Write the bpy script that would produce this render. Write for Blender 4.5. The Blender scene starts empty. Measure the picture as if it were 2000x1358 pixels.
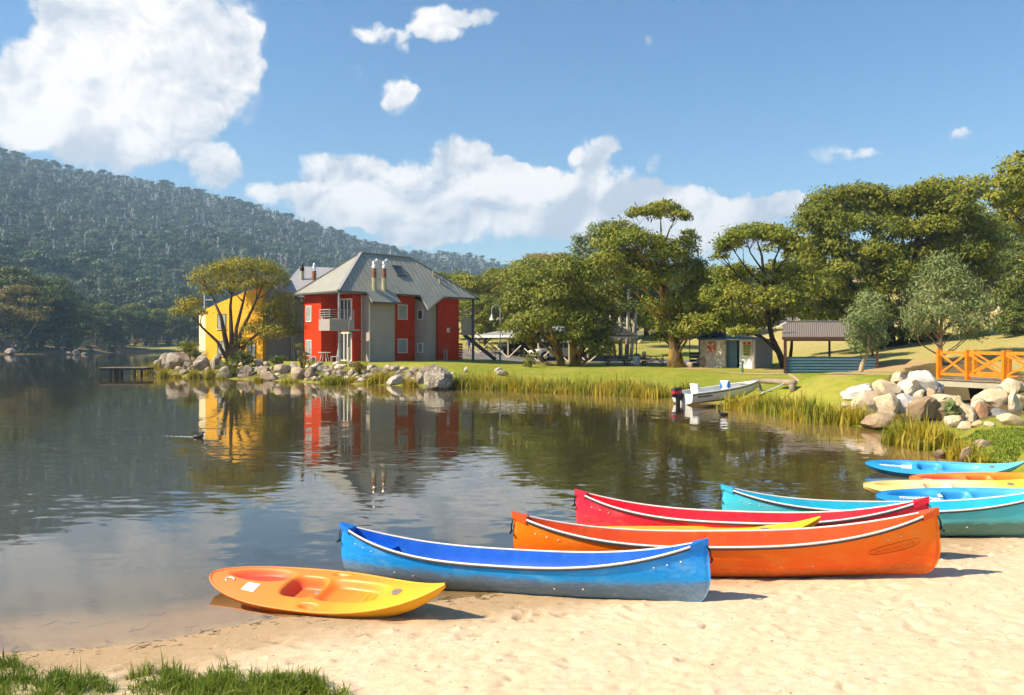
import bpy, math, random
import numpy as np
from mathutils import Vector, Matrix

rnd = random.Random(7)
rng = np.random.default_rng(7)
sc = bpy.context.scene
COL = sc.collection
R = math.radians

# ------------------------------------------------------------------ camera
F, CX, HY, CH = 1555.6, 1000.0, 672.0, 2.5          # pixels per unit slope, horizon row, eye height over the lake
cam_d = bpy.data.cameras.new("camera")
cam_d.sensor_width = 36.0
cam_d.lens = 28.0
cam_d.shift_y = -0.0035
cam_d.clip_start = 0.1
cam_d.clip_end = 12000
cam = bpy.data.objects.new("camera", cam_d)
COL.objects.link(cam)
cam.location = (0, 0, CH)
cam.rotation_euler = (math.pi / 2, 0, 0)
sc.camera = cam

# ------------------------------------------------------------------ sun and sky
SUN_TO = Vector((-0.72, -0.20, 0.66)).normalized()
sun_d = bpy.data.lights.new("sun", "SUN")
sun_d.energy = 5.0
sun_d.angle = R(0.53)
sun_d.color = (1.0, 0.86, 0.65)
sun = bpy.data.objects.new("sun", sun_d)
COL.objects.link(sun)
sun.rotation_euler = SUN_TO.to_track_quat("Z", "Y").to_euler()

sc.view_settings.view_transform = "Standard"
sc.view_settings.look = "None"
sc.view_settings.gamma = 1.0
sc.view_settings.exposure = 0.92
sc.cycles.use_denoising = True
sc.cycles.max_bounces = 5
sc.cycles.use_adaptive_sampling = True
sc.cycles.adaptive_threshold = 0.03
sc.cycles.adaptive_min_samples = 8
sc.cycles.diffuse_bounces = 2
sc.cycles.glossy_bounces = 2
sc.cycles.transmission_bounces = 4
sc.cycles.transparent_max_bounces = 12
sc.cycles.volume_bounces = 0
sc.cycles.caustics_reflective = False
sc.cycles.caustics_refractive = False
sc.cycles.sample_clamp_indirect = 8.0

world = bpy.data.worlds.new("World")
sc.world = world
world.use_nodes = True
world.cycles.sampling_method = "MANUAL"
world.cycles.sample_map_resolution = 256


class NT:
    """small helper to write node trees"""
    def __init__(s, tree):
        s.t = tree
        s.n = tree.nodes
        s.l = tree.links

    def new(s, kind, **kw):
        nd = s.n.new(kind)
        for k, v in kw.items():
            setattr(nd, k, v)
        return nd

    def put(s, sock, v):
        if isinstance(v, bpy.types.NodeSocket):
            s.l.new(v, sock)
        elif v is not None:
            if isinstance(v, (tuple, list)) and len(v) == 3 and sock.type == "RGBA":
                v = (*v, 1.0)
            sock.default_value = v

    def math(s, op, a, b=None, c=None, clamp=False):
        nd = s.new("ShaderNodeMath", operation=op, use_clamp=clamp)
        for i, v in enumerate((a, b, c)):
            if v is not None:
                s.put(nd.inputs[i], v)
        return nd.outputs[0]

    def vmath(s, op, a, b=None, c=None):
        nd = s.new("ShaderNodeVectorMath", operation=op)
        for i, v in enumerate((a, b, c)):
            if v is not None:
                if op == "SCALE" and i == 1:
                    s.put(nd.inputs["Scale"], v)
                else:
                    s.put(nd.inputs[i], v)
        return nd.outputs["Value"] if op in ("DOT_PRODUCT", "LENGTH", "DISTANCE") else nd.outputs["Vector"]

    def ramp(s, v, a, b, o0=0.0, o1=1.0, smooth=True):
        nd = s.new("ShaderNodeMapRange", interpolation_type="SMOOTHSTEP" if smooth else "LINEAR")
        s.put(nd.inputs[0], v)
        for i, x in enumerate((a, b, o0, o1)):
            s.put(nd.inputs[1 + i], x)
        return nd.outputs[0]

    def mix(s, f, a, b, mode="MIX"):
        nd = s.new("ShaderNodeMix", data_type="RGBA", blend_type=mode)
        s.put(nd.inputs[0], f)
        s.put(nd.inputs[6], a)
        s.put(nd.inputs[7], b)
        return nd.outputs[2]

    def noise(s, vec, scale, detail=4.0, rough=0.55, dist=0.0, color=False):
        nd = s.new("ShaderNodeTexNoise")
        s.put(nd.inputs["Vector"], vec)
        nd.inputs["Scale"].default_value = scale
        nd.inputs["Detail"].default_value = detail
        nd.inputs["Roughness"].default_value = rough
        nd.inputs["Distortion"].default_value = dist
        return nd.outputs["Color" if color else "Fac"]

    def sep(s, v):
        nd = s.new("ShaderNodeSeparateXYZ")
        s.put(nd.inputs[0], v)
        return nd.outputs

    def comb(s, x, y, z):
        nd = s.new("ShaderNodeCombineXYZ")
        for i, v in enumerate((x, y, z)):
            s.put(nd.inputs[i], v)
        return nd.outputs[0]


def build_sky():
    g = NT(world.node_tree)
    bg = g.n["Background"]
    sky = g.new("ShaderNodeTexSky", sky_type="NISHITA")
    sky.sun_disc = False
    sky.sun_elevation = math.asin(SUN_TO.z)
    sky.sun_rotation = math.atan2(SUN_TO.x, SUN_TO.y)
    sky.altitude = 900
    sky.air_density = 1.25
    sky.dust_density = 0.6
    sky.ozone_density = 2.0
    hs = g.new("ShaderNodeHueSaturation")
    hs.inputs["Saturation"].default_value = 1.24
    hs.inputs["Value"].default_value = 1.0
    g.l.new(sky.outputs[0], hs.inputs["Color"])
    d = g.new("ShaderNodeTexCoord").outputs["Generated"]
    x, y, z = g.sep(d)
    az = g.math("ARCTAN2", x, g.math("ABSOLUTE", y))
    el = g.math("ARCSINE", z)
    warp = g.vmath("SUBTRACT", g.noise(d, 9.0, 3.0, 0.55, color=True), (0.5, 0.5, 0.5))
    warp2 = g.vmath("SUBTRACT", g.noise(d, 38.0, 5.0, 0.62, color=True), (0.5, 0.5, 0.5))
    p = g.vmath("MULTIPLY_ADD", warp, (0.055, 0.045, 0.0), g.comb(az, el, 0.0))
    p = g.vmath("MULTIPLY_ADD", warp2, (0.034, 0.030, 0.0), p)
    # heaps of cumulus: direction (as row and column of the view north), half-size, weight
    blobs = [(250, 60, 130, 95, 1), (330, 140, 130, 90, 1), (170, 165, 110, 90, 1), (255, 225, 130, 65, .9),
             (55, 165, 45, 50, .5), (395, 50, 90, 70, 1), (190, 15, 90, 60, 1), (450, 130, 48, 48, .85), (110, 85, 50, 40, .5),
             (350, 245, 60, 42, .7), (85, 245, 90, 42, .8), (200, 290, 120, 32, .6), (470, 55, 30, 25, .5),
             (420, 330, 52, 36, 1.1),
             (555, 388, 60, 24, 1), (640, 335, 75, 32, .9), (720, 335, 55, 20, .6), (690, 405, 110, 40, 1), (840, 372, 90, 42, 1.1), (800, 430, 130, 40, 1),
             (895, 310, 52, 32, 1.1), (965, 385, 80, 44, 1.1), (1080, 385, 90, 50, 1.1), (1040, 338, 50, 20, .8), (975, 325, 40, 16, .5),
             (1168, 303, 36, 34, 1.1), (1200, 375, 80, 42, 1), (1270, 358, 20, 16, .6), (1330, 405, 80, 34, 1), (1450, 412, 80, 30, 1),
             (1535, 402, 40, 22, .9), (1400, 465, 120, 34, .9), (930, 445, 190, 36, .8), (1180, 445, 180, 34, .8), (620, 440, 90, 24, .6),
             (736, 68, 42, 17, .8), (800, 62, 30, 12, .55), (856, 45, 48, 30, .9), (930, 28, 46, 15, .7),
             (782, 88, 13, 22, .5), (760, 182, 30, 26, .7), (775, 205, 28, 30, .6), (745, 215, 18, 20, .4), (798, 178, 14, 14, .35), (692, 145, 18, 9, .3), (1268, 312, 16, 15, .4),
             (1266, 78, 14, 10, .16), (1640, 300, 40, 13, .34), (1680, 296, 30, 12, .3), (1870, 250, 26, 11, .3), (1900, 256, 30, 14, .36), (1950, 420, 90, 26, .9),
             (-250, 180, 180, 100, .9), (2350, 330, 200, 50, .9), (2700, 120, 140, 70, .8)]
    D = S = None
    for (px, py, rx, ry, w) in blobs:
        a = math.atan((px - CX) / F)
        e = math.atan((HY - py) / F * math.cos(a))
        ix, iy = F / (rx * 1.30), F / (ry * 1.30)
        q = g.vmath("MULTIPLY_ADD", p, (ix, iy, 0.0), (-a * ix, -e * iy, 0.0))
        m = g.math("MULTIPLY_ADD", g.vmath("DOT_PRODUCT", q, q), -w, w)
        m = g.math("MAXIMUM", m, 0.0)
        sh = g.vmath("DOT_PRODUCT", q, (-0.40, 0.85, 0.0))
        D = m if D is None else g.math("ADD", D, m)
        t = g.math("MULTIPLY", m, sh)
        S = t if S is None else g.math("ADD", S, t)
    n1 = g.noise(d, 20.0, 8.0, 0.62, 0.35)
    v1 = g.noise(d, 8.0, 4.0, 0.5, 0.5)
    v2 = g.noise(g.vmath("ADD", d, (0.016, 0.0, -0.024)), 8.0, 4.0, 0.5, 0.5)
    w1 = g.noise(g.vmath("ADD", d, (0.005, 0.0, -0.008)), 20.0, 6.0, 0.6, 0.35)
    edge = g.math("MULTIPLY", D, 3.5, clamp=True)
    bumps = g.math("ADD", g.math("MULTIPLY", g.math("SUBTRACT", n1, 0.5), 2.3), g.math("MULTIPLY", g.math("SUBTRACT", v1, 0.5), 1.6))
    dens = g.math("MULTIPLY_ADD", bumps, edge, D)
    alpha = g.ramp(dens, 0.04, 0.74)
    alpha = g.math("MULTIPLY", alpha, g.ramp(D, 0.0, 0.6, 0.35, 1.0))
    shade = g.math("DIVIDE", S, g.math("MAXIMUM", D, 0.05))
    relief = g.math("ADD", g.math("MULTIPLY", g.math("SUBTRACT", v1, v2), 4.6), g.math("MULTIPLY", g.math("SUBTRACT", n1, w1), 2.6))
    lit = g.math("ADD", g.math("MULTIPLY_ADD", shade, 0.55, 0.50), relief, clamp=True)
    cl = g.mix(lit, (4.1, 4.45, 5.0), (7.4, 7.1, 6.8))
    col = g.mix(alpha, hs.outputs[0], cl)
    g.l.new(col, bg.inputs["Color"])
    bg.inputs["Strength"].default_value = 0.086


build_sky()

# ------------------------------------------------------------------ scene bookkeeping
WORLD_OFF = {}


def tag(o, label=None, cat=None, group=None, kind=None):
    for k, v in (("label", label), ("category", cat), ("group", group), ("kind", kind)):
        if v:
            o[k] = v
    return o


def thing(name, label, cat, loc=(0, 0, 0), group=None, rot=None):
    o = bpy.data.objects.new(name, None)
    o.empty_display_size = 0.2
    COL.objects.link(o)
    o.location = loc
    if rot is not None:
        o.rotation_euler = rot
    WORLD_OFF[o.name] = np.array(loc, float)
    return tag(o, label, cat, group)


def to_mesh(name, V, Fc, smooth=False, mi=None):
    me = bpy.data.meshes.new(name)
    V = np.asarray(V, float)
    if isinstance(Fc, np.ndarray):
        n, k = Fc.shape
        me.vertices.add(len(V))
        me.vertices.foreach_set("co", V.astype(np.float32).ravel())
        me.loops.add(n * k)
        me.loops.foreach_set("vertex_index", Fc.astype(np.int32).ravel())
        me.polygons.add(n)
        me.polygons.foreach_set("loop_start", np.arange(0, n * k, k, dtype=np.int32))
        me.polygons.foreach_set("loop_total", np.full(n, k, np.int32))
        me.update(calc_edges=True)
        me.validate()
    else:
        me.from_pydata([tuple(v) for v in V], [], [tuple(f) for f in Fc])
        me.update()
    if smooth:
        me.polygons.foreach_set("use_smooth", np.ones(len(me.polygons), bool))
    if mi is not None:
        me.polygons.foreach_set("material_index", np.asarray(mi, np.int32))
    return me


def link(name, me, mats, parent=None, local=False):
    o = bpy.data.objects.new(name, me)
    COL.objects.link(o)
    if not isinstance(mats, (list, tuple)):
        mats = [mats]
    if len(me.materials) == 0:
        for m in mats:
            me.materials.append(m)
    if parent is not None:
        o.parent = parent
    return o


def obj(name, V, Fc, mats, parent=None, smooth=False, local=False, mi=None):
    """one mesh object; V in world metres unless local"""
    V = np.asarray(V, float)
    off = np.zeros(3)
    if parent is not None:
        off = WORLD_OFF.get(parent.name, np.zeros(3))
    if not local:
        V = V - off
    o = link(name, to_mesh(name, V, Fc, smooth, mi), mats, parent)
    WORLD_OFF[o.name] = off
    return o


class MB:
    """collects boxes, bars, tubes ... into one mesh"""
    def __init__(s):
        s.v, s.f, s.m = [], [], []
        s.cur = 0

    def add(s, vs, fs):
        b = len(s.v)
        s.v += [tuple(map(float, v)) for v in vs]
        s.f += [tuple(i + b for i in f) for f in fs]
        s.m += [s.cur] * len(fs)
        return s

    def box(s, x0, x1, y0, y1, z0, z1, T=None):
        vs = [(x, y, z) for z in (z0, z1) for y in (y0, y1) for x in (x0, x1)]
        if T:
            vs = [T(*v) for v in vs]
        return s.add(vs, [(0, 2, 3, 1), (4, 5, 7, 6), (0, 1, 5, 4), (2, 6, 7, 3), (0, 4, 6, 2), (1, 3, 7, 5)])

    def bar(s, a, b, w, h=None, up=(0, 0, 1)):
        """rectangular bar between two points, w across, h along up"""
        h = w if h is None else h
        a, b = Vector(a), Vector(b)
        d = (b - a).normalized()
        u = Vector(up)
        if abs(d.dot(u)) > 0.97:
            u = Vector((0, 1, 0))
        r = d.cross(u).normalized()
        u = r.cross(d).normalized()
        vs = []
        for p in (a, b):
            for (i, j) in ((-1, -1), (1, -1), (1, 1), (-1, 1)):
                vs.append(p + r * (i * w / 2) + u * (j * h / 2))
        return s.add(vs, [(0, 3, 2, 1), (4, 5, 6, 7), (0, 1, 5, 4), (1, 2, 6, 5), (2, 3, 7, 6), (3, 0, 4, 7)])

    def tube(s, pts, rad, n=8, caps=True):
        pts = [Vector(p) for p in pts]
        if not hasattr(rad, "__len__"):
            rad = [rad] * len(pts)
        rings = []
        ref = None
        for i, p in enumerate(pts):
            d = (pts[min(i + 1, len(pts) - 1)] - pts[max(i - 1, 0)])
            d = d.normalized() if d.length > 1e-9 else Vector((0, 0, 1))
            if ref is None:
                ref = Vector((1, 0, 0)) if abs(d.x) < 0.8 else Vector((0, 1, 0))
            r = (ref - d * ref.dot(d)).normalized()
            ref = r
            u = d.cross(r)
            rings.append([p + (r * math.cos(2 * math.pi * k / n) + u * math.sin(2 * math.pi * k / n)) * rad[i] for k in range(n)])
        vs = [v for rg in rings for v in rg]
        fs = []
        for i in range(len(pts) - 1):
            for k in range(n):
                fs.append((i * n + k, i * n + (k + 1) % n, (i + 1) * n + (k + 1) % n, (i + 1) * n + k))
        if caps:
            fs.append(tuple(range(n))[::-1])
            fs.append(tuple((len(pts) - 1) * n + k for k in range(n)))
        return s.add(vs, fs)

    def prism(s, poly, ext):
        """polygon (3-D points) extruded by vector ext"""
        n = len(poly)
        e = Vector(ext)
        vs = [Vector(p) for p in poly] + [Vector(p) + e for p in poly]
        fs = [tuple(range(n))[::-1], tuple(range(n, 2 * n))]
        fs += [(k, (k + 1) % n, n + (k + 1) % n, n + k) for k in range(n)]
        return s.add(vs, fs)

    def disc(s, c, axis, r, h, n=16):
        c, a = Vector(c), Vector(axis).normalized()
        return s.tube([c - a * h / 2, c + a * h / 2], r, n)

    def lathe(s, c, prof, n=12):
        """profile of (radius, height) round a vertical axis at c"""
        c = Vector(c)
        vs = [(c.x + r * math.cos(2 * math.pi * k / n), c.y + r * math.sin(2 * math.pi * k / n), c.z + z) for r, z in prof for k in range(n)]
        fs = []
        for i in range(len(prof) - 1):
            for k in range(n):
                fs.append((i * n + k, i * n + (k + 1) % n, (i + 1) * n + (k + 1) % n, (i + 1) * n + k))
        fs.append(tuple(range(n))[::-1])
        fs.append(tuple((len(prof) - 1) * n + k for k in range(n)))
        return s.add(vs, fs)

    def build(s, name, mats, parent=None, smooth=False, local=False):
        return obj(name, s.v, s.f, mats, parent, smooth, local, mi=s.m if any(s.m) else None)


# ------------------------------------------------------------------ materials
MATS = {}


def new_mat(name):
    m = bpy.data.materials.new(name)
    m.use_nodes = True
    MATS[name] = m
    g = NT(m.node_tree)
    return m, g, g.n["Principled BSDF"], g.n["Material Output"]


def plain(name, col, rough=0.6, var=0.12, scale=3.0, bump=0.0, bscale=40.0, metal=0.0, dirt=None, dirt_amt=0.0, spec=0.4, coords="Object"):
    """paint, metal, wood ...: base colour with soft blotches, optional dirt and fine relief"""
    m, g, b, out = new_mat(name)
    tc = g.new("ShaderNodeTexCoord").outputs[coords]
    n = g.noise(tc, scale, 6.0, 0.6)
    dark = tuple(c * (1 - var) for c in col)
    lite = tuple(min(1, c * (1 + var)) for c in col)
    c = g.mix(g.ramp(n, 0.3, 0.7), dark, lite)
    if dirt:
        n2 = g.noise(tc, scale * 2.3, 8.0, 0.7)
        c = g.mix(g.ramp(n2, 0.62 - 0.25 * dirt_amt, 0.78, 0.0, dirt_amt), c, dirt)
    g.l.new(c, b.inputs["Base Color"])
    g.put(b.inputs["Roughness"], g.ramp(n, 0.2, 0.8, rough * 0.85, min(1, rough * 1.15)))
    b.inputs["Metallic"].default_value = metal
    b.inputs["Specular IOR Level"].default_value = spec
    if bump:
        bp = g.new("ShaderNodeBump")
        bp.inputs["Strength"].default_value = 1.0
        bp.inputs["Distance"].default_value = bump
        g.l.new(g.noise(tc, bscale, 5.0, 0.6), bp.inputs["Height"])
        g.l.new(bp.outputs[0], b.inputs["Normal"])
    return m


def at(px, py, Y):
    """world point seen at pixel (px, py) of the photograph, Y metres out"""
    return Vector(((px - CX) * Y / F, Y, CH - (py - HY) * Y / F))


# ------------------------------------------------------------------ lake shore and terrain heights
SHORE = np.array([(-420, 30), (-150, -10), (-60, -5), (-20, 3.5), (-8, 5.8), (-4.15, 6.45), (-3.48, 6.53), (-2.9, 6.73), (-2.53, 7.03),
                  (-2.06, 7.30), (-1.43, 7.44), (-0.65, 7.78), (-.26, 7.94), (.53, 8.31), (1.41, 8.78), (2.99, 9.3), (4.5, 10.0), (5.75, 10.5),
                  (7.4, 11.5), (8.4, 12.4), (9.3, 14.6), (9.5, 16), (10.1, 17.8), (9.97, 18.7), (10.5, 21.9), (10.6, 23.9), (10.1, 24.6),
                  (9.6, 26.6), (8.9, 31.2), (9.3, 33.2), (9.6, 34.6), (8.6, 36.3), (7.3, 37.8), (5, 38.9), (2.66, 41.4), (0, 43.2),
                  (-3.5, 45.2), (-7.4, 48), (-12.5, 51.2), (-17.9, 55.6), (-22.4, 58), (-27.8, 61.7), (-31.5, 69), (-33, 75), (-34.5, 85),
                  (-40, 110), (-48, 150), (-60, 200), (-80, 255), (-112, 262), (-116, 225), (-106, 196), (-125, 193), (-300, 186), (-420, 170)], float)


def sstep(a, b, x):
    t = np.clip((x - a) / (b - a), 0, 1)
    return t * t * (3 - 2 * t)


def shore_dist(x, y):
    """signed distance to the lake edge, positive on land"""
    P = np.stack([x.ravel(), y.ravel()], 1)
    best = np.full(len(P), 1e18)
    inside = np.zeros(len(P), bool)
    n = len(SHORE)
    for i in range(n):
        a, b = SHORE[i], SHORE[(i + 1) % n]
        ab = b - a
        t = np.clip(((P - a) @ ab) / (ab @ ab), 0, 1)
        q = P - a - t[:, None] * ab
        best = np.minimum(best, (q * q).sum(1))
        c = ((a[1] > P[:, 1]) != (b[1] > P[:, 1]))
        with np.errstate(divide="ignore", invalid="ignore"):
            xi = a[0] + (P[:, 1] - a[1]) / (b[1] - a[1] if b[1] != a[1] else 1e-9) * ab[0]
        inside ^= c & (P[:, 0] < xi)
    d = np.sqrt(best)
    return np.where(inside, -d, d).reshape(x.shape)


def vnoise(x, y, s, seed=0):
    """cheap smooth noise in [-1, 1] from sines"""
    r = np.random.default_rng(seed)
    out = np.zeros_like(x)
    for k in range(7):
        a = r.uniform(0, 2 * np.pi)
        f = s * r.uniform(0.5, 1.9)
        out += np.sin((x * np.cos(a) + y * np.sin(a)) * f + r.uniform(0, 6.28))
    return out / 4.0


CREEK = np.array([(11.0, 21.0), (13.6, 25.0), (15.6, 28.0), (17.5, 31.0), (20.0, 36.0), (24.0, 44.0)])


def creek_dist(x, y):
    best = np.full(x.shape, 1e9)
    for a, b in zip(CREEK, CREEK[1:]):
        ab = b - a
        t = np.clip(((x - a[0]) * ab[0] + (y - a[1]) * ab[1]) / (ab @ ab), 0, 1)
        best = np.minimum(best, np.hypot(x - a[0] - t * ab[0], y - a[1] - t * ab[1]))
    return best


def height(x, y):
    x = np.asarray(x, float)
    y = np.asarray(y, float)
    s = shore_dist(x, y)
    sp = np.maximum(s, 0)
    wP = sstep(2, -6, x) * sstep(34, 42, y)
    wR = sstep(8.5, 11, x) * sstep(36, 33, y) * sstep(16.0, 20.0, y)
    wB = sstep(16.5, 12.5, y)
    wL = np.clip(1 - wP - wR - wB, 0, 1)
    zP = 1.2 * sstep(-0.3, 4.4, sp)
    zL = .32 * sstep(0, 1.6, sp) + .45 * sstep(1, 14, sp) + .3 * sstep(12, 34, sp)
    zR = .28 * sstep(0, 3, sp) + 1.05 * sstep(24.8, 29.6, y) * sstep(0.2, 4, sp)
    zB = np.minimum(.062 * sp, .045 * sp + .25)
    z = wP * zP + wR * zR + wB * zB + wL * zL
    hill = 0.085 * np.maximum(0, y - 72) * sstep(-30, -4, x)
    hill = np.minimum(hill, 9 + 0.02 * np.maximum(0, y - 72))
    hill = hill + 0.13 * np.maximum(0, x - 19 - 0.03 * (y - 40)) * sstep(36, 50, y)
    hill = np.minimum(hill, 30)
    far = sstep(180, 230, y) * sstep(-20, -60, x)
    z = z + hill + far * 0.05 * sp
    z = z + sstep(2, 8, sp) * 0.05 * vnoise(x, y, 0.35, 3) * sstep(14, 30, y)
    ck = creek_dist(x, y)
    cz = 0.02 * np.maximum(0, y - 22) + 0.0
    z = np.where(ck < 3.2, np.minimum(z, cz + 1.7 * sstep(0.75, 2.1, ck)), z)
    bed = -np.minimum(0.15 * -np.minimum(s, 0), 0.5 + 0.05 * -np.minimum(s, 0))
    bed = np.maximum(bed, -2.2)
    return np.where(s > 0, z, bed)


def hz(x, y):
    return float(height(np.array([x]), np.array([y]))[0])


def ground_hit(px, py, y0=4.0, y1=200.0, n=700):
    """where the view ray through a pixel meets the ground or the water"""
    Y = np.geomspace(y0, y1, n)
    X = (px - CX) * Y / F
    Z = CH - (py - HY) * Y / F
    h = np.maximum(height(X, Y), 0.0)
    i = np.argmax(Z <= h)
    if not (Z <= h).any():
        i = n - 1
    return Vector((X[i], Y[i], h[i]))


# ------------------------------------------------------------------ ground material (grass, sand, lake bed, dry slope)
def ground_material():
    m, g, b, out = new_mat("ground")
    pos = g.new("ShaderNodeNewGeometry").outputs["Position"]
    def attr(n):
        return g.new("ShaderNodeAttribute", attribute_name=n).outputs["Fac"]
    n_big = g.noise(pos, 0.35, 5.0, 0.6)
    n_mid = g.noise(pos, 2.2, 6.0, 0.65)
    n_fin = g.noise(pos, 14.0, 6.0, 0.7)
    grass = g.mix(g.ramp(n_mid, 0.32, 0.7), (0.17, 0.225, 0.018), (0.32, 0.31, 0.03))
    grass = g.mix(g.ramp(n_big, 0.42, 0.72, 0.0, 0.75), grass, (0.40, 0.32, 0.08))
    grass = g.mix(g.ramp(n_fin, 0.4, 0.7, 0.0, 0.4), grass, (0.10, 0.14, 0.012))
    dry = g.mix(g.ramp(n_mid, 0.35, 0.68), (0.52, 0.39, 0.19), (0.33, 0.31, 0.08))
    sand = g.mix(g.ramp(n_fin, 0.3, 0.75), (0.62, 0.475, 0.31), (0.75, 0.605, 0.43))
    sand = g.mix(g.ramp(n_mid, 0.35, 0.7, 0.0, 0.5), sand, (0.66, 0.495, 0.31))
    speck = g.noise(pos, 75.0, 3.0, 0.7)
    sand = g.mix(g.ramp(speck, 0.70, 0.78, 0.0, 0.5), sand, (0.3, 0.2, 0.1))
    z = g.sep(pos)[2]
    zz = g.math("MULTIPLY_ADD", g.math("SUBTRACT", n_mid, 0.5), 0.05, z)
    wet = g.ramp(zz, 0.085, 0.02)
    sand = g.mix(wet, sand, g.mix(0.6, sand, (0.27, 0.16, 0.06)))
    bed = g.mix(g.ramp(zz, -0.10, -0.36), (0.34, 0.225, 0.12), (0.085, 0.062, 0.02))  # bed darker with depth, the water's absorption put into its colour
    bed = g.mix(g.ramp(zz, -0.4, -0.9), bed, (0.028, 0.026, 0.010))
    c = g.mix(attr("w_dry"), grass, dry)
    bare = g.ramp(g.math("ADD", attr("w_bare"), g.math("MULTIPLY", g.math("SUBTRACT", n_mid, 0.5), 0.9)), 0.45, 0.75)
    c = g.mix(bare, c, (0.42, 0.29, 0.14))
    ws = g.ramp(g.math("ADD", attr("w_sand"), g.math("MULTIPLY", g.math("SUBTRACT", n_mid, 0.5), 0.5)), 0.4, 0.6)
    c = g.mix(ws, c, sand)
    soil = g.ramp(g.math("ADD", attr("w_soil"), g.math("MULTIPLY", g.math("SUBTRACT", n_mid, 0.5), 1.2)), 0.45, 0.7)
    c = g.mix(soil, c, (0.12, 0.09, 0.04))
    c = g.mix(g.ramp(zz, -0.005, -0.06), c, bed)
    g.l.new(c, b.inputs["Base Color"])
    b.inputs["Roughness"].default_value = 0.95
    b.inputs["Specular IOR Level"].default_value = 0.15
    bp = g.new("ShaderNodeBump")
    bp.inputs["Distance"].default_value = 0.018
    bp.inputs["Strength"].default_value = 0.8
    hgt = g.math("ADD", g.math("MULTIPLY", n_fin, 0.7), g.math("MULTIPLY", g.noise(pos, 60.0, 4.0, 0.7), 0.45))
    g.l.new(hgt, bp.inputs["Height"])
    g.l.new(bp.outputs[0], b.inputs["Normal"])
    return m


GROUND = ground_material()
NEAR = (-7.5, 12.5, 3.2, 16.0)          # the finely modelled beach


def grid_mesh(name, xs, ys, zfun):
    X, Y = np.meshgrid(xs, ys)
    Z = zfun(X, Y)
    V = np.stack([X.ravel(), Y.ravel(), Z.ravel()], 1)
    nx, ny = len(xs), len(ys)
    i = np.arange(nx * ny).reshape(ny, nx)
    Fq = np.stack([i[:-1, :-1].ravel(), i[:-1, 1:].ravel(), i[1:, 1:].ravel(), i[1:, :-1].ravel()], 1)
    me = to_mesh(name, V, Fq, True)
    x, y = X.ravel(), Y.ravel()
    s = shore_dist(X, Y).ravel()
    w_sand = sstep(17.0, 13.5, y + 0.25 * (x - 6) * (x > 6))
    w_sand = np.where((s > 0) & (x > 8.5) & (y > 12.5), w_sand * 0.2, w_sand)
    w_dry = np.clip(sstep(17, 25, x) * sstep(33, 40, y) * 0.7 + 0.45 * sstep(70, 85, y), 0, 1)
    bare = np.zeros_like(x)
    for (bx, by, br) in BARE:
        bare = np.maximum(bare, 1 - np.hypot((x - bx), (y - by)) / br)
    soil = 0.62 * sstep(-2, -6, x) * sstep(4.2, 2.6, s) * (y > 40) * (y < 75) * (s > 0)
    soil = np.maximum(soil, 0.8 * (y > 150) * sstep(-60, -90, x) * (1 - np.exp(-(((x + 118) / 26) ** 2 + ((y - 268) / 9) ** 2))))
    soil = np.maximum(soil, 0.85 * sstep(2.6, 1.8, creek_dist(x, y)) * sstep(23, 25, y))  # dark creek earth, also paints the shade of the void under the footbridge
    for nm, w in (("w_sand", w_sand), ("w_dry", w_dry), ("w_bare", bare), ("w_soil", soil)):
        a = me.attributes.new(nm, "FLOAT", "POINT")
        a.data.foreach_set("value", np.clip(w, 0, 1).astype(np.float32))
    return me


BARE = [(g_.x, g_.y, r_) for g_, r_ in ((ground_hit(1320, 707), 4.5), (ground_hit(1360, 720), 3.0), (ground_hit(1520, 724), 4.0),
                                         (ground_hit(1690, 730), 3.0), (ground_hit(1760, 720), 8.0), (ground_hit(1060, 702), 3.0))]


def axis(*segs):
    out = [np.arange(a, b, st) for a, b, st in segs]
    return np.unique(np.round(np.concatenate(out), 4))


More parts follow.
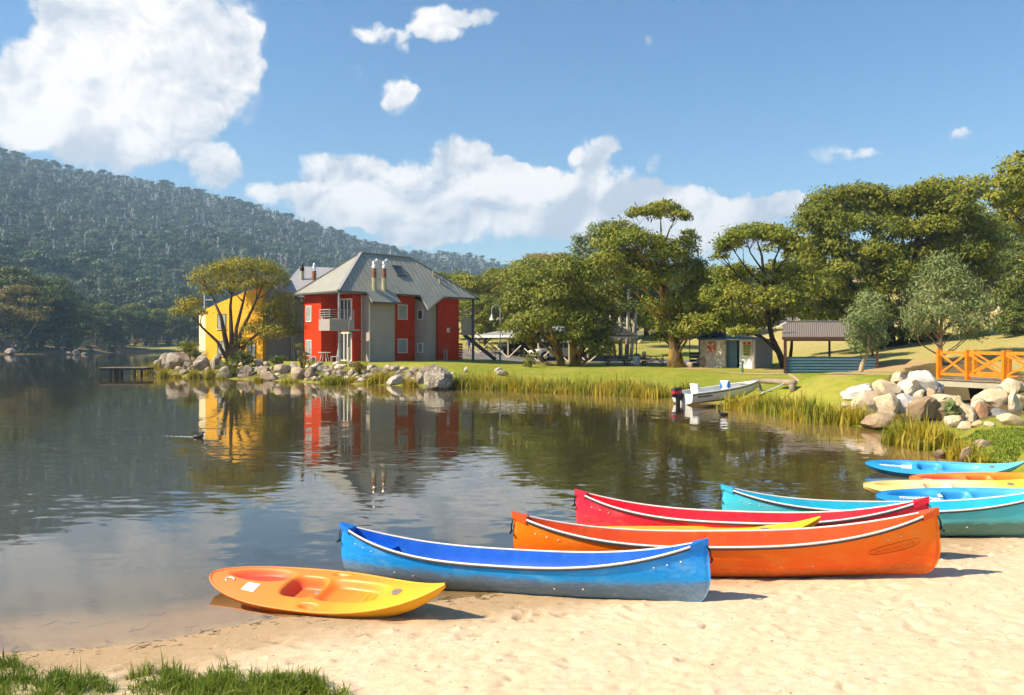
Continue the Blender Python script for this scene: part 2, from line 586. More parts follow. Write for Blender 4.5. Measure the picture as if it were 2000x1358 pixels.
def beach_detail(x, y):
    """footprints, kicked-up lumps and small drifts on the sand"""
    z = height(x, y)
    s = shore_dist(x, y)
    k = sstep(0.05, 0.8, s)
    edge = sstep(NEAR[0], NEAR[0] + .8, x) * sstep(NEAR[1], NEAR[1] - .8, x) * sstep(NEAR[2], NEAR[2] + .3, y) * sstep(NEAR[3], NEAR[3] - .8, y)
    d = 0.013 * vnoise(x, y, 2.2, 11) + 0.007 * vnoise(x, y, 6.5, 12) + 0.0035 * vnoise(x, y, 15, 13) + 0.0025 * vnoise(x, y, 37, 14)
    r = np.random.default_rng(21)
    grid = x.ndim == 2
    for i in range(6000):
        fx, fy = r.uniform(-5.5, 11.5), 3.4 + 9.0 * r.uniform(0, 1) ** 1.3
        a = r.uniform(0, np.pi)
        big = i < 330
        if big:
            l, w, dp = r.uniform(.09, .15), r.uniform(.045, .07), r.uniform(.008, .022)
        else:
            l = r.uniform(.018, .06)
            w, dp = l * r.uniform(.5, .9), r.uniform(.3, 1) * l * .52
        q0, q1, q2 = r.uniform(0, 6.28), r.uniform(.3, 1), r.choice([-1, -1, 1])
        R0 = l * 2.6
        if grid:
            i0, i1 = np.searchsorted(x[0], (fx - R0, fx + R0))
            j0, j1 = np.searchsorted(y[:, 0], (fy - R0, fy + R0))
            sel = (slice(j0, j1), slice(i0, i1))
            if i1 <= i0 or j1 <= j0:
                continue
        else:
            sel = (np.abs(x - fx) < R0) & (np.abs(y - fy) < R0)
            if not sel.any():
                continue
        u = (x[sel] - fx) * np.cos(a) + (y[sel] - fy) * np.sin(a)
        v = -(x[sel] - fx) * np.sin(a) + (y[sel] - fy) * np.cos(a)
        q = (u / l) ** 2 + (v / w) ** 2
        if big:
            d[sel] += dp * (-np.exp(-q ** 2 * .8) + .55 * q1 * np.exp(-((np.sqrt(q) - 1.5) / .4) ** 2) * (.5 + .5 * np.sin(2 * np.arctan2(v, u) + q0)))
        else:
            d[sel] += dp * q2 * np.exp(-q * 1.1) * (1 + .4 * np.sin(u / l * 4 + q0))
    return z + d * k * edge + np.where(s < 0, 0.006 * vnoise(x, y, 3.0, 5), 0) * edge


def build_ground():
    xs = axis((-1700, -500, 100), (-500, -60, 11), (-60, -34, 2), (-34, 44, .5), (44, 120, 3), (120, 500, 15), (500, 1701, 100))
    ys = axis((-300, -40, 40), (-40, 3, 2), (3, 64, .5), (64, 130, 1.5), (130, 460, 6), (460, 1801, 60))
    def zf(X, Y):
        z = height(X, Y)
        inn = (X > NEAR[0] + .6) & (X < NEAR[1] - .6) & (Y > NEAR[2] + .6) & (Y < NEAR[3] - .6)
        return np.where(inn, z - 0.4, z - 0.004 * ((X > NEAR[0] - 1) & (X < NEAR[1] + 1) & (Y < NEAR[3] + 1)))
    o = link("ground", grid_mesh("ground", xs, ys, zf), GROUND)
    tag(o, kind="structure")
    xs = np.linspace(NEAR[0], NEAR[1], 680)
    ys = NEAR[2] + (NEAR[3] - NEAR[2]) * np.linspace(0, 1, 520) ** 1.35
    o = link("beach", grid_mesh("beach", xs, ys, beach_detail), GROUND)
    tag(o, kind="structure")


build_ground()


# ------------------------------------------------------------------ water
def water_material():
    m, g, b, out = new_mat("lake_water")
    g.n.remove(b)
    pos = g.new("ShaderNodeNewGeometry").outputs["Position"]
    px, py, pz = g.sep(pos)
    a = g.vmath("MULTIPLY", pos, (0.75, 2.1, 1.0))
    n1 = g.vmath("SUBTRACT", g.noise(a, 2.3, 2.0, 0.5, 0.4, color=True), (0.5, 0.5, 0.5))
    n2 = g.vmath("SUBTRACT", g.noise(g.vmath("MULTIPLY", pos, (0.8, 1.7, 1.0)), 6.5, 2.0, 0.5, 0.2, color=True), (0.5, 0.5, 0.5))
    mask = g.ramp(g.noise(g.vmath("MULTIPLY", pos, (0.6, 1.5, 1)), 0.14, 3.0, 0.5), 0.40, 0.62, 0.22, 1.0)
    calm = g.ramp(py, 13.0, 48.0, 1.0, 0.20)
    near = g.ramp(py, 7.0, 11.0, 0.45, 1.0)
    amp = g.math("MULTIPLY", g.math("MULTIPLY", mask, calm), near)
    v = g.vmath("ADD", g.vmath("SCALE", n1, g.math("MULTIPLY", amp, 0.125)), g.vmath("SCALE", n2, g.math("MULTIPLY", amp, 0.075)))
    v = g.vmath("MULTIPLY", v, (0.65, 1.0, 0.0))
    nrm = g.vmath("NORMALIZE", g.vmath("ADD", v, (0.0, 0.0, 1.0)))
    inc = g.new("ShaderNodeNewGeometry").outputs["Incoming"]
    cs = g.math("ABSOLUTE", g.vmath("DOT_PRODUCT", nrm, inc))
    fr = g.math("MULTIPLY_ADD", g.math("POWER", g.math("SUBTRACT", 1.0, cs, clamp=True), 4.3), 0.96, 0.04, clamp=True)
    gl = g.new("ShaderNodeBsdfGlossy")
    gl.inputs["Roughness"].default_value = 0.03
    g.put(gl.inputs["Color"], (0.93, 0.93, 0.92, 1))
    g.l.new(nrm, gl.inputs["Normal"])
    tr = g.new("ShaderNodeBsdfTransparent")
    g.put(tr.inputs["Color"], (0.90, 0.86, 0.74, 1))
    mx = g.new("ShaderNodeMixShader")
    g.l.new(fr, mx.inputs[0])
    df = g.new("ShaderNodeBsdfDiffuse")
    g.put(df.inputs["Color"], (0.150, 0.130, 0.068, 1))
    body = g.new("ShaderNodeMixShader")          # the silt that hangs in the water
    dep = g.new("ShaderNodeAttribute", attribute_name="depth").outputs["Fac"]
    g.l.new(g.ramp(dep, 0.0, 0.7, 0.02, 0.15), body.inputs[0])
    g.l.new(tr.outputs[0], body.inputs[1])
    g.l.new(df.outputs[0], body.inputs[2])
    g.l.new(body.outputs[0], mx.inputs[1])
    g.l.new(gl.outputs[0], mx.inputs[2])
    g.l.new(mx.outputs[0], out.inputs["Surface"])
    return m


WATER = water_material()


def build_water():
    xs = axis((-440, -40, 20), (-40, -8, 1), (-8, 12, .2), (12, 16.2, .6))
    ys = axis((-30, 5, 3.5), (5, 17, .2), (17, 45, .7), (45, 301, 8))
    X, Y = np.meshgrid(xs, ys)
    i = np.arange(X.size).reshape(X.shape)
    Fq = np.stack([i[:-1, :-1].ravel(), i[:-1, 1:].ravel(), i[1:, 1:].ravel(), i[1:, :-1].ravel()], 1)
    me = to_mesh("lake_water", np.stack([X.ravel(), Y.ravel(), 0 * X.ravel()], 1), Fq, True)
    a = me.attributes.new("depth", "FLOAT", "POINT")
    a.data.foreach_set("value", np.maximum(0, -height(X, Y)).ravel().astype(np.float32))
    tag(link("lake_water", me, WATER), kind="structure")


build_water()


# ------------------------------------------------------------------ foliage and bark
def leaf_material(name, a, b_, tip=None, trans=0.18, big=0.5, vary=0.0):
    m, g, b, out = new_mat(name)
    isl = g.new("ShaderNodeNewGeometry").outputs["Random Per Island"]
    pos = g.new("ShaderNodeTexCoord").outputs["Object"]
    n = g.noise(pos, big, 3.0, 0.6)
    c = g.mix(g.ramp(n, 0.35, 0.65), a, b_)
    if tip:
        c = g.mix(g.ramp(isl, 0.72, 0.95, 0.0, 0.4), c, tip)
    c = g.mix(g.ramp(isl, 0.0, 0.35, 0.25, 0.0, False), c, tuple(x * 0.45 for x in a))
    if vary:
        orn = g.new("ShaderNodeObjectInfo").outputs["Random"]
        c = g.mix(g.ramp(orn, 0.0, 0.6, vary, 0.0, False), c, tuple(x * .4 for x in a))
        c = g.mix(g.ramp(orn, 0.7, 1.0, 0.0, vary, False), c, tuple(x * 1.6 for x in b_))
    g.l.new(c, b.inputs["Base Color"])
    b.inputs["Roughness"].default_value = 0.55
    b.inputs["Specular IOR Level"].default_value = 0.25
    tl = g.new("ShaderNodeBsdfTranslucent")
    g.l.new(c, tl.inputs["Color"])
    mx = g.new("ShaderNodeMixShader")
    mx.inputs[0].default_value = trans
    g.l.new(b.outputs[0], mx.inputs[1])
    g.l.new(tl.outputs[0], mx.inputs[2])
    g.l.new(mx.outputs[0], out.inputs["Surface"])
    return m


LEAF = {
    "olive": leaf_material("leaf_olive", (0.163, 0.209, 0.022), (0.271, 0.271, 0.028), (0.403, 0.341, 0.046)),
    "gold": leaf_material("leaf_gold", (0.240, 0.240, 0.019), (0.357, 0.310, 0.023), (0.512, 0.372, 0.046)),
    "green": leaf_material("leaf_green", (0.14, 0.178, 0.018), (0.225, 0.235, 0.024), (0.31, 0.28, 0.045)),
    "dark": leaf_material("leaf_dark", (0.078, 0.121, 0.026), (0.132, 0.163, 0.031), (0.217, 0.217, 0.046)),
    "blue": leaf_material("leaf_blue", (0.139, 0.209, 0.109), (0.232, 0.287, 0.163), (0.388, 0.434, 0.279)),
    "young": leaf_material("leaf_young", (0.163, 0.225, 0.070), (0.256, 0.295, 0.109), (0.465, 0.465, 0.217)),
    "far": leaf_material("leaf_far", (0.068, 0.108, 0.052), (0.118, 0.158, 0.068), (0.19, 0.19, 0.09), big=0.12, vary=0.8),  # grey-green gum leaf, with some of the distance haze in its colour
    "shore": leaf_material("leaf_shore", (0.093, 0.132, 0.031), (0.171, 0.178, 0.034), (0.264, 0.225, 0.046), big=0.2),
    "shrub": leaf_material("leaf_shrub", (0.139, 0.171, 0.031), (0.264, 0.248, 0.046), (0.465, 0.341, 0.093), big=1.5),
    "reed": leaf_material("reed_blade", (0.20, 0.235, 0.018), (0.48, 0.38, 0.035), (0.72, 0.50, 0.10), trans=0.4, big=0.7),
    "lawn": leaf_material("lawn_blade", (0.095, 0.175, 0.012), (0.165, 0.235, 0.018), (0.48, 0.42, 0.12), trans=0.35, big=1.2),
    "rust": leaf_material("leaf_rust", (0.202, 0.186, 0.031), (0.326, 0.232, 0.046), (0.465, 0.295, 0.078)),
}


def bark_material(name, a, b_, moss=None):
    m, g, b, out = new_mat(name)
    pos = g.new("ShaderNodeTexCoord").outputs["Object"]
    st = g.noise(g.vmath("MULTIPLY", pos, (6.0, 6.0, 0.9)), 1.6, 6.0, 0.65)
    c = g.mix(g.ramp(st, 0.35, 0.65), a, b_)
    if moss:
        c = g.mix(g.ramp(g.noise(pos, 0.7, 4.0, 0.6), 0.45, 0.6, 0.0, 0.9), c, moss)
    g.l.new(c, b.inputs["Base Color"])
    b.inputs["Roughness"].default_value = 0.9
    b.inputs["Specular IOR Level"].default_value = 0.15
    bp = g.new("ShaderNodeBump")
    bp.inputs["Distance"].default_value = 0.03
    g.l.new(st, bp.inputs["Height"])
    g.l.new(bp.outputs[0], b.inputs["Normal"])
    return m


BARK = {
    "brown": bark_material("bark_brown", (0.07, 0.045, 0.025), (0.16, 0.11, 0.065)),
    "dark": bark_material("bark_dark", (0.022, 0.016, 0.012), (0.07, 0.05, 0.035)),
    "gold": bark_material("bark_gold", (0.06, 0.04, 0.018), (0.22, 0.14, 0.05), (0.36, 0.22, 0.03)),
    "cream": bark_material("bark_cream", (0.34, 0.23, 0.13), (0.56, 0.42, 0.26)),
    "pink": bark_material("bark_pink", (0.28, 0.17, 0.1), (0.5, 0.34, 0.22)),
    "pale": bark_material("bark_pale", (0.3, 0.26, 0.21), (0.52, 0.47, 0.4)),
    "dead": bark_material("bark_dead", (0.40, 0.385, 0.37), (0.62, 0.6, 0.57)),
}


def leaf_cloud(pads, dens, L, W, seed, up=-0.3, spread=0.24, flat=0.62, droop=0.35):
    """leaf-sized faces gathered in clumps over the domes of a crown; pads rows are cx, cy, cz, rx, ry, rz"""
    r = np.random.default_rng(seed)
    P, O = [], []
    for (cx, cy, cz, rx, ry, rz) in pads:
        area = 2.1 * (rx * ry + rx * rz + ry * rz)
        n = max(30, int(dens * area))
        m = max(7, n // 26)
        zz = r.uniform(up, 1.0, m)
        ph = r.uniform(0, 2 * np.pi, m)
        rr = np.sqrt(1 - np.minimum(zz * zz, 1))
        rad = r.uniform(0.62, 1.0, m)
        c = np.stack([rr * np.cos(ph), rr * np.sin(ph), zz], 1) * rad[:, None]
        k = r.integers(0, m, n)
        off = r.normal(0, 1, (n, 3)) * spread * np.array([1, 1, flat])
        q = (c[k] + off) * np.array([rx, ry, rz])
        P.append(q + np.array([cx, cy, cz]))
        o = q / np.array([rx, ry, rz]) + np.array([0, 0, .25])
        O.append(o / (np.linalg.norm(o, axis=1)[:, None] + 1e-6))
    P = np.concatenate(P)
    n = len(P)
    O = np.concatenate(O)
    nr = O + r.normal(0, 0.62, (n, 3))
    nr /= np.linalg.norm(nr, axis=1)[:, None]
    a = r.normal(0, 1, (n, 3))
    a[:, 2] -= droop
    a -= nr * (a * nr).sum(1)[:, None]
    a /= np.linalg.norm(a, axis=1)[:, None]
    b = np.cross(nr, a)
    s = r.uniform(0.65, 1.35, n)[:, None]
    V = np.stack([P - a * L / 2 * s, P + b * W / 2 * s, P + a * L / 2 * s, P - b * W / 2 * s], 1).reshape(-1, 3)
    Fq = np.arange(4 * n).reshape(n, 4)
    return V, Fq


def limb_mesh(trunks, pads, seed, twig=2, limb=0.3, n=6):
    """tapered trunks (lists of (point, radius)) and limbs out to every dome"""
    r = random.Random(seed)
    mb = MB()
    for path in trunks:
        mb.tube([p for p, _ in path], [q for _, q in path], 9)
    for (cx, cy, cz, rx, ry, rz) in pads:
        best = None
        for path in trunks:
            for i in range(len(path) - 1):
                for t in (0.0, 0.5, 1.0):
                    a = Vector(path[i][0]).lerp(Vector(path[i + 1][0]), t)
                    rad = path[i][1] * (1 - t) + path[i + 1][1] * t
                    h = math.hypot(cx - a.x, cy - a.y)
                    if a.z > cz - 0.1 * rz:
                        continue
                    cost = h + 1.1 * abs(cz - a.z - 0.9 * h) + (0.6 if i == 0 and t < 0.5 else 0)
                    if best is None or cost < best[0]:
                        best = (cost, a, rad)
        if best is None:
            a, rad = Vector(trunks[0][-1][0]), trunks[0][-1][1]
        else:
            a, rad = best[1], best[2]
        e = Vector((cx, cy, cz))
        mid = a.lerp(e, 0.5) + Vector((r.uniform(-.1, .1), r.uniform(-.1, .1), r.uniform(-.12, .02))) * (e - a).length
        r0 = min(rad * 0.7, limb)
        mb.tube([a, a.lerp(mid, 0.5) + Vector((0, 0, -.02)), mid, mid.lerp(e, 0.55), e], [r0, r0 * .8, r0 * .62, r0 * .45, r0 * .3], n, False)
        for _ in range(twig):
            ph = r.uniform(0, 6.28)
            t = mid.lerp(e, r.uniform(0.1, 0.9))
            q = e + Vector((math.cos(ph) * rx * .8, math.sin(ph) * ry * .8, r.uniform(0.0, .75) * rz))
            mb.tube([t, t.lerp(q, .5) + Vector((0, 0, -.05 * (q - t).length)), q], [r0 * .36, r0 * .24, r0 * .1], 5, False)
    return mb


def px_pads(lst, Y, depth, seed, thick=1.0):
    """domes given as (px, py, rx, rz) in the photograph's pixels for a tree Y metres out; depth = half-spread of the crown away from the viewer"""
    r = random.Random(seed)
    out = []
    for e in lst:
        px, py, rx, rz = e[:4]
        dy = e[4] if len(e) > 4 else r.uniform(-depth, depth)
        k = (Y + dy) / F
        p = at(px, py, Y + dy)
        out.append((p.x, p.y, p.z, rx * k * 1.12, rx * k * 1.12 * thick, rz * k * 1.22))
    return out


def tree(name, label, trunks, pads, leaf, bark, dens=60, L=0.42, W=0.15, seed=1, twig=2, limb=0.3, group=None, up=-0.3, spread=0.24, flat=0.62, droop=0.35):
    base = Vector(trunks[0][0][0])
    t = thing(name, label, "tree", tuple(base), group)
    limb_mesh(trunks, pads, seed, twig, limb).build("trunk", BARK[bark], t, True)
    V, Fq = leaf_cloud(pads, dens * 3.6, L * .68, W * .68, seed, up, spread, flat, droop)
    obj("crown", V, Fq, LEAF[leaf], t)
    return t


def trunk_px(pts, Y, base_drop=0.25):
    """trunk path from (px, py, radius[, dy]) rows"""
    out = []
    for i, e in enumerate(pts):
        p = at(e[0], e[1], Y + (e[3] if len(e) > 3 else 0))
        if i == 0:
            p.z = hz(p.x, p.y) - base_drop
        out.append((p, e[2]))
    return out


# ------------------------------------------------------------------ the mountain and its forest
RIDGE = np.array([(-900, 250, 800), (-500, 262, 820), (-200, 272, 860), (0, 292, 900), (60, 310, 915), (150, 334, 935), (250, 349, 960), (330, 361, 985), (430, 383, 1010),
                  (520, 408, 1040), (600, 434, 1070), (700, 467, 1110), (780, 487, 1150), (830, 497, 1180), (870, 495, 1230), (920, 499, 1270),
                  (985, 520, 1320), (1040, 545, 1360), (1200, 580, 1420), (1500, 600, 1500), (1900, 610, 1550)], float)


def hill_point(px, t, bump=True):
    px = np.asarray(px, float)
    t = np.asarray(t, float)
    ry = np.interp(px, RIDGE[:, 0], RIDGE[:, 1])
    rd = np.interp(px, RIDGE[:, 0], RIDGE[:, 2])
    fd = np.interp(px, [-900, 0, 300, 600, 1000, 1900], [200, 212, 275, 330, 420, 600])
    zr = CH + (HY - ry) * rd / F - 9.0
    d = fd + (rd - fd) * t
    z = np.where(t <= 1, zr * (0.25 * t + 0.75 * t ** 1.35), zr * (1 - 0.9 * (t - 1)))
    x = (px - CX) * d / F
    if bump:
        z = z + 7.0 * vnoise(x, d, 0.016, 31) * np.clip(t * 4, 0, 1) * np.clip((1 - t) * 3, 0.0, 1)
    return x, d, z + 0.5 - 2.5 * np.clip(1 - t * 14, 0, 1)


def build_hill():
    m, g, b, out = new_mat("hill_floor")
    pos = g.new("ShaderNodeNewGeometry").outputs["Position"]
    n = g.noise(pos, 0.06, 6.0, 0.65)
    c = g.mix(g.ramp(n, 0.35, 0.7), (0.045, 0.055, 0.02), (0.12, 0.1, 0.055))
    g.l.new(c, b.inputs["Base Color"])
    b.inputs["Roughness"].default_value = 1.0
    P = np.linspace(-900, 1900, 150)
    T = np.linspace(0, 1.35, 60)
    PX, TT = np.meshgrid(P, T)
    x, y, z = hill_point(PX, TT)
    i = np.arange(x.size).reshape(x.shape)
    Fq = np.stack([i[:-1, :-1].ravel(), i[:-1, 1:].ravel(), i[1:, 1:].ravel(), i[1:, :-1].ravel()], 1)
    o = link("hill", to_mesh("hill", np.stack([x.ravel(), y.ravel(), z.ravel()], 1), Fq, True), m)
    tag(o, kind="structure")


build_hill()


def forest_tree_mesh(name, seed, H, kind, leaf="far"):
    """one light tree mesh, trunk and crown, used for the far forest"""
    r = random.Random(seed)
    mb = MB()
    if kind == "dead":
        lean = Vector((r.uniform(-.06, .06), r.uniform(-.06, .06), 1)) * H
        mb.tube([(0, 0, -1), lean * .5, lean], [H * .034, H * .024, H * .007], 5, False)
        for k in range(7):
            a = lean * r.uniform(.35, .85)
            ph = r.uniform(0, 6.28)
            l = H * r.uniform(.15, .34)
            e = a + Vector((math.cos(ph) * l * .33, math.sin(ph) * l * .33, l * .9))
            mb.tube([a, a.lerp(e, .5) + Vector((math.cos(ph), math.sin(ph), -.3)) * l * .08, e], [H * .018, H * .012, H * .004], 4, False)
        return to_mesh(name, mb.v, mb.f), [BARK["dead"]]
    pads = []
    n = 9 if kind == "tall" else 8
    for k in range(n):
        ph = r.uniform(0, 6.28)
        q = r.uniform(.0, .26) * H
        zz = H * (r.uniform(.42, .9) if kind == "tall" else r.uniform(.4, .82))
        w = H * r.uniform(.12, .2)
        pads.append((math.cos(ph) * q, math.sin(ph) * q, zz, w, w, w * r.uniform(.55, .8)))
    pads.append((0, 0, H * .85, H * .17, H * .17, H * .13))
    lm = limb_mesh([[(Vector((0, 0, -1)), H * .024), (Vector((r.uniform(-.4, .4), r.uniform(-.4, .4), H * .4)), H * .017), (Vector((r.uniform(-.8, .8), r.uniform(-.8, .8), H * .75)), H * .007)]], pads, seed, 0, H * .012, 4)
    V, Fq = leaf_cloud(pads, 1.9 if kind == "tall" else 2.3, H * .085, H * .05, seed, -0.5, 0.3)
    nv = len(lm.v)
    Vall = np.concatenate([np.array(lm.v), V])
    faces = list(lm.f) + [tuple(int(i) + nv for i in f) for f in Fq]
    mi = [1] * len(lm.f) + [0] * len(Fq)
    me = to_mesh(name, Vall, faces, mi=mi)
    return me, [LEAF[leaf], BARK["pale"]]


def instancer(name, pts, rot, scl, proto, label):
    """points that carry copies of one standing tree"""
    me = bpy.data.meshes.new(name)
    me.vertices.add(len(pts))
    me.vertices.foreach_set("co", np.asarray(pts, np.float32).ravel())
    a = me.attributes.new("rot", "FLOAT_VECTOR", "POINT")
    a.data.foreach_set("vector", np.asarray(rot, np.float32).ravel())
    a = me.attributes.new("scl", "FLOAT_VECTOR", "POINT")
    a.data.foreach_set("vector", np.asarray(scl, np.float32).ravel())
    o = bpy.data.objects.new(name, me)
    COL.objects.link(o)
    ng = bpy.data.node_groups.new(name, "GeometryNodeTree")
    ng.interface.new_socket("Geometry", in_out="INPUT", socket_type="NodeSocketGeometry")
    ng.interface.new_socket("Geometry", in_out="OUTPUT", socket_type="NodeSocketGeometry")
    gi, go = ng.nodes.new("NodeGroupInput"), ng.nodes.new("NodeGroupOutput")
    iop = ng.nodes.new("GeometryNodeInstanceOnPoints")
    oi = ng.nodes.new("GeometryNodeObjectInfo")
    oi.inputs["Object"].default_value = proto
    oi.transform_space = "ORIGINAL"
    ng.links.new(gi.outputs[0], iop.inputs["Points"])
    ng.links.new(oi.outputs["Geometry"], iop.inputs["Instance"])
    for nm, sock in (("rot", "Rotation"), ("scl", "Scale")):
        na = ng.nodes.new("GeometryNodeInputNamedAttribute")
        na.data_type = "FLOAT_VECTOR"
        na.inputs["Name"].default_value = nm
        ng.links.new(na.outputs["Attribute"], iop.inputs[sock])
    ng.links.new(iop.outputs[0], go.inputs[0])
    md = o.modifiers.new("forest", "NODES")
    md.node_group = ng
    tag(o, label, "forest", kind="stuff")
    return o


def build_forest():
    r = np.random.default_rng(5)
    protos = []
    spots = [(30, .06), (120, .05), (215, .07), (300, .05), (350, .06), (85, .55), (250, .62), (420, .5)]
    words = ["pale trunked gum tree low on the mountain above the dark shore trees at left",
             "rounded grey green gum tree low on the mountain slope, second from left edge",
             "spreading gum tree at the mountain foot above the far shore",
             "tall thin gum tree at the mountain foot left of the yellow house",
             "broad gum tree at the mountain foot just left of the yellow house",
             "bare dead white tree standing halfway up the mountain near left edge",
             "bare dead white tree high on the mountain slope below the big cloud",
             "bare leaning dead tree on the mountain above the yellow house"]
    for k in range(8):
        kind = ("tall", "round", "round", "tall", "round", "dead", "dead", "dead")[k]
        me, mats = forest_tree_mesh("forest_tree", 40 + k, (15, 12, 13, 16, 11, 14, 12, 15)[k], kind)
        o = link("forest_tree", me, mats)
        x, y, z = hill_point(spots[k][0], spots[k][1])
        o.location = (float(x), float(y), float(z) - .3)
        tag(o, words[k], kind="stuff")
        protos.append(o)
    n = 15000
    t = r.uniform(0.0, 1.02, n * 3) ** 0.8
    px = r.uniform(-260, 1150, n * 3)
    rd = np.interp(px, RIDGE[:, 0], RIDGE[:, 2])
    keep = r.uniform(0, 1, n * 3) < (0.25 + 0.75 * t) * rd / 1500
    t, px = t[keep][:n], px[keep][:n]
    x, y, z = hill_point(px, t)
    deadp = np.clip(0.16 + 0.60 * (t - 0.35) + 0.25 * vnoise(x, y, 0.012, 8), 0.03, 0.72)
    dead = r.uniform(0, 1, len(t)) < deadp
    which = np.where(dead, r.integers(5, 8, len(t)), r.integers(0, 5, len(t)))
    # behind the right-hand trees, on the rising ground
    m2 = 420
    bx, by = r.uniform(5, 170, m2), r.uniform(118, 200, m2)
    ok = bx / by > 0.06
    bx, by = bx[ok], by[ok]
    bz = height(bx, by)
    m3 = 420                                   # undergrowth along the far left shore
    cx_, cy_ = r.uniform(-190, -84, m3), r.uniform(190, 300, m3)
    cs_ = shore_dist(cx_, cy_)
    ok = (cs_ > .5) & (cs_ < 22) & ((cx_ / cy_ < -.478) | (cs_ > 9))
    cx_, cy_ = cx_[ok], cy_[ok]
    x, y, z = np.r_[x, bx, cx_], np.r_[y, by, cy_], np.r_[z, bz, height(cx_, cy_) - .8]
    small = np.r_[np.ones(len(which)), np.full(len(bx), .5), r.uniform(.2, .5, len(cx_))]
    which = np.r_[which, r.integers(0, 5, len(bx)), r.integers(1, 3, len(cx_))]
    for k in range(8):
        s = which == k
        c = int(s.sum())
        rot = np.stack([r.uniform(-.06, .06, c), r.uniform(-.06, .06, c), r.uniform(0, 6.28, c)], 1)
        q = r.uniform(.45, 1.0, c) * small[s]
        scl = np.stack([q * r.uniform(.85, 1.15, c), q * r.uniform(.85, 1.15, c), q], 1)
        instancer("mountain_forest", np.stack([x[s], y[s], z[s] - .3], 1), rot, scl, protos[k],
                  "standing dead trunks through the mountain forest" if k > 4 else "hazy eucalypt forest covering the mountain")


build_forest()


# ------------------------------------------------------------------ trees
def shared_tree_meshes(seed, H, leaf, bark, kind=0):
    """crown and trunk meshes with the base at the origin, for trees that repeat"""
    r = random.Random(seed)
    pads = []
    if kind == 0:            # umbrella
        for k in range(15):
            ph, q = r.uniform(0, 6.28), math.sqrt(r.uniform(0, 1)) * .40 * H
            zz = H * (.90 - .5 * (q / (.40 * H)) ** 2 * r.uniform(.3, 1))
            w = H * r.uniform(.11, .17)
            pads.append((math.cos(ph) * q, math.sin(ph) * q, zz, w * 1.15, w * 1.15, w * .6))
        for k in range(8):
            ph, q = r.uniform(0, 6.28), r.uniform(.15, .42) * H
            w = H * r.uniform(.09, .14)
            pads.append((math.cos(ph) * q, math.sin(ph) * q, H * r.uniform(.3, .6), w, w, w * .7))
    else:                    # bushy to the ground
        for k in range(24):
            ph, q = r.uniform(0, 6.28), math.sqrt(r.uniform(0, 1)) * .36 * H
            zz = H * r.uniform(.22, .88)
            q *= 1.1 - .5 * (zz / H - .3)
            w = H * r.uniform(.1, .16)
            pads.append((math.cos(ph) * q, math.sin(ph) * q, zz, w, w, w * .72))
    tr = [[(Vector((0, 0, -.3)), H * .028), (Vector((r.uniform(-.3, .3), 0, H * .25)), H * .022), (Vector((r.uniform(-.7, .7), r.uniform(-.5, .5), H * .62)), H * .01)],
          [(Vector((.1, 0, -.3)), H * .02), (Vector((r.uniform(.5, 1.), 0, H * .25)), H * .015), (Vector((r.uniform(1, 2), r.uniform(-.5, .5), H * .55)), H * .006)]]
    lm = limb_mesh(tr, pads, seed, 1, H * .012, 5)
    V, Fq = leaf_cloud(pads, 760 / H ** 1.15, H * .036, H * .015, seed)
    cm = to_mesh("crown", V, Fq)
    cm.materials.append(LEAF[leaf])
    tm = to_mesh("trunk", lm.v, lm.f, True)
    tm.materials.append(BARK[bark])
    return cm, tm


def place_tree(meshes, loc, s, rz, label, group, leaf=None):
    t = thing("gum_tree", label, "tree", tuple(loc), group, (0, 0, rz))
    t.scale = (s, s, s * rnd.uniform(.92, 1.08))
    for nm, me in zip(("crown", "trunk"), meshes):
        c = link(nm, me, [], t)
        if nm == "crown" and leaf:
            c.material_slots[0].link = "OBJECT"
            c.material_slots[0].material = LEAF[leaf]
    return t


ORD = ["first", "second", "third", "fourth", "fifth", "sixth", "seventh", "eighth", "ninth", "tenth", "eleventh", "twelfth", "thirteenth",
       "fourteenth", "fifteenth", "sixteenth", "seventeenth", "eighteenth", "nineteenth", "twentieth"]
TENS = {20: "twenty", 30: "thirty", 40: "forty", 50: "fifty", 60: "sixty", 70: "seventy", 80: "eighty"}


def ordinal(i):
    if i < 20:
        return ORD[i]
    t = (i + 1) // 10 * 10
    if i + 1 == t:
        return TENS[t][:-1] + "ieth"
    return TENS[t] + "-" + ORD[(i + 1) % 10 - 1]


MU = shared_tree_meshes(3, 10, "shore", "pale", 0)
MB1 = shared_tree_meshes(4, 10, "shore", "brown", 1)
MU2 = shared_tree_meshes(5, 10, "olive", "pale", 0)
MB2 = shared_tree_meshes(6, 10, "green", "brown", 1)


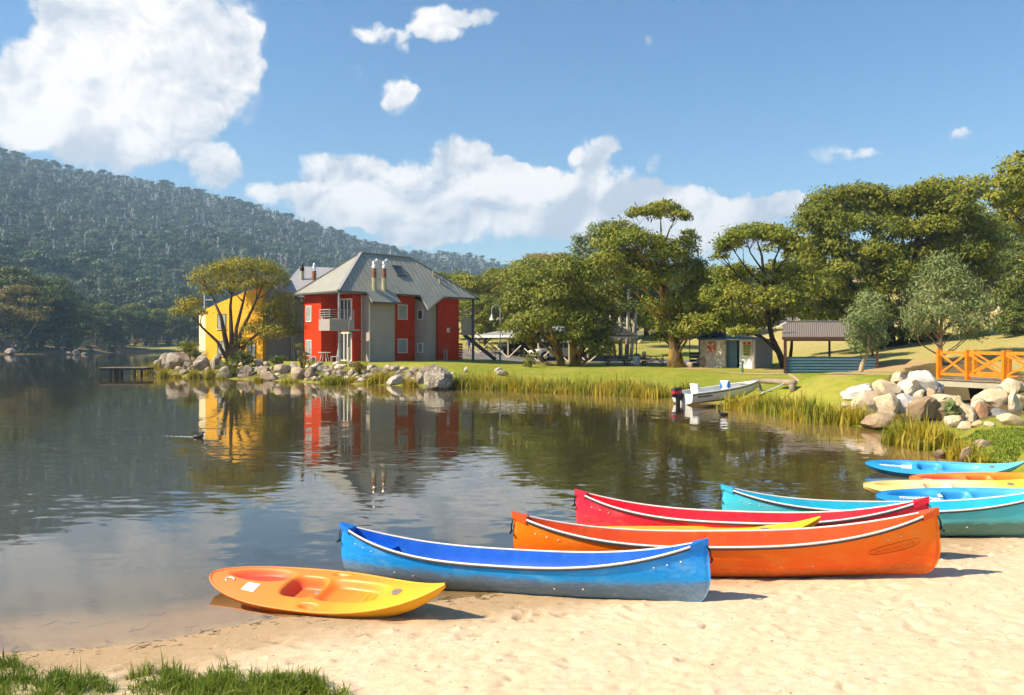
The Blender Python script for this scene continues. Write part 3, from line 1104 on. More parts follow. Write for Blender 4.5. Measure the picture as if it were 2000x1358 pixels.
def build_far_shore_trees():
    rows = [  # px of the trunk, row of the crown top, distance, mesh, leaf
        (-30, 520, 200, MB1, "dark"), (10, 512, 204, MU, "shore"), (45, 560, 198, MU, "rust"), (80, 545, 206, MB1, "dark"), (112, 548, 212, MB1, "dark"),
        (140, 585, 206, MB1, "dark"), (165, 600, 235, MU, "shore"), (190, 598, 246, MB1, "dark"), (212, 592, 262, MU, "shore"), (238, 606, 250, MB1, "shore"),
        (262, 596, 274, MU, "shore"), (285, 606, 270, MB1, "dark"), (305, 600, 276, MU, "olive"), (328, 604, 272, MB1, "shore"), (350, 600, 290, MU, "olive"),
        (372, 608, 280, MB1, "shore"), (395, 600, 286, MU, "shore"), (420, 610, 280, MB1, "dark"),
        (25, 612, 197, MU, "shore"), (60, 618, 199, MB1, "shore"), (150, 640, 203, MB1, "dark"), (225, 645, 240, MB1, "dark")]
    rows.sort()
    for i, (px, top, Y, me, lf) in enumerate(rows):
        x = (px - CX) * Y / F
        z = max(hz(x, Y), .3)
        H = CH + (HY - top) * Y / F - z
        lab = {"dark": "dark green", "shore": "dull green", "olive": "yellow green", "rust": "rusty green"}[lf]
        shp = "flat-topped" if me is MU else "bushy"
        place_tree(me, (x, Y, z), H / 9.6, rnd.uniform(0, 6.28), f"{lab} {shp} tree on the far lake shore, {ordinal(i)} from the left", "trees on the far lake shore", lf)
    rows = [(893, 528, 95, MB2, "olive"), (925, 545, 88, MU2, "olive"), (955, 533, 104, MB2, "rust"), (985, 528, 112, MU2, "green"), (1012, 520, 100, MB2, "olive"), (1040, 506, 118, MU2, "olive"),
            (1075, 490, 122, MU2, "rust"), (1000, 560, 84, MB2, "green"), (948, 575, 82, MB2, "green"), (1190, 500, 95, MB2, "green"), (1238, 560, 98, MB2, "dark"),
            (1262, 520, 100, MB2, "green"), (1375, 515, 92, MB2, "dark"), (1410, 530, 100, MU2, "olive"), (1570, 460, 88, MB2, "green"), (1600, 520, 84, MB2, "dark"),
            (1935, 425, 92, MU2, "blue"), (1965, 440, 82, MB2, "dark"), (1905, 480, 84, MB2, "dark"), (2010, 460, 78, MB2, "dark"), (1860, 362, 98, MU2, "olive"), (1145, 560, 90, MB2, "dark"), (1105, 600, 88, MB2, "dark"),
            (1330, 560, 96, MB2, "dark"), (1460, 600, 90, MB2, "dark"), (1520, 560, 98, MB2, "green")]
    rows.sort()
    for i, (px, top, Y, me, lf) in enumerate(rows):
        x = (px - CX) * Y / F
        z = hz(x, Y)
        H = CH + (HY - top) * Y / F - z
        lab = {"dark": "dark green", "green": "mid green", "olive": "olive green", "rust": "rusty olive", "blue": "blue grey"}[lf]
        shp = "flat-topped" if me is MU2 else "bushy"
        where = "above the carport" if px < 1240 else ("behind the small hut" if px < 1530 else "behind the picnic shelter" if px < 1880 else "on the slope behind the orange bridge")
        place_tree(me, (x, Y, z - .1), H / 9.6, rnd.uniform(0, 6.28), f"{lab} {shp} tree {where}, {ordinal(i)} from left", "background trees on the right shore", lf)


build_far_shore_trees()


def build_main_trees():
    r = random.Random(11)
    # the golden multi-stemmed gum before the yellow house
    Y = 61.0
    pads = px_pads([(398, 548, 24, 17), (425, 534, 28, 16), (455, 524, 30, 15), (490, 520, 32, 15), (520, 530, 28, 16), (545, 552, 20, 18), (410, 572, 18, 9), (470, 548, 30, 10), (505, 556, 28, 12),
                    (448, 562, 24, 8), (548, 588, 24, 16), (530, 610, 22, 15), (558, 618, 26, 18), (535, 650, 26, 15), (498, 645, 24, 16), (478, 668, 20, 9), (366, 604, 22, 20), (378, 590, 14, 12), (560, 642, 18, 14), (395, 612, 12, 8)], Y, 1.0, 1)
    b = (452, 700)
    trunks = [trunk_px([(*b, .24), (440, 660, .19), (432, 620, .13), (415, 580, .06)], Y), trunk_px([(b[0] + 3, b[1], .24), (452, 650, .17), (450, 600, .11), (455, 550, .05)], Y),
              trunk_px([(b[0] + 5, b[1], .22), (470, 650, .15), (490, 610, .1), (512, 560, .05)], Y), trunk_px([(b[0], b[1], .18), (425, 668, .12), (395, 640, .08), (372, 612, .04)], Y),
              trunk_px([(b[0] + 6, b[1], .2), (480, 670, .13), (520, 640, .09), (548, 605, .05)], Y), trunk_px([(b[0] + 2, b[1], .2), (462, 640, .14), (475, 590, .09), (485, 545, .05)], Y)]
    tree("gum_tree", "golden multi-stemmed gum tree growing before the yellow house", trunks, pads, "gold", "brown", 40, .30, .10, 21, 6, .1, spread=.30, up=-.4, flat=.8)
    # tree over the parked cars
    Y = 60
    L = [(1025, 565, 34, 22), (1062, 548, 36, 22), (1105, 530, 38, 22), (1148, 545, 36, 24), (1178, 575, 28, 24), (1015, 605, 30, 24), (1052, 592, 36, 24), (1095, 575, 40, 26), (1140, 590, 38, 26),
         (1185, 612, 24, 24), (1012, 640, 28, 20), (1048, 632, 36, 24), (1092, 622, 40, 26), (1140, 632, 38, 26), (1180, 650, 26, 22), (1030, 662, 26, 14), (1070, 660, 30, 16), (1150, 668, 32, 20), (1175, 685, 24, 18), (1120, 655, 28, 16)]
    trunks = [trunk_px([(1097, 706, .35), (1090, 675, .24), (1072, 640, .16), (1060, 590, .08)], Y), trunk_px([(1122, 708, .38), (1120, 680, .28), (1125, 640, .18), (1110, 570, .08)], Y), trunk_px([(1126, 708, .25), (1138, 670, .16), (1150, 620, .1), (1155, 570, .05)], Y)]
    tree("gum_tree", "broad olive gum tree over the white parked car", trunks, px_pads(L, Y, 3.0, 2), "green", "gold", 44, .42, .15, 22, 2, .16)
    # tall gum with the dark flared base
    Y = 57
    L = [(1262, 418, 30, 13), (1295, 410, 32, 13), (1325, 424, 22, 10), (1212, 455, 34, 20), (1190, 480, 28, 18), (1235, 470, 34, 20), (1185, 510, 26, 18), (1225, 505, 34, 20), (1275, 478, 26, 18), (1300, 500, 34, 24),
         (1345, 465, 16, 13), (1335, 490, 26, 20), (1265, 530, 34, 24), (1310, 545, 34, 26), (1352, 530, 28, 26), (1240, 545, 26, 20), (1370, 565, 24, 26), (1285, 605, 30, 22), (1330, 600, 34, 28), (1275, 630, 24, 20), (1310, 640, 34, 24), (1350, 640, 30, 24),
         (1296, 660, 24, 12), (1365, 610, 24, 26), (1340, 655, 20, 10)]
    trunks = [trunk_px([(1320, 708, .72), (1319, 698, .52), (1317, 680, .36), (1312, 650, .3), (1301, 600, .25), (1290, 555, .2), (1268, 520, .14), (1240, 490, .08), (1222, 465, .04)], Y),
              trunk_px([(1320, 705, .4), (1312, 650, .25), (1302, 590, .2), (1298, 520, .13), (1292, 470, .08), (1290, 425, .04)], Y), trunk_px([(1320, 705, .36), (1322, 655, .2), (1332, 600, .14), (1340, 540, .08), (1342, 490, .04)], Y),
              trunk_px([(1300, 470, .07), (1310, 440, .05), (1322, 424, .025)], Y, -3.2)]
    trunks[3] = [(at(1296, 480, Y), .07), (at(1308, 448, Y), .05), (at(1320, 426, Y), .025)]
    tree("gum_tree", "tall gum with golden trunk and dark flared base near picnic tables", trunks, px_pads(L, Y, 2.4, 3), "olive", "gold", 50, .40, .14, 23, 3, .14)
    # the umbrella gum over the small hut
    Y = 53
    L = [(1425, 478, 28, 17), (1455, 460, 32, 17), (1490, 454, 34, 16), (1525, 462, 32, 18), (1550, 482, 24, 18), (1408, 500, 16, 14), (1415, 545, 26, 22), (1445, 535, 26, 18), (1540, 545, 34, 26), (1570, 560, 24, 24), (1500, 545, 26, 18),
         (1400, 580, 26, 22), (1440, 580, 34, 24), (1485, 590, 30, 22), (1530, 590, 32, 24), (1395, 618, 24, 20), (1432, 622, 36, 24), (1470, 630, 34, 22), (1425, 640, 32, 14), (1452, 648, 26, 10), (1560, 605, 26, 26), (1404, 632, 20, 14), (1510, 620, 22, 16)]
    trunks = [trunk_px([(1536, 708, .26), (1522, 690, .2), (1508, 660, .17), (1500, 620, .15), (1494, 560, .12), (1488, 500, .08), (1478, 468, .03)], Y), trunk_px([(1538, 708, .2), (1520, 688, .15), (1490, 660, .1), (1450, 645, .05)], Y),
              [(at(1500, 610, Y), .12), (at(1508, 560, Y), .1), (at(1514, 505, Y), .06), (at(1530, 470, Y), .03)], trunk_px([(1540, 708, .14), (1546, 680, .1), (1548, 640, .06), (1548, 590, .03)], Y)]
    tree("gum_tree", "umbrella-topped gum leaning over the small hut", trunks, px_pads(L, Y, 2.2, 4), "olive", "dark", 54, .38, .135, 24, 4, .13)
    # the giant
    Y = 61
    L = []
    for y, xs, rx, rz in ((385, (1625, 1668, 1712, 1758, 1802, 1842), 30, 16), (412, (1600, 1645, 1690, 1738, 1785, 1830, 1872), 32, 20), (448, (1585, 1630, 1680, 1732, 1785, 1838, 1888, 1912), 32, 22), (490, (1588, 1635, 1690, 1745, 1800, 1850, 1898, 1925), 32, 22),
                          (530, (1592, 1640, 1695, 1750, 1800, 1850, 1905), 32, 22), (572, (1590, 1635, 1690, 1745, 1800, 1860), 32, 22), (612, (1600, 1650, 1700, 1755, 1810), 30, 22), (645, (1585, 1625, 1665, 1705), 28, 18), (660, (1770, 1820), 22, 14)):
        for x in xs:
            L.append((x + r.uniform(-10, 10), y + r.uniform(-9, 9), rx * r.uniform(.85, 1.2), rz * r.uniform(.9, 1.3), r.uniform(-3.6, 3.0) * (0.5 if y < 420 else 1)))
    trunks = [trunk_px([(1738, 722, .5), (1742, 680, .36), (1735, 600, .26), (1715, 500, .15), (1700, 420, .05)], Y, .3), trunk_px([(1758, 722, .55), (1762, 680, .4), (1775, 590, .3), (1790, 480, .16), (1800, 410, .06)], Y + .6),
              trunk_px([(1806, 718, .45), (1815, 670, .34), (1835, 580, .22), (1860, 480, .1)], Y + 1), trunk_px([(1722, 720, .3), (1710, 660, .2), (1670, 580, .13), (1640, 480, .06)], Y - 1), trunk_px([(1785, 720, .4), (1790, 650, .3), (1780, 560, .2), (1760, 450, .08)], Y + 1.5)]
    tree("gum_tree", "huge dense domed gum tree behind the picnic shelter", trunks, px_pads(L, Y, 4, 5), "green", "dark", 46, .42, .15, 25, 2, .2, up=-.4, spread=.22)
    # slim young gum before the shelter
    Y = 41
    L = [(1695, 588, 20, 14), (1678, 605, 18, 14), (1712, 605, 18, 16), (1692, 622, 22, 15), (1668, 630, 16, 14), (1716, 635, 18, 16), (1690, 645, 22, 16), (1665, 655, 14, 13), (1718, 660, 14, 14), (1698, 672, 18, 12), (1675, 676, 14, 11)]
    trunks = [trunk_px([(1678, 730, .15), (1684, 712, .11), (1696, 688, .085), (1698, 650, .055), (1696, 600, .02)], Y, .05), [(at(1694, 692, Y), .07), (at(1706, 670, Y), .05), (at(1714, 630, Y), .02)], [(at(1694, 692, Y), .06), (at(1680, 670, Y), .04), (at(1672, 640, Y), .015)]]
    tree("gum_tree", "slim young gum with leaning cream trunk before the blue shelter wall", trunks, px_pads(L, Y, .8, 6), "young", "cream", 105, .27, .075, 26, 4, .05, up=-.8, spread=.34, flat=.9, droop=.9)
    # young gum by the bridge
    Y = 46
    L = [(1835, 515, 24, 16), (1855, 535, 26, 16), (1815, 545, 26, 18), (1880, 560, 26, 18), (1845, 565, 28, 18), (1800, 580, 24, 18), (1905, 595, 26, 20), (1870, 600, 26, 18), (1830, 605, 28, 18), (1790, 610, 22, 18), (1915, 630, 24, 16), (1880, 635, 26, 16), (1800, 640, 20, 16), (1895, 655, 20, 10), (1780, 630, 14, 14)]
    trunks = [trunk_px([(1838, 712, .17), (1836, 680, .13), (1838, 640, .1), (1842, 590, .07), (1838, 525, .02)], Y, .1), [(at(1838, 655, Y), .08), (at(1856, 630, Y), .055), (at(1880, 610, Y), .03), (at(1900, 595, Y), .015)],
              [(at(1837, 650, Y), .08), (at(1825, 620, Y), .06), (at(1812, 585, Y), .03), (at(1805, 560, Y), .015)], [(at(1838, 668, Y), .06), (at(1820, 645, Y), .04), (at(1795, 625, Y), .015)]]
    tree("gum_tree", "open young gum with pinkish branches left of the orange bridge", trunks, px_pads(L, Y, 1.6, 7), "young", "pink", 64, .34, .085, 27, 4, .05, up=-.8, spread=.32, flat=.9, droop=1.0)
    # right edge gum
    Y = 50
    L = [(1990, 330, 34, 22), (2025, 345, 36, 24), (1968, 358, 24, 18), (2010, 375, 36, 22), (1942, 385, 20, 12), (1965, 395, 26, 18), (2000, 410, 30, 20), (2045, 395, 36, 26), (1975, 425, 18, 12), (2030, 440, 34, 22), (2070, 430, 36, 30), (2060, 360, 36, 26), (2090, 490, 40, 30), (2040, 500, 30, 22)]
    trunks = [trunk_px([(2075, 700, .35), (2070, 600, .28), (2050, 500, .2), (2020, 420, .12), (2000, 360, .05)], Y), [(at(2058, 530, Y), .16), (at(2010, 450, Y), .1), (at(1970, 405, Y), .05), (at(1945, 390, Y), .02)]]
    tree("gum_tree", "tall gum reaching into frame at upper right edge", trunks, px_pads(L, Y, 2.2, 8), "olive", "brown", 46, .42, .15, 28, 3, .14)
    # dark understorey at right
    Y = 56
    L = [(1965, 590, 30, 24), (1995, 560, 30, 26), (1985, 620, 30, 24), (2020, 600, 30, 26), (1970, 640, 22, 16), (2000, 650, 28, 18), (1990, 520, 28, 22), (2025, 540, 30, 26)]
    trunks = [trunk_px([(1995, 685, .2), (1994, 630, .14), (1990, 570, .07)], Y)]
    tree("gum_tree", "dark bushy tree on the slope at right edge", trunks, px_pads(L, Y, 1.8, 9), "dark", "brown", 42, .4, .14, 29, 2, .1)
    # blue-grey tree behind the tall gum
    Y = 82
    L = [(1145, 480, 20, 18), (1165, 455, 16, 14), (1135, 505, 20, 18), (1165, 500, 24, 20), (1190, 470, 18, 16), (1150, 530, 26, 18), (1185, 520, 24, 20), (1130, 470, 10, 10), (1175, 440, 9, 8)]
    trunks = [trunk_px([(1165, 690, .3), (1165, 600, .24), (1162, 520, .14), (1166, 460, .04)], Y)]
    tree("gum_tree", "blue grey gum standing above the olive trees mid right", trunks, px_pads(L, Y, 1.8, 10), "blue", "pale", 26, .55, .2, 30, 3, .12, spread=.34, up=-.8)
    # bare-stemmed trees with pale trunks
    Y = 74
    L = [(1195, 530, 26, 20), (1230, 520, 28, 22), (1212, 560, 28, 20), (1245, 560, 24, 22), (1190, 580, 20, 16), (1240, 600, 22, 18)]
    trunks = [trunk_px([(1212, 692, .2), (1212, 640, .16), (1208, 590, .12), (1200, 540, .05)], Y), trunk_px([(1224, 692, .22), (1226, 640, .17), (1228, 580, .12), (1232, 525, .05)], Y), trunk_px([(1232, 692, .17), (1238, 640, .13), (1244, 580, .08)], Y), trunk_px([(1202, 692, .14), (1196, 650, .1), (1190, 600, .06)], Y)]
    tree("gum_tree", "group-stemmed gum with bare pale trunks beside the carport gable", trunks, px_pads(L, Y, 1.8, 11), "dark", "pale", 30, .5, .18, 31, 3, .1)


build_main_trees()


# ------------------------------------------------------------------ haze in the valley air
def build_haze():
    m = bpy.data.materials.new("haze_air")
    m.use_nodes = True
    g = NT(m.node_tree)
    g.n.remove(g.n["Principled BSDF"])
    pv = g.new("ShaderNodeVolumePrincipled")
    g.put(pv.inputs["Color"], (0.46, 0.72, 1.0, 1))
    pv.inputs["Density"].default_value = 0.00036
    pv.inputs["Anisotropy"].default_value = 0.1
    g.l.new(pv.outputs[0], g.n["Material Output"].inputs["Volume"])
    mb = MB().box(-1750, 1750, -350, 1850, -4, 266)
    o = mb.build("haze", m)
    tag(o, kind="stuff")


build_haze()


# ------------------------------------------------------------------ paints
RED = plain("red_render", (0.50, 0.038, 0.004), 0.8, 0.10, 1.5, 0.004, 25, spec=0.15, dirt=(0.34, 0.03, 0.012), dirt_amt=0.25)
GREY = plain("warm_grey_render", (0.36, 0.315, 0.285), 0.8, 0.06, 1.2, 0.004, 25, dirt=(0.26, 0.23, 0.2), dirt_amt=0.3)
DGREY = plain("charcoal_cladding", (0.10, 0.098, 0.10), 0.6, 0.1, 2.0)
RECESS_SHADE = plain("recess_shade_grey", (0.06, 0.052, 0.066), 0.7, 0.1, 2.0)  # shade of the recess put into a dark purple-grey wall colour
YELLOW = plain("yellow_render", (0.78, 0.40, 0.012), 0.75, 0.05, 1.2, 0.003, 25, dirt=(0.6, 0.33, 0.05), dirt_amt=0.25)
CREAM = plain("cream_render", (0.72, 0.60, 0.36), 0.75, 0.05, 1.5)
ROOF = plain("grey_green_roof_sheet", (0.31, 0.305, 0.25), 0.42, 0.07, 0.8, dirt=(0.2, 0.18, 0.14), dirt_amt=0.3, metal=0.0)
ROOF2 = plain("pale_grey_roof_sheet", (0.32, 0.31, 0.31), 0.4, 0.06, 0.8)
WHITE = plain("white_paint", (0.74, 0.73, 0.70), 0.45, 0.04, 4.0, dirt=(0.5, 0.45, 0.38), dirt_amt=0.2)
IVORY = plain("ivory_steel", (0.66, 0.58, 0.42), 0.5, 0.05, 4.0)
STEEL = plain("grey_steel", (0.34, 0.36, 0.37), 0.4, 0.08, 6.0, metal=0.3)
SILVER = plain("bare_metal", (0.72, 0.72, 0.72), 0.28, 0.1, 8.0, metal=0.9)
RUST = plain("rusty_flue", (0.24, 0.095, 0.035), 0.7, 0.3, 3.0)
SOOT = plain("black_metal", (0.014, 0.014, 0.016), 0.5, 0.2, 5.0)
TIMBER = plain("weathered_timber", (0.30, 0.235, 0.165), 0.85, 0.25, 4.0, 0.004, 30, dirt=(0.1, 0.07, 0.05), dirt_amt=0.5)
BROWN = plain("brown_steel", (0.115, 0.05, 0.034), 0.55, 0.12, 4.0)
ORANGE_TIMBER = plain("orange_stained_timber", (0.72, 0.215, 0.006), 0.5, 0.14, 5.0, 0.002, 40, dirt=(0.5, 0.12, 0.01), dirt_amt=0.4)
TEAL = plain("blue_corrugated_paint", (0.085, 0.175, 0.235), 0.45, 0.08, 3.0, dirt=(0.2, 0.2, 0.18), dirt_amt=0.25)
CONC = plain("concrete", (0.42, 0.38, 0.31), 0.9, 0.1, 2.0, 0.003, 30)
ASPHALT = plain("asphalt", (0.17, 0.16, 0.15), 0.95, 0.12, 1.0, 0.004, 60)
BEIGE = plain("bridge_beam_paint", (0.42, 0.385, 0.27), 0.7, 0.1, 1.5, dirt=(0.25, 0.2, 0.13), dirt_amt=0.4)


def glass_material():
    m, g, b, out = new_mat("window_glass")
    g.put(b.inputs["Base Color"], (0.05, 0.06, 0.07, 1))
    b.inputs["Roughness"].default_value = 0.06
    b.inputs["Specular IOR Level"].default_value = 0.9
    return m


GLASS = glass_material()
CURTAIN = plain("grey_blind_behind_glass", (0.30, 0.33, 0.32), 0.25, 0.1, 3.0, spec=0.8)


def window(parent, c, r, n, w, h, frame=WHITE, glass=GLASS, bars=(), t=0.06, proud=0.05, name="window"):
    """frame bars standing proud of the wall, pane set back inside them; bars = positions across (0..1)"""
    c, r, n = Vector(c), Vector(r).normalized(), Vector(n).normalized()
    u = Vector((0, 0, 1))
    mb = MB()
    q = n * (proud / 2)
    for s in (-1, 1):
        mb.bar(c + r * (s * (w - t) / 2) - u * (h / 2) + q, c + r * (s * (w - t) / 2) + u * (h / 2) + q, t, proud, n)
        mb.bar(c + u * (s * (h - t) / 2) - r * (w / 2 - t) + q, c + u * (s * (h - t) / 2) + r * (w / 2 - t) + q, proud - .004, t, u)
    for k in bars:
        p = c + r * ((k - .5) * (w - 2 * t)) + q
        mb.bar(p - u * (h / 2 - t), p + u * (h / 2 - t), t, proud - .01, n)
    f = mb.build(name, frame, parent)
    pb = MB()
    pb.bar(c - r * (w / 2 - t * .8) + n * .012, c + r * (w / 2 - t * .8) + n * .012, .016, h - t * 1.6, u)
    pb.build("pane", glass, f)
    return f


def text_mesh(body, size, bold=0.0):
    cu = bpy.data.curves.new("lettering", "FONT")
    cu.body = body
    cu.size = size
    cu.align_x = "CENTER"
    cu.align_y = "CENTER"
    cu.offset = bold
    cu.resolution_u = 3
    o = bpy.data.objects.new("lettering", cu)
    COL.objects.link(o)
    bpy.context.view_layer.update()
    me = bpy.data.meshes.new_from_object(o.evaluated_get(bpy.context.evaluated_depsgraph_get()))
    V = np.array([v.co[:] for v in me.vertices]).reshape(-1, 3)
    Fc = [tuple(p.vertices) for p in me.polygons]
    bpy.data.objects.remove(o)
    bpy.data.curves.remove(cu)
    bpy.data.meshes.remove(me)
    return V, Fc


# ------------------------------------------------------------------ the red and grey lodge
C0 = Vector((-12.2, 56.0, 0))
U = Vector((0.688, 0.7257, 0))
Vv = Vector((-0.7257, 0.688, 0))


def AB(a, b, z):
    return C0 + U * a + Vv * b + Vector((0, 0, z))


def build_red_house():
    G0 = 0.9
    t = thing("red_house", "two-storey red and grey lodge with hipped grey roof beside the lake", "house", tuple(AB(6, 2.9, 1.1)))
    T = AB
    red = MB().box(.5, .7, 2.95, 5.2, G0, 6.2, T).box(.7, 1.77, 2.95, 3.15, G0, 6.2, T).box(1.77, 1.97, .8, 3.15, G0, 6.2, T).box(1.97, 2.59, .8, 1.0, G0, 6.2, T)
    red.build("wall", RED, t)["label"] = "red walls round the corner balcony"
    MB().box(2.59, 4.9, -.1, 1.0, G0, 6.08, T).build("wall", GREY, t)["label"] = "projecting grey chimney bay"
    MB().box(4.9, 7.56, .8, 1.0, G0, 6.2, T).build("wall", RED, t)["label"] = "red wall between the grey bays"
    P = [(7.56, .98), (7.55, -.75), (9.94, .98)]
    zt = [6.2, 5.36, 6.2]
    MB().add([AB(a, b, G0) for a, b in P] + [AB(a, b, z) for (a, b), z in zip(P, zt)], [(0, 1, 4, 3), (1, 2, 5, 4), (2, 0, 3, 5), (3, 4, 5), (0, 2, 1)]).build("wall", GREY, t)["label"] = "pointed grey bay"
    MB().box(9.94, 12.22, .8, 1.0, G0, 6.2, T).build("wall", RED, t)["label"] = "red wall at the right end"
    MB().box(12.02, 12.22, 1.0, 5.2, G0, 6.2, T).box(.7, 12.02, 5.0, 5.2, G0, 6.2, T).build("wall", GREY, t)
    # roof
    E, S, R0 = 6.28, 6.15, 9.48
    top = [AB(0, 0, E), AB(13.7, 0, E), AB(13.7, 5.8, E), AB(0, 5.8, E), AB(4, 2.9, R0), AB(8.87, 2.9, R0)]
    bot = [AB(0, 0, S), AB(13.7, 0, S), AB(13.7, 5.8, S), AB(0, 5.8, S)]
    rf = MB().add(top + bot, [(0, 1, 5, 4), (1, 2, 5), (2, 3, 4, 5), (3, 0, 4), (0, 6, 7, 1), (1, 7, 8, 2), (2, 8, 9, 3), (3, 9, 6, 0), (6, 9, 8, 7)])
    k = 1.1
    for poly in ([(2.4, .06), (2.4, -.66), (5.05, -.66), (5.05, .06)], [(7.38, .06), (7.38, -1.02), (10.0, .06)]):
        n = len(poly)
        vs = [AB(a, b, E + k * b + .012) for a, b in poly] + [AB(a, b, E + k * b - .13) for a, b in poly]
        rf.add(vs, [tuple(range(n)), tuple(range(n, 2 * n))[::-1]] + [(i, n + i, n + (i + 1) % n, (i + 1) % n) for i in range(n)])
    roof = rf.build("roof", ROOF, t)
    cap = MB()
    for a, b in ((top[0], top[4]), (top[1], top[5]), (top[3], top[4]), (top[2], top[5]), (top[4], top[5])):
        cap.bar(a + Vector((0, 0, .03)), b + Vector((0, 0, .03)), .22, .07)
    cap.build("ridge_cap", ROOF2, roof)
    gut = MB()
    for a0, a1 in ((-.06, 2.38), (5.06, 7.36), (10.0, 13.76)):
        MB().bar(AB(a0, -.07, 6.2), AB(a1, -.07, 6.2), .11, .12).build("gutter", DGREY, roof)
    gut.bar(AB(-.07, -.12, 6.2), AB(-.07, 5.8, 6.2), .11, .12)
    gut.build("gutter", DGREY, roof)
    gut = MB().bar(AB(2.36, -.72, 5.5), AB(5.08, -.72, 5.5), .11, .12)
    gut.build("gutter", DGREY, roof)
    seam = MB()
    for i in range(1, 30):
        a = 13.7 * i / 30
        zmax = 2.9 * min(1, a / 4, (13.7 - a) / 4.83)
        seam.bar(AB(a, 0.02, E + .02), AB(a, zmax - .05, E + k * (zmax - .05) + .02), .03, .03)
    seam.build("roof_seam", ROOF, roof)["kind"] = "stuff"
    for a, b, h in ((3.24, .2, 1.85), (4.18, .25, 1.85)):
        p = AB(a, b, 6.28 + 1.1 * b)
        fl = MB().lathe(p + Vector((0, 0, -.3)), [(.19, 0), (.19, 1.05), (.2, 1.06), (.2, 1.12), (.17, 1.13)], 14).build("flue", BEIGE, t)
        MB().lathe(p + Vector((0, 0, .83)), [(.17, 0), (.17, .72)], 14).build("rusty_sleeve", RUST, fl)
        MB().lathe(p + Vector((0, 0, 1.55)), [(.175, 0), (.175, .1), (.12, .22), (.12, .36), (.17, .38), (.1, .5), (.02, .56)], 14).bar(p + Vector((0, 0, 2.0)), p + Vector((.22, -.05, 2.26)), .03, .14).build("flue_cowl", SILVER, fl)
    p1, p2, p3 = AB(3.24, .2, 7.35), AB(4.18, .25, 7.35), AB(1.6, 1.0, 7.25)
    MB().tube([p3, p1, p2, AB(5.4, .6, 6.95)], .022, 6).build("flue_brace", SILVER, t)
    nrm = Vector((U.cross(Vv * .673 + Vector((0, 0, .74)))))
    sk = MB()
    def sl(a, b, o=0.0):
        return AB(a, b, E + k * b) + nrm.normalized() * o
    for (a0, b0, a1, b1) in ((6.25, 1.35, 7.15, 1.35), (6.25, 2.05, 7.15, 2.05), (6.25, 1.35, 6.25, 2.05), (7.15, 1.35, 7.15, 2.05)):
        sk.bar(sl(a0, b0, .06), sl(a1, b1, .06), .09, .12, nrm)
    s = sk.build("skylight", DGREY, t)
    MB().add([sl(6.29, 1.39, .09), sl(7.11, 1.39, .09), sl(7.11, 2.01, .09), sl(6.29, 2.01, .09)], [(0, 1, 2, 3)]).build("pane", GLASS, s)
    for a, b in ((10.2, 1.55), (10.35, .95)):
        MB().lathe(sl(a, b, -.1), [(.1, 0), (.1, .4), (.14, .42), (.14, .5)], 10).build("roof_vent", ROOF, t)
    # openings
    nF, nL = -Vv, -U
    window(t, AB(6.35, .8, 4.95), U, nF, .95, 1.15, WHITE, CURTAIN)
    window(t, AB(6.35, .8, 2.35), U, nF, .95, 1.1, WHITE, CURTAIN)
    dPr = (Vector(AB(7.55, -.75, 0)) - Vector(AB(7.56, .8, 0))).normalized()
    window(t, AB(7.555, .1, 4.75), dPr, nL, .62, .75, WHITE, GLASS)
    window(t, AB(7.555, .1, 2.2), dPr, nL, .62, .75, WHITE, CURTAIN)
    window(t, AB(.5, 4.55, 4.75), Vv, nL, .75, 1.2, WHITE, CURTAIN)
    window(t, AB(.5, 4.55, 2.2), Vv, nL, .75, 1.2, WHITE, CURTAIN)
    for z0, h in ((3.62, 2.2), (1.25, 2.1)):
        d = window(t, AB(1.77, 1.62, z0 + h / 2), Vv, nL, 1.5, h, WHITE, GLASS, (.33, .66), .09, .06, "sliding_door")
        MB().bar(AB(1.69, 1.32, z0 + .9), AB(1.69, 1.32, z0 + 1.15), .03).build("handle", STEEL, d)
    # corner balcony
    bl = MB().box(-.8, 1.77, -.1, 1.25, 3.43, 3.55, T).box(-.8, 1.27, -.1, -.02, 3.55, 4.24, T).box(-.8, -.72, -.02, 1.25, 3.55, 4.24, T).build("balcony", GREY, t)
    rl = MB()
    for z in (4.4, 4.56, 4.72, 4.9):
        rl.tube([AB(1.3, -.06, z), AB(-.76, -.06, z), AB(-.76, 1.25, z)], .022 if z < 4.9 else .035, 6)
    for a, b in ((1.25, -.06), (.5, -.06), (-.76, -.06), (-.76, .6), (-.76, 1.22)):
        rl.tube([AB(a, b, 4.2), AB(a, b, 4.9)], .022, 6)
    rl.build("railing", STEEL, bl)
    MB().tube([AB(.12, .12, 1.0), AB(.12, .12, 6.2)], .07, 10).build("post", STEEL, t)
    # right balcony and stair
    b2 = MB().box(12.22, 13.5, .5, 3.0, 3.3, 3.42, T).box(12.225, 13.5, .42, .5, 3.22, 4.67, T).build("balcony", GREY, t)
    MB().tube([AB(12.3, .46, 4.82), AB(13.45, .46, 4.82)], .03, 6).build("railing", SOOT, b2)
    MB().box(13.36, 13.52, .3, .44, .8, 6.2, T).build("post", DGREY, t)
    for a in (10.35, 10.62):
        MB().tube([AB(a, .5, .9), AB(a, .5, 2.05)], .07, 10).build("pipe", GREY, t)
    MB().box(11.55, 12.0, .66, .8, 1.75, 2.35, T).build("meter_box", RED, t)
    for i in range(7):
        MB().box(12.24, 12.7, .86 - .0, .9, 1.05 + i * .22, 1.23 + i * .22, T).build("slat", RED, t)
    sg = MB().box(10.9, 11.2, .77, .8, 3.45, 3.8, T).build("sign_plate", WHITE, t)
    V, Fc = text_mesh("8", .26)
    obj("lettering", [AB(11.05 + v[0], .765, 3.625 + v[1]) for v in V], Fc, DGREY, sg)
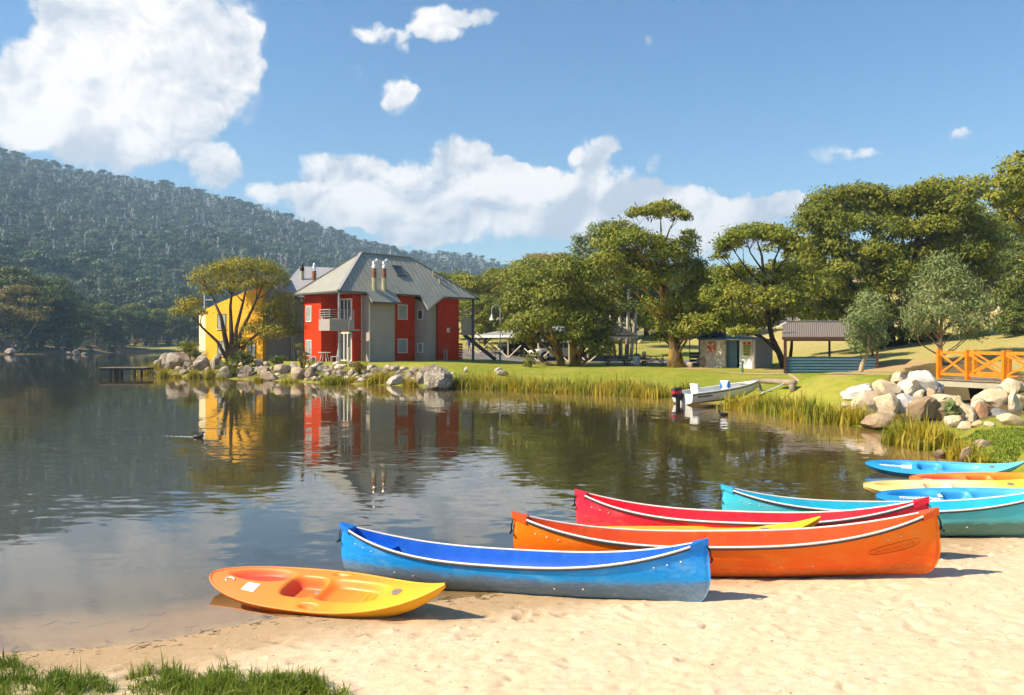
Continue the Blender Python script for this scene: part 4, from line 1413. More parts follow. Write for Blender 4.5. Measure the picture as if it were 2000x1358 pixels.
    for a, b, m, z in ((2.55, -.16, IVORY, 5.5), (2.53, .76, IVORY, 6.1)):
        MB().tube([AB(a, b, .9), AB(a, b, z)], .05, 8).build("downpipe", m, t)
    MB().tube([AB(.2, -.9, .8), AB(.2, -.9, 2.3)], .11, 10).build("bollard", IVORY, t)


build_red_house()


def build_stairs():
    t = thing("outdoor_stair", "black steel stair with thin handrails at right end of the red house", "stair", tuple(at(960, 702, 67)))
    for Y in (66.3, 67.4):
        a, b = at(906, 654, Y), at(968, 703, Y)
        MB().bar(a, b, .08, .3).build("stringer", SOOT, t)
    for i in range(13):
        k = (i + .5) / 13
        a, b = at(906, 654, 66.3).lerp(at(968, 703, 66.3), k), at(906, 654, 67.4).lerp(at(968, 703, 67.4), k)
        MB().bar(a, b, .26, .05).build("tread", SOOT, t)
    for Y in (66.3, 67.4):
        a, b = at(906, 654, Y), at(968, 703, Y)
        up = Vector((0, 0, 1))
        mb = MB().tube([a + up * .95, b + up * .95], .03, 6).tube([a + up * .55, b + up * .55], .02, 6)
        for i in range(5):
            p = a.lerp(b, i / 4)
            mb.tube([p, p + up * .95], .02, 6)
        mb.build("handrail", SOOT, t)


build_stairs()


def patio_set(c, label, label2, n=2):
    c = Vector(c)
    t = thing("patio_table", label, "table", tuple(c))
    MB().lathe(c + Vector((0, 0, .68)), [(.42, 0), (.45, .02), (.45, .04), (.42, .05)], 16).build("table_top", WHITE, t)
    for k in range(4):
        a = k * math.pi / 2 + .6
        MB().tube([c + Vector((math.cos(a) * .38, math.sin(a) * .38, 0)), c + Vector((math.cos(a) * .18, math.sin(a) * .18, .68))], .025, 6).build("leg", WHITE, t)
    for i in range(n):
        s = -1 if i == 0 else 1
        p = c + Vector((s * .75, -.15, 0))
        h = thing("patio_chair", label2[i], "chair", tuple(p), "white patio chairs")
        MB().box(p.x - .22, p.x + .22, p.y - .22, p.y + .22, p.z + .4, p.z + .44).build("seat", WHITE, h)
        bk = MB()
        for j in range(5):
            bk.bar((p.x + s * .22, p.y - .2 + j * .1, p.z + .44), (p.x + s * .28, p.y - .2 + j * .1, p.z + .9), .035, .02)
        bk.bar((p.x + s * .28, p.y - .24, p.z + .9), (p.x + s * .28, p.y + .24, p.z + .9), .04, .06)
        bk.build("backrest", WHITE, h)
        for dx in (-.2, .2):
            for dy in (-.2, .2):
                MB().bar((p.x + dx, p.y + dy, p.z), (p.x + dx, p.y + dy, p.z + .4), .04).build("leg", WHITE, h)


q = AB(-.1, 1.6, 0)
q.z = 1.18
patio_set(q, "white patio table on the ground floor terrace of the red house", ["white patio chair left of the ground floor terrace table", "white patio chair right of the ground floor terrace table"])
q = AB(.35, .75, 3.55)
patio_set(q, "white table on the upper corner balcony of the red house", ["white patio chair left of the upper balcony table", "white patio chair right of the upper balcony table"])


def build_yellow_house():
    P1, P2, P3 = Vector((-19.4, 62, 0)), Vector((-25.4, 66, 0)), Vector((-27.5, 70, 0))
    t = thing("yellow_house", "two-storey yellow house with rising curved parapet behind the gum tree", "house", (-22.4, 64, 1.1))
    n = (P2 - P1)
    n = Vector((n.y, -n.x, 0)).normalized() * -1
    if n.y > 0:
        n = -n
    pts = []
    for i in range(13):
        k = i / 12
        p = P2.lerp(P1, k)
        pts.append((p, 5.35 + 1.75 * (k ** .9)))
    poly = [P2 + Vector((0, 0, .8)), P1 + Vector((0, 0, .8))] + [p + Vector((0, 0, z)) for p, z in reversed(pts)]
    MB().prism(poly, -n * .3).build("wall", YELLOW, t)["label"] = "sunlit yellow front wall"
    d3 = P3 - P2
    n3 = Vector((d3.y, -d3.x, 0)).normalized()
    n3 = -n3 if n3.x > 0 else n3
    MB().prism([P2 + n3 * .0 + Vector((0, 0, .8)), P3 + Vector((0, 0, .8)), P3 + Vector((0, 0, 5.0)), P2 + Vector((0, 0, 5.25))], -n3 * .3 + Vector((0, 0, 0))).build("wall", CREAM, t)["label"] = "cream side wall"
    B1 = P1 + Vector((3.0, 6.5, 0))
    MB().add([P1 - n * .35 + Vector((0, 0, .8)), B1 + Vector((0, 0, .8)), B1 + Vector((0, 0, 6.9)), P1 - n * .35 + Vector((0, 0, 6.9)), P3 + Vector((4, 3, .8)), P3 + Vector((4, 3, 5.0)), P3 - n3 * .4 + Vector((0, 0, .8)), P3 - n3 * .4 + Vector((0, 0, 4.9))],
             [(0, 1, 2, 3), (1, 4, 5, 2), (4, 6, 7, 5)]).build("wall", GREY, t)
    MB().add([P1 - n * .32 + Vector((0, 0, 6.6)), P2 - n * .32 + Vector((0, 0, 5.0)), P3 - n3 * .35 + Vector((0, 0, 4.8)), P3 + Vector((4, 3, 4.9)), B1 + Vector((0, 0, 6.8))], [(0, 4, 3, 2, 1)]).build("roof", ROOF2, t)
    r = (P1 - P2).normalized()
    for z, h in ((4.35, 1.2), (2.15, 1.2)):
        c = P2.lerp(P1, .3) + Vector((0, 0, z)) + n * .0
        w = window(t, c, r, n, 1.1, h, DGREY, CURTAIN, (.5,), .07)
        MB().bar(c - r * .65 - Vector((0, 0, h / 2 + .05)) + n * .06, c + r * .65 - Vector((0, 0, h / 2 + .05)) + n * .06, .12, .07).build("sill", CREAM, w)
    c = P2.lerp(P1, .82) + Vector((0, 0, 2.0))
    window(t, c, r, n, 1.0, 1.2, DGREY, CURTAIN, (.5,), .07)
    mst = at(399, 690, 69)
    a = thing("antenna_mast", "thin television mast with crossbar beside the yellow house", "antenna", tuple(mst))
    MB().tube([(mst.x, mst.y, .8), (mst.x, mst.y, at(399, 565, 69).z)], .05, 6).build("pole", WHITE, a)
    MB().tube([at(399, 586, 69), at(416, 586, 69)], .03, 6).build("crossbar", WHITE, a)


build_yellow_house()


def build_grey_house():
    t = thing("grey_house", "grey two-storey lodge between the yellow and red houses", "house", (-18.3, 67, 1.1))
    Y = 66.0
    def X(px, d=Y):
        return (px - CX) * d / F
    MB().box(X(512), X(545), 65.3, 71, .8, 8.1).build("wall", GREY, t)["label"] = "pale grey stair tower"
    MB().box(X(497), X(511), 64.6, 70, .8, 8.3).build("wall", DGREY, t)["label"] = "dark grey chimney tower"
    MB().box(X(545), X(569), 65.6, 72, .8, 6.3).build("wall", DGREY, t)["label"] = "charcoal wall panel"
    MB().box(X(571), X(640), 67.5, 74, .8, 6.3).build("wall", RECESS_SHADE, t)["label"] = "recessed wall with its shade in the colour"
    E, Rz = 6.35, 9.45
    x0, x1 = X(541), X(655, 68)
    v = [(x0, 65, E), (x1, 65, E), (x1 + 2, 74, Rz), (x0 - .2, 74, Rz + .25), (x0, 83, E), (x1 + 2, 83, E)]
    v2 = [(a, b, c - .16) for a, b, c in v]
    rf = MB().add(v + v2, [(0, 1, 2, 3), (3, 2, 5, 4), (0, 6, 7, 1), (0, 3, 9, 6), (3, 4, 10, 9), (1, 7, 8, 2), (2, 8, 11, 5), (6, 9, 8, 7), (9, 10, 11, 8), (4, 5, 11, 10)])
    rf.build("roof", ROOF2, t)
    MB().bar((x0, 64.92, 6.3), (x1, 64.92, 6.3), .1, .14).build("gutter", DGREY, t)
    for px, z0, h, cap in ((590, 7.6, 1.7, SOOT), (613.5, 8.0, 1.3, SILVER)):
        p = Vector((X(px, 70), 70, z0 - .4))
        f = MB().lathe(p, [(.2, 0), (.2, h), (.17, h + .02)], 12).build("flue", BEIGE if cap is SOOT else RUST, t)
        MB().lathe(p + Vector((0, 0, h)), [(.2, 0), (.2, .3), (.12, .42), (.12, .55), (.05, .7)], 12).build("flue_cowl", cap, f)
    # balcony with rail
    bl = MB().box(X(574), X(596), 65.0, 67.5, 3.55, 3.67).box(X(574), X(596), 65.0, 65.1, 3.67, 4.5).build("balcony", GREY, t)
    rl = MB()
    for z in (4.7, 4.9, 5.1, 5.3):
        rl.tube([(X(574), 65.05, z), (X(596), 65.05, z)], .025, 6)
    rl.build("railing", STEEL, bl)
    MB().box(X(575), X(596), 67.42, 67.49, 4.6, 5.75).build("opening_shade", RECESS_SHADE, t)  # solid dark panel, the shade of an opening put into its colour
    MB().box(X(573), X(596), 65.2, 67.4, 5.85, 6.1).build("beam", GREY, t)
    for px in (569.5, 573.5):
        MB().tube([(X(px, 64.9), 64.9, .9), (X(px, 64.9), 64.9, 6.2)], .07, 8).build("post", IVORY, t)
    window(t, (X(538.5, 65.3), 65.3, 2.2), (1, 0, 0), (0, -1, 0), .55, 1.9, WHITE, GLASS, (), .09, .06, "door")
    window(t, (X(528, 65.3), 65.3, 2.2), (1, 0, 0), (0, -1, 0), .3, 1.9, WHITE, GLASS, (), .07, .06)
    window(t, (X(522, 65.3), 65.3, 4.9), (1, 0, 0), (0, -1, 0), .4, 1.2, WHITE, GLASS, (), .06, .06)
    window(t, (X(557, 65.6), 65.6, 4.8), (1, 0, 0), (0, -1, 0), .6, 1.1, WHITE, GLASS, (), .06, .06)


build_grey_house()


# ------------------------------------------------------------------ carport, cars, lamps
def build_carport():
    Z = 1.0
    def q(px, py, Y):
        return at(px, py, Y)
    t = thing("carport", "long open carport with pale grey roof and ivory posts", "carport", tuple(q(1090, 700, 74)))
    # plan: long edge from A (left, far) to B (right, near); depth direction back
    A, B = Vector((-3.4, 77, 0)), Vector((6.5, 67.4, 0))
    ax = (B - A).normalized()
    bk = Vector((-ax.y, ax.x, 0))
    if bk.y < 0:
        bk = -bk
    W = 6.4
    e, rz = 3.28, 4.15
    def P(s, b, z):
        return A + ax * s + bk * b + Vector((0, 0, z))
    Ln = (B - A).length
    v = [P(-.3, -.3, e), P(Ln + .3, -.3, e), P(Ln + .3, W + .3, e), P(-.3, W + .3, e), P(2.4, W / 2, rz), P(Ln + .3, W / 2, rz)]
    v2 = [p - Vector((0, 0, .12)) for p in v]
    rf = MB().add(v + v2, [(0, 1, 5, 4), (1, 2, 5), (2, 3, 4, 5), (3, 0, 4), (0, 6, 7, 1), (3, 9, 6, 0), (2, 8, 9, 3), (6, 10, 11, 7), (8, 11, 10, 9), (9, 10, 6), (1, 7, 11, 5), (2, 5, 11, 8)])
    rf.build("roof", ROOF2, t)
    MB().bar(P(-.34, -.36, e - .08), P(Ln + .34, -.36, e - .08), .06, .2).build("fascia", WHITE, t)
    gb = MB().add([P(Ln + .2, .1, e - .1), P(Ln + .2, W - .1, e - .1), P(Ln + .2, W / 2, rz - .16)], [(0, 1, 2)]).build("gable_infill", BROWN, t)
    MB().bar(P(Ln + .34, -.3, e - .02), P(Ln + .34, W / 2, rz + .02), .08, .14).bar(P(Ln + .34, W + .3, e - .02), P(Ln + .34, W / 2, rz + .02), .08, .14).bar(P(Ln + .33, -.2, e - .2), P(Ln + .33, W + .2, e - .2), .08, .12).build("bargeboard", STEEL, t)
    for s in (.2, 4.2, 8.0, 11.6, Ln - .1):
        for b in (0, W):
            p = P(s, b, 0)
            z0 = hz(p.x, p.y) - .1
            MB().bar(P(s, b, z0), P(s, b, e - .1), .13).build("post", IVORY, t)
            if b == 0:
                for d in (-1, 1):
                    MB().bar(P(s + d * .1, b, z0 + .15), P(s + d * 1.7, b, z0 + 1.25), .07).build("brace", IVORY, t)


build_carport()


def build_road():
    Vt, Fc = [], []
    pts = [(-8, 74.0), (-2, 72.5), (4, 70.5), (10, 66), (15, 62)]
    for i, (x, y) in enumerate(pts):
        for w in (-2.0, 7.5):
            Vt.append((x + w * .45, y + w * .9, max(hz(x + w * .45, y + w * .9), 0) + .03))
    n = len(pts)
    # finer strip so that it follows the ground
    V2 = []
    for i in range(40):
        k = i / 39 * (n - 1)
        a = int(min(k, n - 2))
        f = k - a
        x = pts[a][0] * (1 - f) + pts[a + 1][0] * f
        y = pts[a][1] * (1 - f) + pts[a + 1][1] * f
        for j in range(9):
            w = -2.0 + 9.5 * j / 8
            X, Y = x + w * .45, y + w * .9
            V2.append((X, Y, hz(X, Y) + .03))
    Fc = [(i * 9 + j, (i + 1) * 9 + j, (i + 1) * 9 + j + 1, i * 9 + j + 1) for i in range(39) for j in range(8)]
    o = obj("car_park", V2, Fc, ASPHALT, smooth=True)
    tag(o, kind="structure")
    V2 = []
    for i in range(60):
        k = i / 59
        x = 6 + 60 * k
        y = 106 + 10 * math.sin(k * 2.2) - 26 * k
        for j in range(4):
            yy = y + j * 1.5
            V2.append((x, yy, hz(x, yy) + .06))
    Fc = [(i * 4 + j, (i + 1) * 4 + j, (i + 1) * 4 + j + 1, i * 4 + j + 1) for i in range(59) for j in range(3)]
    tag(obj("hill_road", V2, Fc, ASPHALT, smooth=True), kind="structure")
    V2 = []
    pp = [ground_hit(px, py) for px, py in ((1340, 722), (1400, 727), (1450, 731), (1500, 733), (1545, 731), (1620, 733), (1700, 733))]
    for i in range(36):
        k = i / 35 * (len(pp) - 1)
        a = int(min(k, len(pp) - 2))
        p = pp[a].lerp(pp[a + 1], k - a)
        for j in range(3):
            V2.append((p.x, p.y + .45 * j, hz(p.x, p.y + .45 * j) + .025))
    Fc = [(i * 3 + j, (i + 1) * 3 + j, (i + 1) * 3 + j + 1, i * 3 + j + 1) for i in range(35) for j in range(2)]
    tag(obj("footpath", V2, Fc, plain("sandy_path", (0.48, 0.36, 0.22), 0.95, 0.15, 2.0, 0.004, 40), smooth=True), kind="structure")


build_road()

CARW = plain("white_car_paint", (0.78, 0.78, 0.77), 0.22, 0.02, 3.0, spec=0.7)
CARD = plain("dark_bronze_car_paint", (0.06, 0.05, 0.038), 0.22, 0.1, 3.0, spec=0.7)
TYRE = plain("tyre_rubber", (0.012, 0.012, 0.013), 0.85, 0.2, 8.0)
LAMP = plain("headlamp_lens", (0.75, 0.76, 0.78), 0.08, 0.05, 8.0, spec=0.9)


def car(name, label, loc, rz, paint, pickup=False):
    """x forward, y left; body lofted from side sections"""
    t = thing(name, label, "car", tuple(loc), None, (0, 0, rz))
    L, Wd = (4.9, 1.82) if pickup else (4.4, 1.8)
    # lower body: x, z bottom, z top, half width
    if pickup:
        sec = [(2.42, .52, .78, .70), (2.36, .42, .95, .84), (2.0, .36, 1.05, .90), (1.0, .34, 1.10, .91), (.2, .34, 1.12, .91), (-.9, .34, 1.13, .91), (-1.4, .36, 1.12, .91), (-2.4, .45, 1.10, .90), (-2.46, .5, 1.0, .88)]
        cab = [(.95, 1.10, .80), (.25, 1.70, .66), (-.85, 1.73, .66), (-1.15, 1.12, .80)]
    else:
        sec = [(2.18, .5, .72, .62), (2.12, .36, .88, .80), (1.75, .3, .98, .88), (1.0, .28, 1.06, .90), (0, .28, 1.10, .90), (-1.2, .28, 1.13, .90), (-1.9, .34, 1.12, .88), (-2.15, .42, 1.05, .82), (-2.2, .5, .95, .78)]
        cab = [(1.05, 1.05, .80), (.2, 1.58, .64), (-1.35, 1.62, .62), (-1.98, 1.12, .76)]
    mb = MB()
    vs = []
    for x, zb, zt, w in sec:
        zm = zb + (zt - zb) * .55
        ring = [(-w * .86, zb), (-w, zb + .14), (-w, zm), (-w * .95, zt), (w * .95, zt), (w, zm), (w, zb + .14), (w * .86, zb)]
        vs += [(x, y, z) for y, z in ring]
    fs = []
    for i in range(len(sec) - 1):
        for k in range(8):
            fs.append((i * 8 + k, i * 8 + (k + 1) % 8, (i + 1) * 8 + (k + 1) % 8, (i + 1) * 8 + k))
    fs += [tuple(range(8)), tuple((len(sec) - 1) * 8 + k for k in range(8))[::-1]]
    mb.add(vs, fs)
    vs = [(x, s * w, z) for x, z, w in cab for s in (-1, 1)]
    mb.add(vs, [(0, 1, 3, 2), (2, 3, 5, 4), (4, 5, 7, 6), (0, 2, 4, 6), (1, 7, 5, 3)])
    mb.build("body", paint, t, local=True)
    # glazing, set proud of the cabin
    (x0, z0, w0), (x1, z1, w1), (x2, z2, w2), (x3, z3, w3) = cab
    def lp(a, b, k):
        return a + (b - a) * k
    gm = MB()
    o = .012
    gm.add([(lp(x0, x1, .08) + o, -w0 * .9, lp(z0, z1, .08) + o), (lp(x0, x1, .08) + o, w0 * .9, lp(z0, z1, .08) + o), (lp(x0, x1, .92) + o, w1 * .9, lp(z0, z1, .92) + o), (lp(x0, x1, .92) + o, -w1 * .9, lp(z0, z1, .92) + o)], [(0, 1, 2, 3)])
    gm.build("windscreen", GLASS, t, local=True)
    MB().add([(lp(x3, x2, .12) - o, -w3 * .9, lp(z3, z2, .12) + o), (lp(x3, x2, .12) - o, w3 * .9, lp(z3, z2, .12) + o), (lp(x3, x2, .9) - o, w2 * .9, lp(z3, z2, .9) + o), (lp(x3, x2, .9) - o, -w2 * .9, lp(z3, z2, .9) + o)], [(0, 3, 2, 1)]).build("rear_window", GLASS, t, local=True)
    for s in (-1, 1):
        xm = (x1 + x2) / 2
        for (xa, xb, ta, tb) in ((lp(x0, x1, .25), xm + .05, lp(x0, x1, .88), xm + .05), (xm - .05, lp(x3, x2, .3), xm - .05, lp(x3, x2, .85))):
            zb, zt = z0 + .07, lp(z0, z1, .9)
            MB().add([(xa, s * (w0 * .985 + .01), zb), (xb, s * (w0 * .985 + .01), zb), (tb, s * (lp(w0, w1, .9) + .015), zt), (ta, s * (lp(w0, w1, .9) + .015), zt)], [(0, 1, 2, 3)]).build("side_window", GLASS, t, local=True)
        MB().box(lp(x0, x1, .12) - .1, lp(x0, x1, .12) + .08, s * .98 - .1, s * .98 + .1, z0 + .02, z0 + .18).build("mirror", paint, t, local=True)
        MB().box(2.0, sec[1][0] + .02, s * .72 - .16, s * .72 + .16, sec[1][2] - .2, sec[1][2] - .03).build("headlight", LAMP, t, local=True)
        for x in (1.38, -1.35):
            w = MB().disc((x, s * (.86), .34), (0, 1, 0), .34, .24, 20).build("wheel", TYRE, t, local=True)
            MB().disc((x, s * (.975), .34), (0, 1, 0), .21, .03, 14).build("rim", SILVER, w, local=True)
            MB().disc((x, s * .80, .38), (0, 1, 0), .42, .215, 20).build("wheel_arch", SOOT, t, local=True)
    MB().box(sec[0][0] - .05, sec[0][0] + .03, -.5, .5, .5, .66).build("grille", SOOT, t, local=True)
    MB().box(sec[0][0] + .02, sec[0][0] + .045, -.19, .19, .42, .53).build("number_plate", WHITE, t, local=True)
    return t


def on_ground(px, Y, dz=0.0):
    x = (px - CX) * Y / F
    return Vector((x, Y, hz(x, Y) + dz))


car("parked_car", "white hatchback parked under the carport behind the gum trunks", on_ground(1082, 72.5, .03), R(205), CARW)
car("parked_pickup", "dark bronze pickup parked under the carport left of the white car", on_ground(1022, 78, .03), R(200), CARD, True)
car("parked_car", "white car at the far side of the carport behind the pickup", on_ground(1058, 84, .03), R(190), CARW)


def street_lamp(px, Y, top, side, label, reach, drop):
    b = on_ground(px, Y, -.1)
    t = thing("street_lamp", label, "street lamp", tuple(b), "curved white street lamps")
    zt = at(px, top, Y).z
    r = reach / 2
    pts = [b, Vector((b.x, b.y, zt - r))]
    for k in range(1, 9):
        a = math.pi * k / 8
        pts.append(Vector((b.x + side * r * (1 - math.cos(a)), b.y, zt - r + r * math.sin(a))))
    pts.append(Vector((b.x + side * reach, b.y, zt - r - drop)))
    MB().tube([b, b + Vector((0, 0, 1.0))], .09, 10).build("base_sleeve", TEAL, t)
    MB().tube(pts, .045, 8).build("pole", STEEL, t)
    e = pts[-1]
    MB().lathe(e + Vector((0, 0, -.45)), [(.22, 0), (.2, .06), (.13, .18), (.1, .3), (.06, .46)], 14).build("lamp_shade", WHITE, t)


street_lamp(977, 65, 596, -1, "tall curved lamp post before the carport's left end", .68, .45)
street_lamp(999, 90, 621, 1, "distant curved lamp showing just above the carport roof", 1.1, .2)
street_lamp(1243, 63, 603, 1, "curved lamp post beside the picnic tables", 1.3, .4)


# ------------------------------------------------------------------ picnic ground
def picnic_table(px, Y, rz, label):
    b = on_ground(px, Y)
    t = thing("picnic_table", label, "picnic table", tuple(b), "picnic tables under the tall gum", (0, 0, rz))
    for i in range(4):
        y = -.33 + i * .22
        MB().box(-.95, .95, y - .1, y + .1, .74, .785).build("plank", TIMBER, t, local=True)
    for s in (-1, 1):
        MB().box(-.95, .95, s * .75 - .13, s * .75 + .13, .43, .475).build("bench_seat", TIMBER, t, local=True)
    for s in (-.7, .7):
        MB().bar((s, -.2, 0), (s, -.2, .74), .06).bar((s, .2, 0), (s, .2, .74), .06).bar((s, -.75, .4), (s, .75, .4), .05, .06).bar((s, -.75, 0), (s, -.75, .43), .05).bar((s, .75, 0), (s, .75, .43), .05).bar((s * .2, 0, .74), (s * 1.0, 0, .15), .05).build("leg_frame", SOOT, t, local=True)


picnic_table(1204, 60.5, R(6), "long picnic table nearest the carport gable")
picnic_table(1242, 62.0, R(-25), "middle picnic table beside the lamp post")
picnic_table(1276, 59.0, R(-12), "picnic table nearest the dark flared tree base")

b = on_ground(1243.5, 61.0)
t = thing("litter_bin", "white litter bin with green lid at the foot of the lamp post", "bin", tuple(b))
MB().lathe(b, [(.22, 0), (.26, .1), (.28, .55), (.28, .72)], 14).build("bin_body", WHITE, t)
MB().lathe(b + Vector((0, 0, .72)), [(.3, 0), (.3, .06), (.18, .16)], 14).build("bin_lid", plain("green_plastic", (0.03, 0.12, 0.07), 0.5), t)
b = on_ground(1258, 61.5)
t = thing("carved_post", "short rusty red carved post with pale round head near picnic tables", "post", tuple(b))
MB().lathe(b + Vector((0, 0, -.1)), [(.15, 0), (.15, .75), (.12, .78), (.16, .82), (.16, .88)], 12).build("post_shaft", RUST, t)
MB().lathe(b + Vector((0, 0, .78)), [(.06, 0), (.15, .06), (.17, .14), (.13, .24), (.03, .28)], 12).build("post_head", CREAM, t)

STONE = None


def rock_material(name, a, b_, lichen=(0.5, 0.5, 0.45), amt=0.5, sc_=1.6):
    m, g, b, out = new_mat(name)
    pos = g.new("ShaderNodeNewGeometry").outputs["Position"]
    n = g.noise(pos, sc_, 7.0, 0.65)
    n2 = g.noise(pos, sc_ * 5, 6.0, 0.7)
    c = g.mix(g.ramp(n, 0.35, 0.66), a, b_)
    c = g.mix(g.ramp(n2, 0.52, 0.62, 0.0, amt), c, lichen)
    c = g.mix(g.ramp(g.noise(pos, sc_ * 2.4, 5.0, 0.7), 0.6, 0.72, 0.0, 0.6), c, tuple(x * .35 for x in a))
    z = g.sep(pos)[2]
    c = g.mix(g.ramp(z, 0.14, 0.03), c, g.mix(0.75, c, (0.06, 0.04, 0.02)))
    g.l.new(c, b.inputs["Base Color"])
    b.inputs["Roughness"].default_value = 0.9
    b.inputs["Specular IOR Level"].default_value = 0.2
    bp = g.new("ShaderNodeBump")
    bp.inputs["Distance"].default_value = 0.035
    g.l.new(g.math("ADD", n2, g.noise(pos, sc_ * 14, 4.0, 0.7)), bp.inputs["Height"])
    g.l.new(bp.outputs[0], b.inputs["Normal"])
    return m


ROCK = {
    "granite": rock_material("grey_granite", (0.22, 0.175, 0.135), (0.40, 0.335, 0.265), (0.50, 0.48, 0.42), 0.45),
    "tan": rock_material("tan_granite", (0.32, 0.235, 0.155), (0.50, 0.40, 0.285), (0.55, 0.5, 0.4), 0.35),
    "pale": rock_material("pale_granite", (0.46, 0.40, 0.32), (0.60, 0.53, 0.44), (0.66, 0.62, 0.55), 0.3),
    "lichen": rock_material("lichened_granite", (0.16, 0.13, 0.1), (0.3, 0.26, 0.2), (0.58, 0.56, 0.46), 0.9),
    "cream": rock_material("cream_sandstone", (0.55, 0.42, 0.26), (0.70, 0.60, 0.45), (0.58, 0.34, 0.14), 0.45, 1.1),
    "white": rock_material("whitish_quartzite", (0.50, 0.48, 0.45), (0.68, 0.65, 0.6), (0.56, 0.44, 0.3), 0.35, 1.1),
    "brown": rock_material("brown_wet_stone", (0.27, 0.18, 0.105), (0.42, 0.31, 0.2), (0.42, 0.33, 0.22), 0.35),
    "red": rock_material("reddish_stone", (0.36, 0.17, 0.085), (0.52, 0.33, 0.2), (0.62, 0.52, 0.4), 0.4, 1.4),
    "slate": rock_material("blue_grey_stone", (0.2, 0.2, 0.2), (0.36, 0.36, 0.36), (0.5, 0.45, 0.36), 0.3),
}


def rock_mesh(seed, blocky=0.0):
    """cut and weathered boulder of unit radius"""
    import bmesh
    r = random.Random(seed)
    bm = bmesh.new()
    bmesh.ops.create_icosphere(bm, subdivisions=3, radius=1.0)
    planes = []
    for k in range(11 + int(6 * blocky)):
        n = Vector((r.gauss(0, 1), r.gauss(0, 1), r.gauss(0, 1) * .8)).normalized()
        planes.append((n, r.uniform(.42, .80)))
    off = Vector((r.uniform(0, 99), r.uniform(0, 99), r.uniform(0, 99)))
    from mathutils import noise as mn
    for v in bm.verts:
        d = v.co.normalized()
        q = 1.0
        for n, h in planes:
            c = d.dot(n)
            if c > .15:
                q = min(q, h / c)
        q = q * (1 + .10 * mn.noise(d * 1.7 + off) + .05 * mn.noise(d * 5 + off))
        v.co = d * q
    me = bpy.data.meshes.new("rock")
    bm.to_mesh(me)
    bm.free()
    me.polygons.foreach_set("use_smooth", np.ones(len(me.polygons), bool))
    me.set_sharp_from_angle(angle=R(24))
    q = max(abs(v.co[i]) for v in me.vertices for i in range(3))
    for v in me.vertices:
        v.co *= .84 / q
    return me


ROCKS = [rock_mesh(100 + i, i % 3 * .5) for i in range(14)]


def rock(px, py, w, h, label, mat, k, Y=None, sink=0.18, group=None, tilt=0.25, name="rock", depth=0.9):
    """rock filling a w x h pixel box centred on (px, py), standing where its lower edge meets the ground"""
    if Y is None:
        p = ground_hit(px, py + h * .46)
        Y = p.y + .35 * w * p.y / F
    s = Y / F
    c = at(px, py + h * sink * .5, Y)
    me = ROCKS[k % len(ROCKS)]
    o = bpy.data.objects.new(name, me)
    COL.objects.link(o)
    if len(me.materials) == 0:
        me.materials.append(ROCK["granite"])
    o.material_slots[0].link = "OBJECT"
    o.material_slots[0].material = ROCK[mat]
    r = random.Random(k * 7 + int(px))
    o.location = c
    o.rotation_euler = (r.uniform(-.2, .2), r.uniform(-tilt, tilt), r.uniform(0, 6.28))
    # unit rock spans about +-0.8
    rx, rz = w * s / 1.56, h * s * (1 + sink) / 1.5
    M = Matrix.LocRotScale(c, None, Vector((rx, rx * depth, rz))) @ Matrix.Rotation(r.uniform(-tilt, tilt), 4, "Y") @ Matrix.Rotation(r.uniform(0, 6.28), 4, "Z")
    o.matrix_world = M
    tag(o, label, "rock", group)
    return o


# ------------------------------------------------------------------ hut, shelter
def lifebuoy_mesh(c, n, R0, r0):
    c, n = Vector(c), Vector(n).normalized()
    u = Vector((0, 0, 1))
    s = u.cross(n).normalized()
    mb = MB()
    N, M = 28, 10
    vs = []
    for i in range(N):
        a = 2 * math.pi * i / N
        rad = s * math.cos(a) + u * math.sin(a)
        for j in range(M):
            b_ = 2 * math.pi * j / M
            vs.append(c + rad * (R0 + r0 * math.cos(b_)) + n * r0 * math.sin(b_))
    fs = [(i * M + j, ((i + 1) % N) * M + j, ((i + 1) % N) * M + (j + 1) % M, i * M + (j + 1) % M) for i in range(N) for j in range(M)]
    return vs, fs


def mural_material():
    m, g, b, out = new_mat("stone_painted_wall")
    pos = g.new("ShaderNodeNewGeometry").outputs["Position"]
    n = g.noise(pos, 2.2, 5.0, 0.65, 0.8)
    v = g.new("ShaderNodeTexVoronoi", feature="DISTANCE_TO_EDGE")
    g.l.new(pos, v.inputs["Vector"])
    v.inputs["Scale"].default_value = 2.6
    c = g.mix(g.ramp(n, 0.35, 0.65), (0.33, 0.27, 0.23), (0.58, 0.5, 0.42))
    c = g.mix(g.ramp(v.outputs["Distance"], 0.05, 0.0), c, (0.66, 0.57, 0.47))
    g.l.new(c, b.inputs["Base Color"])
    b.inputs["Roughness"].default_value = 0.85
    return m


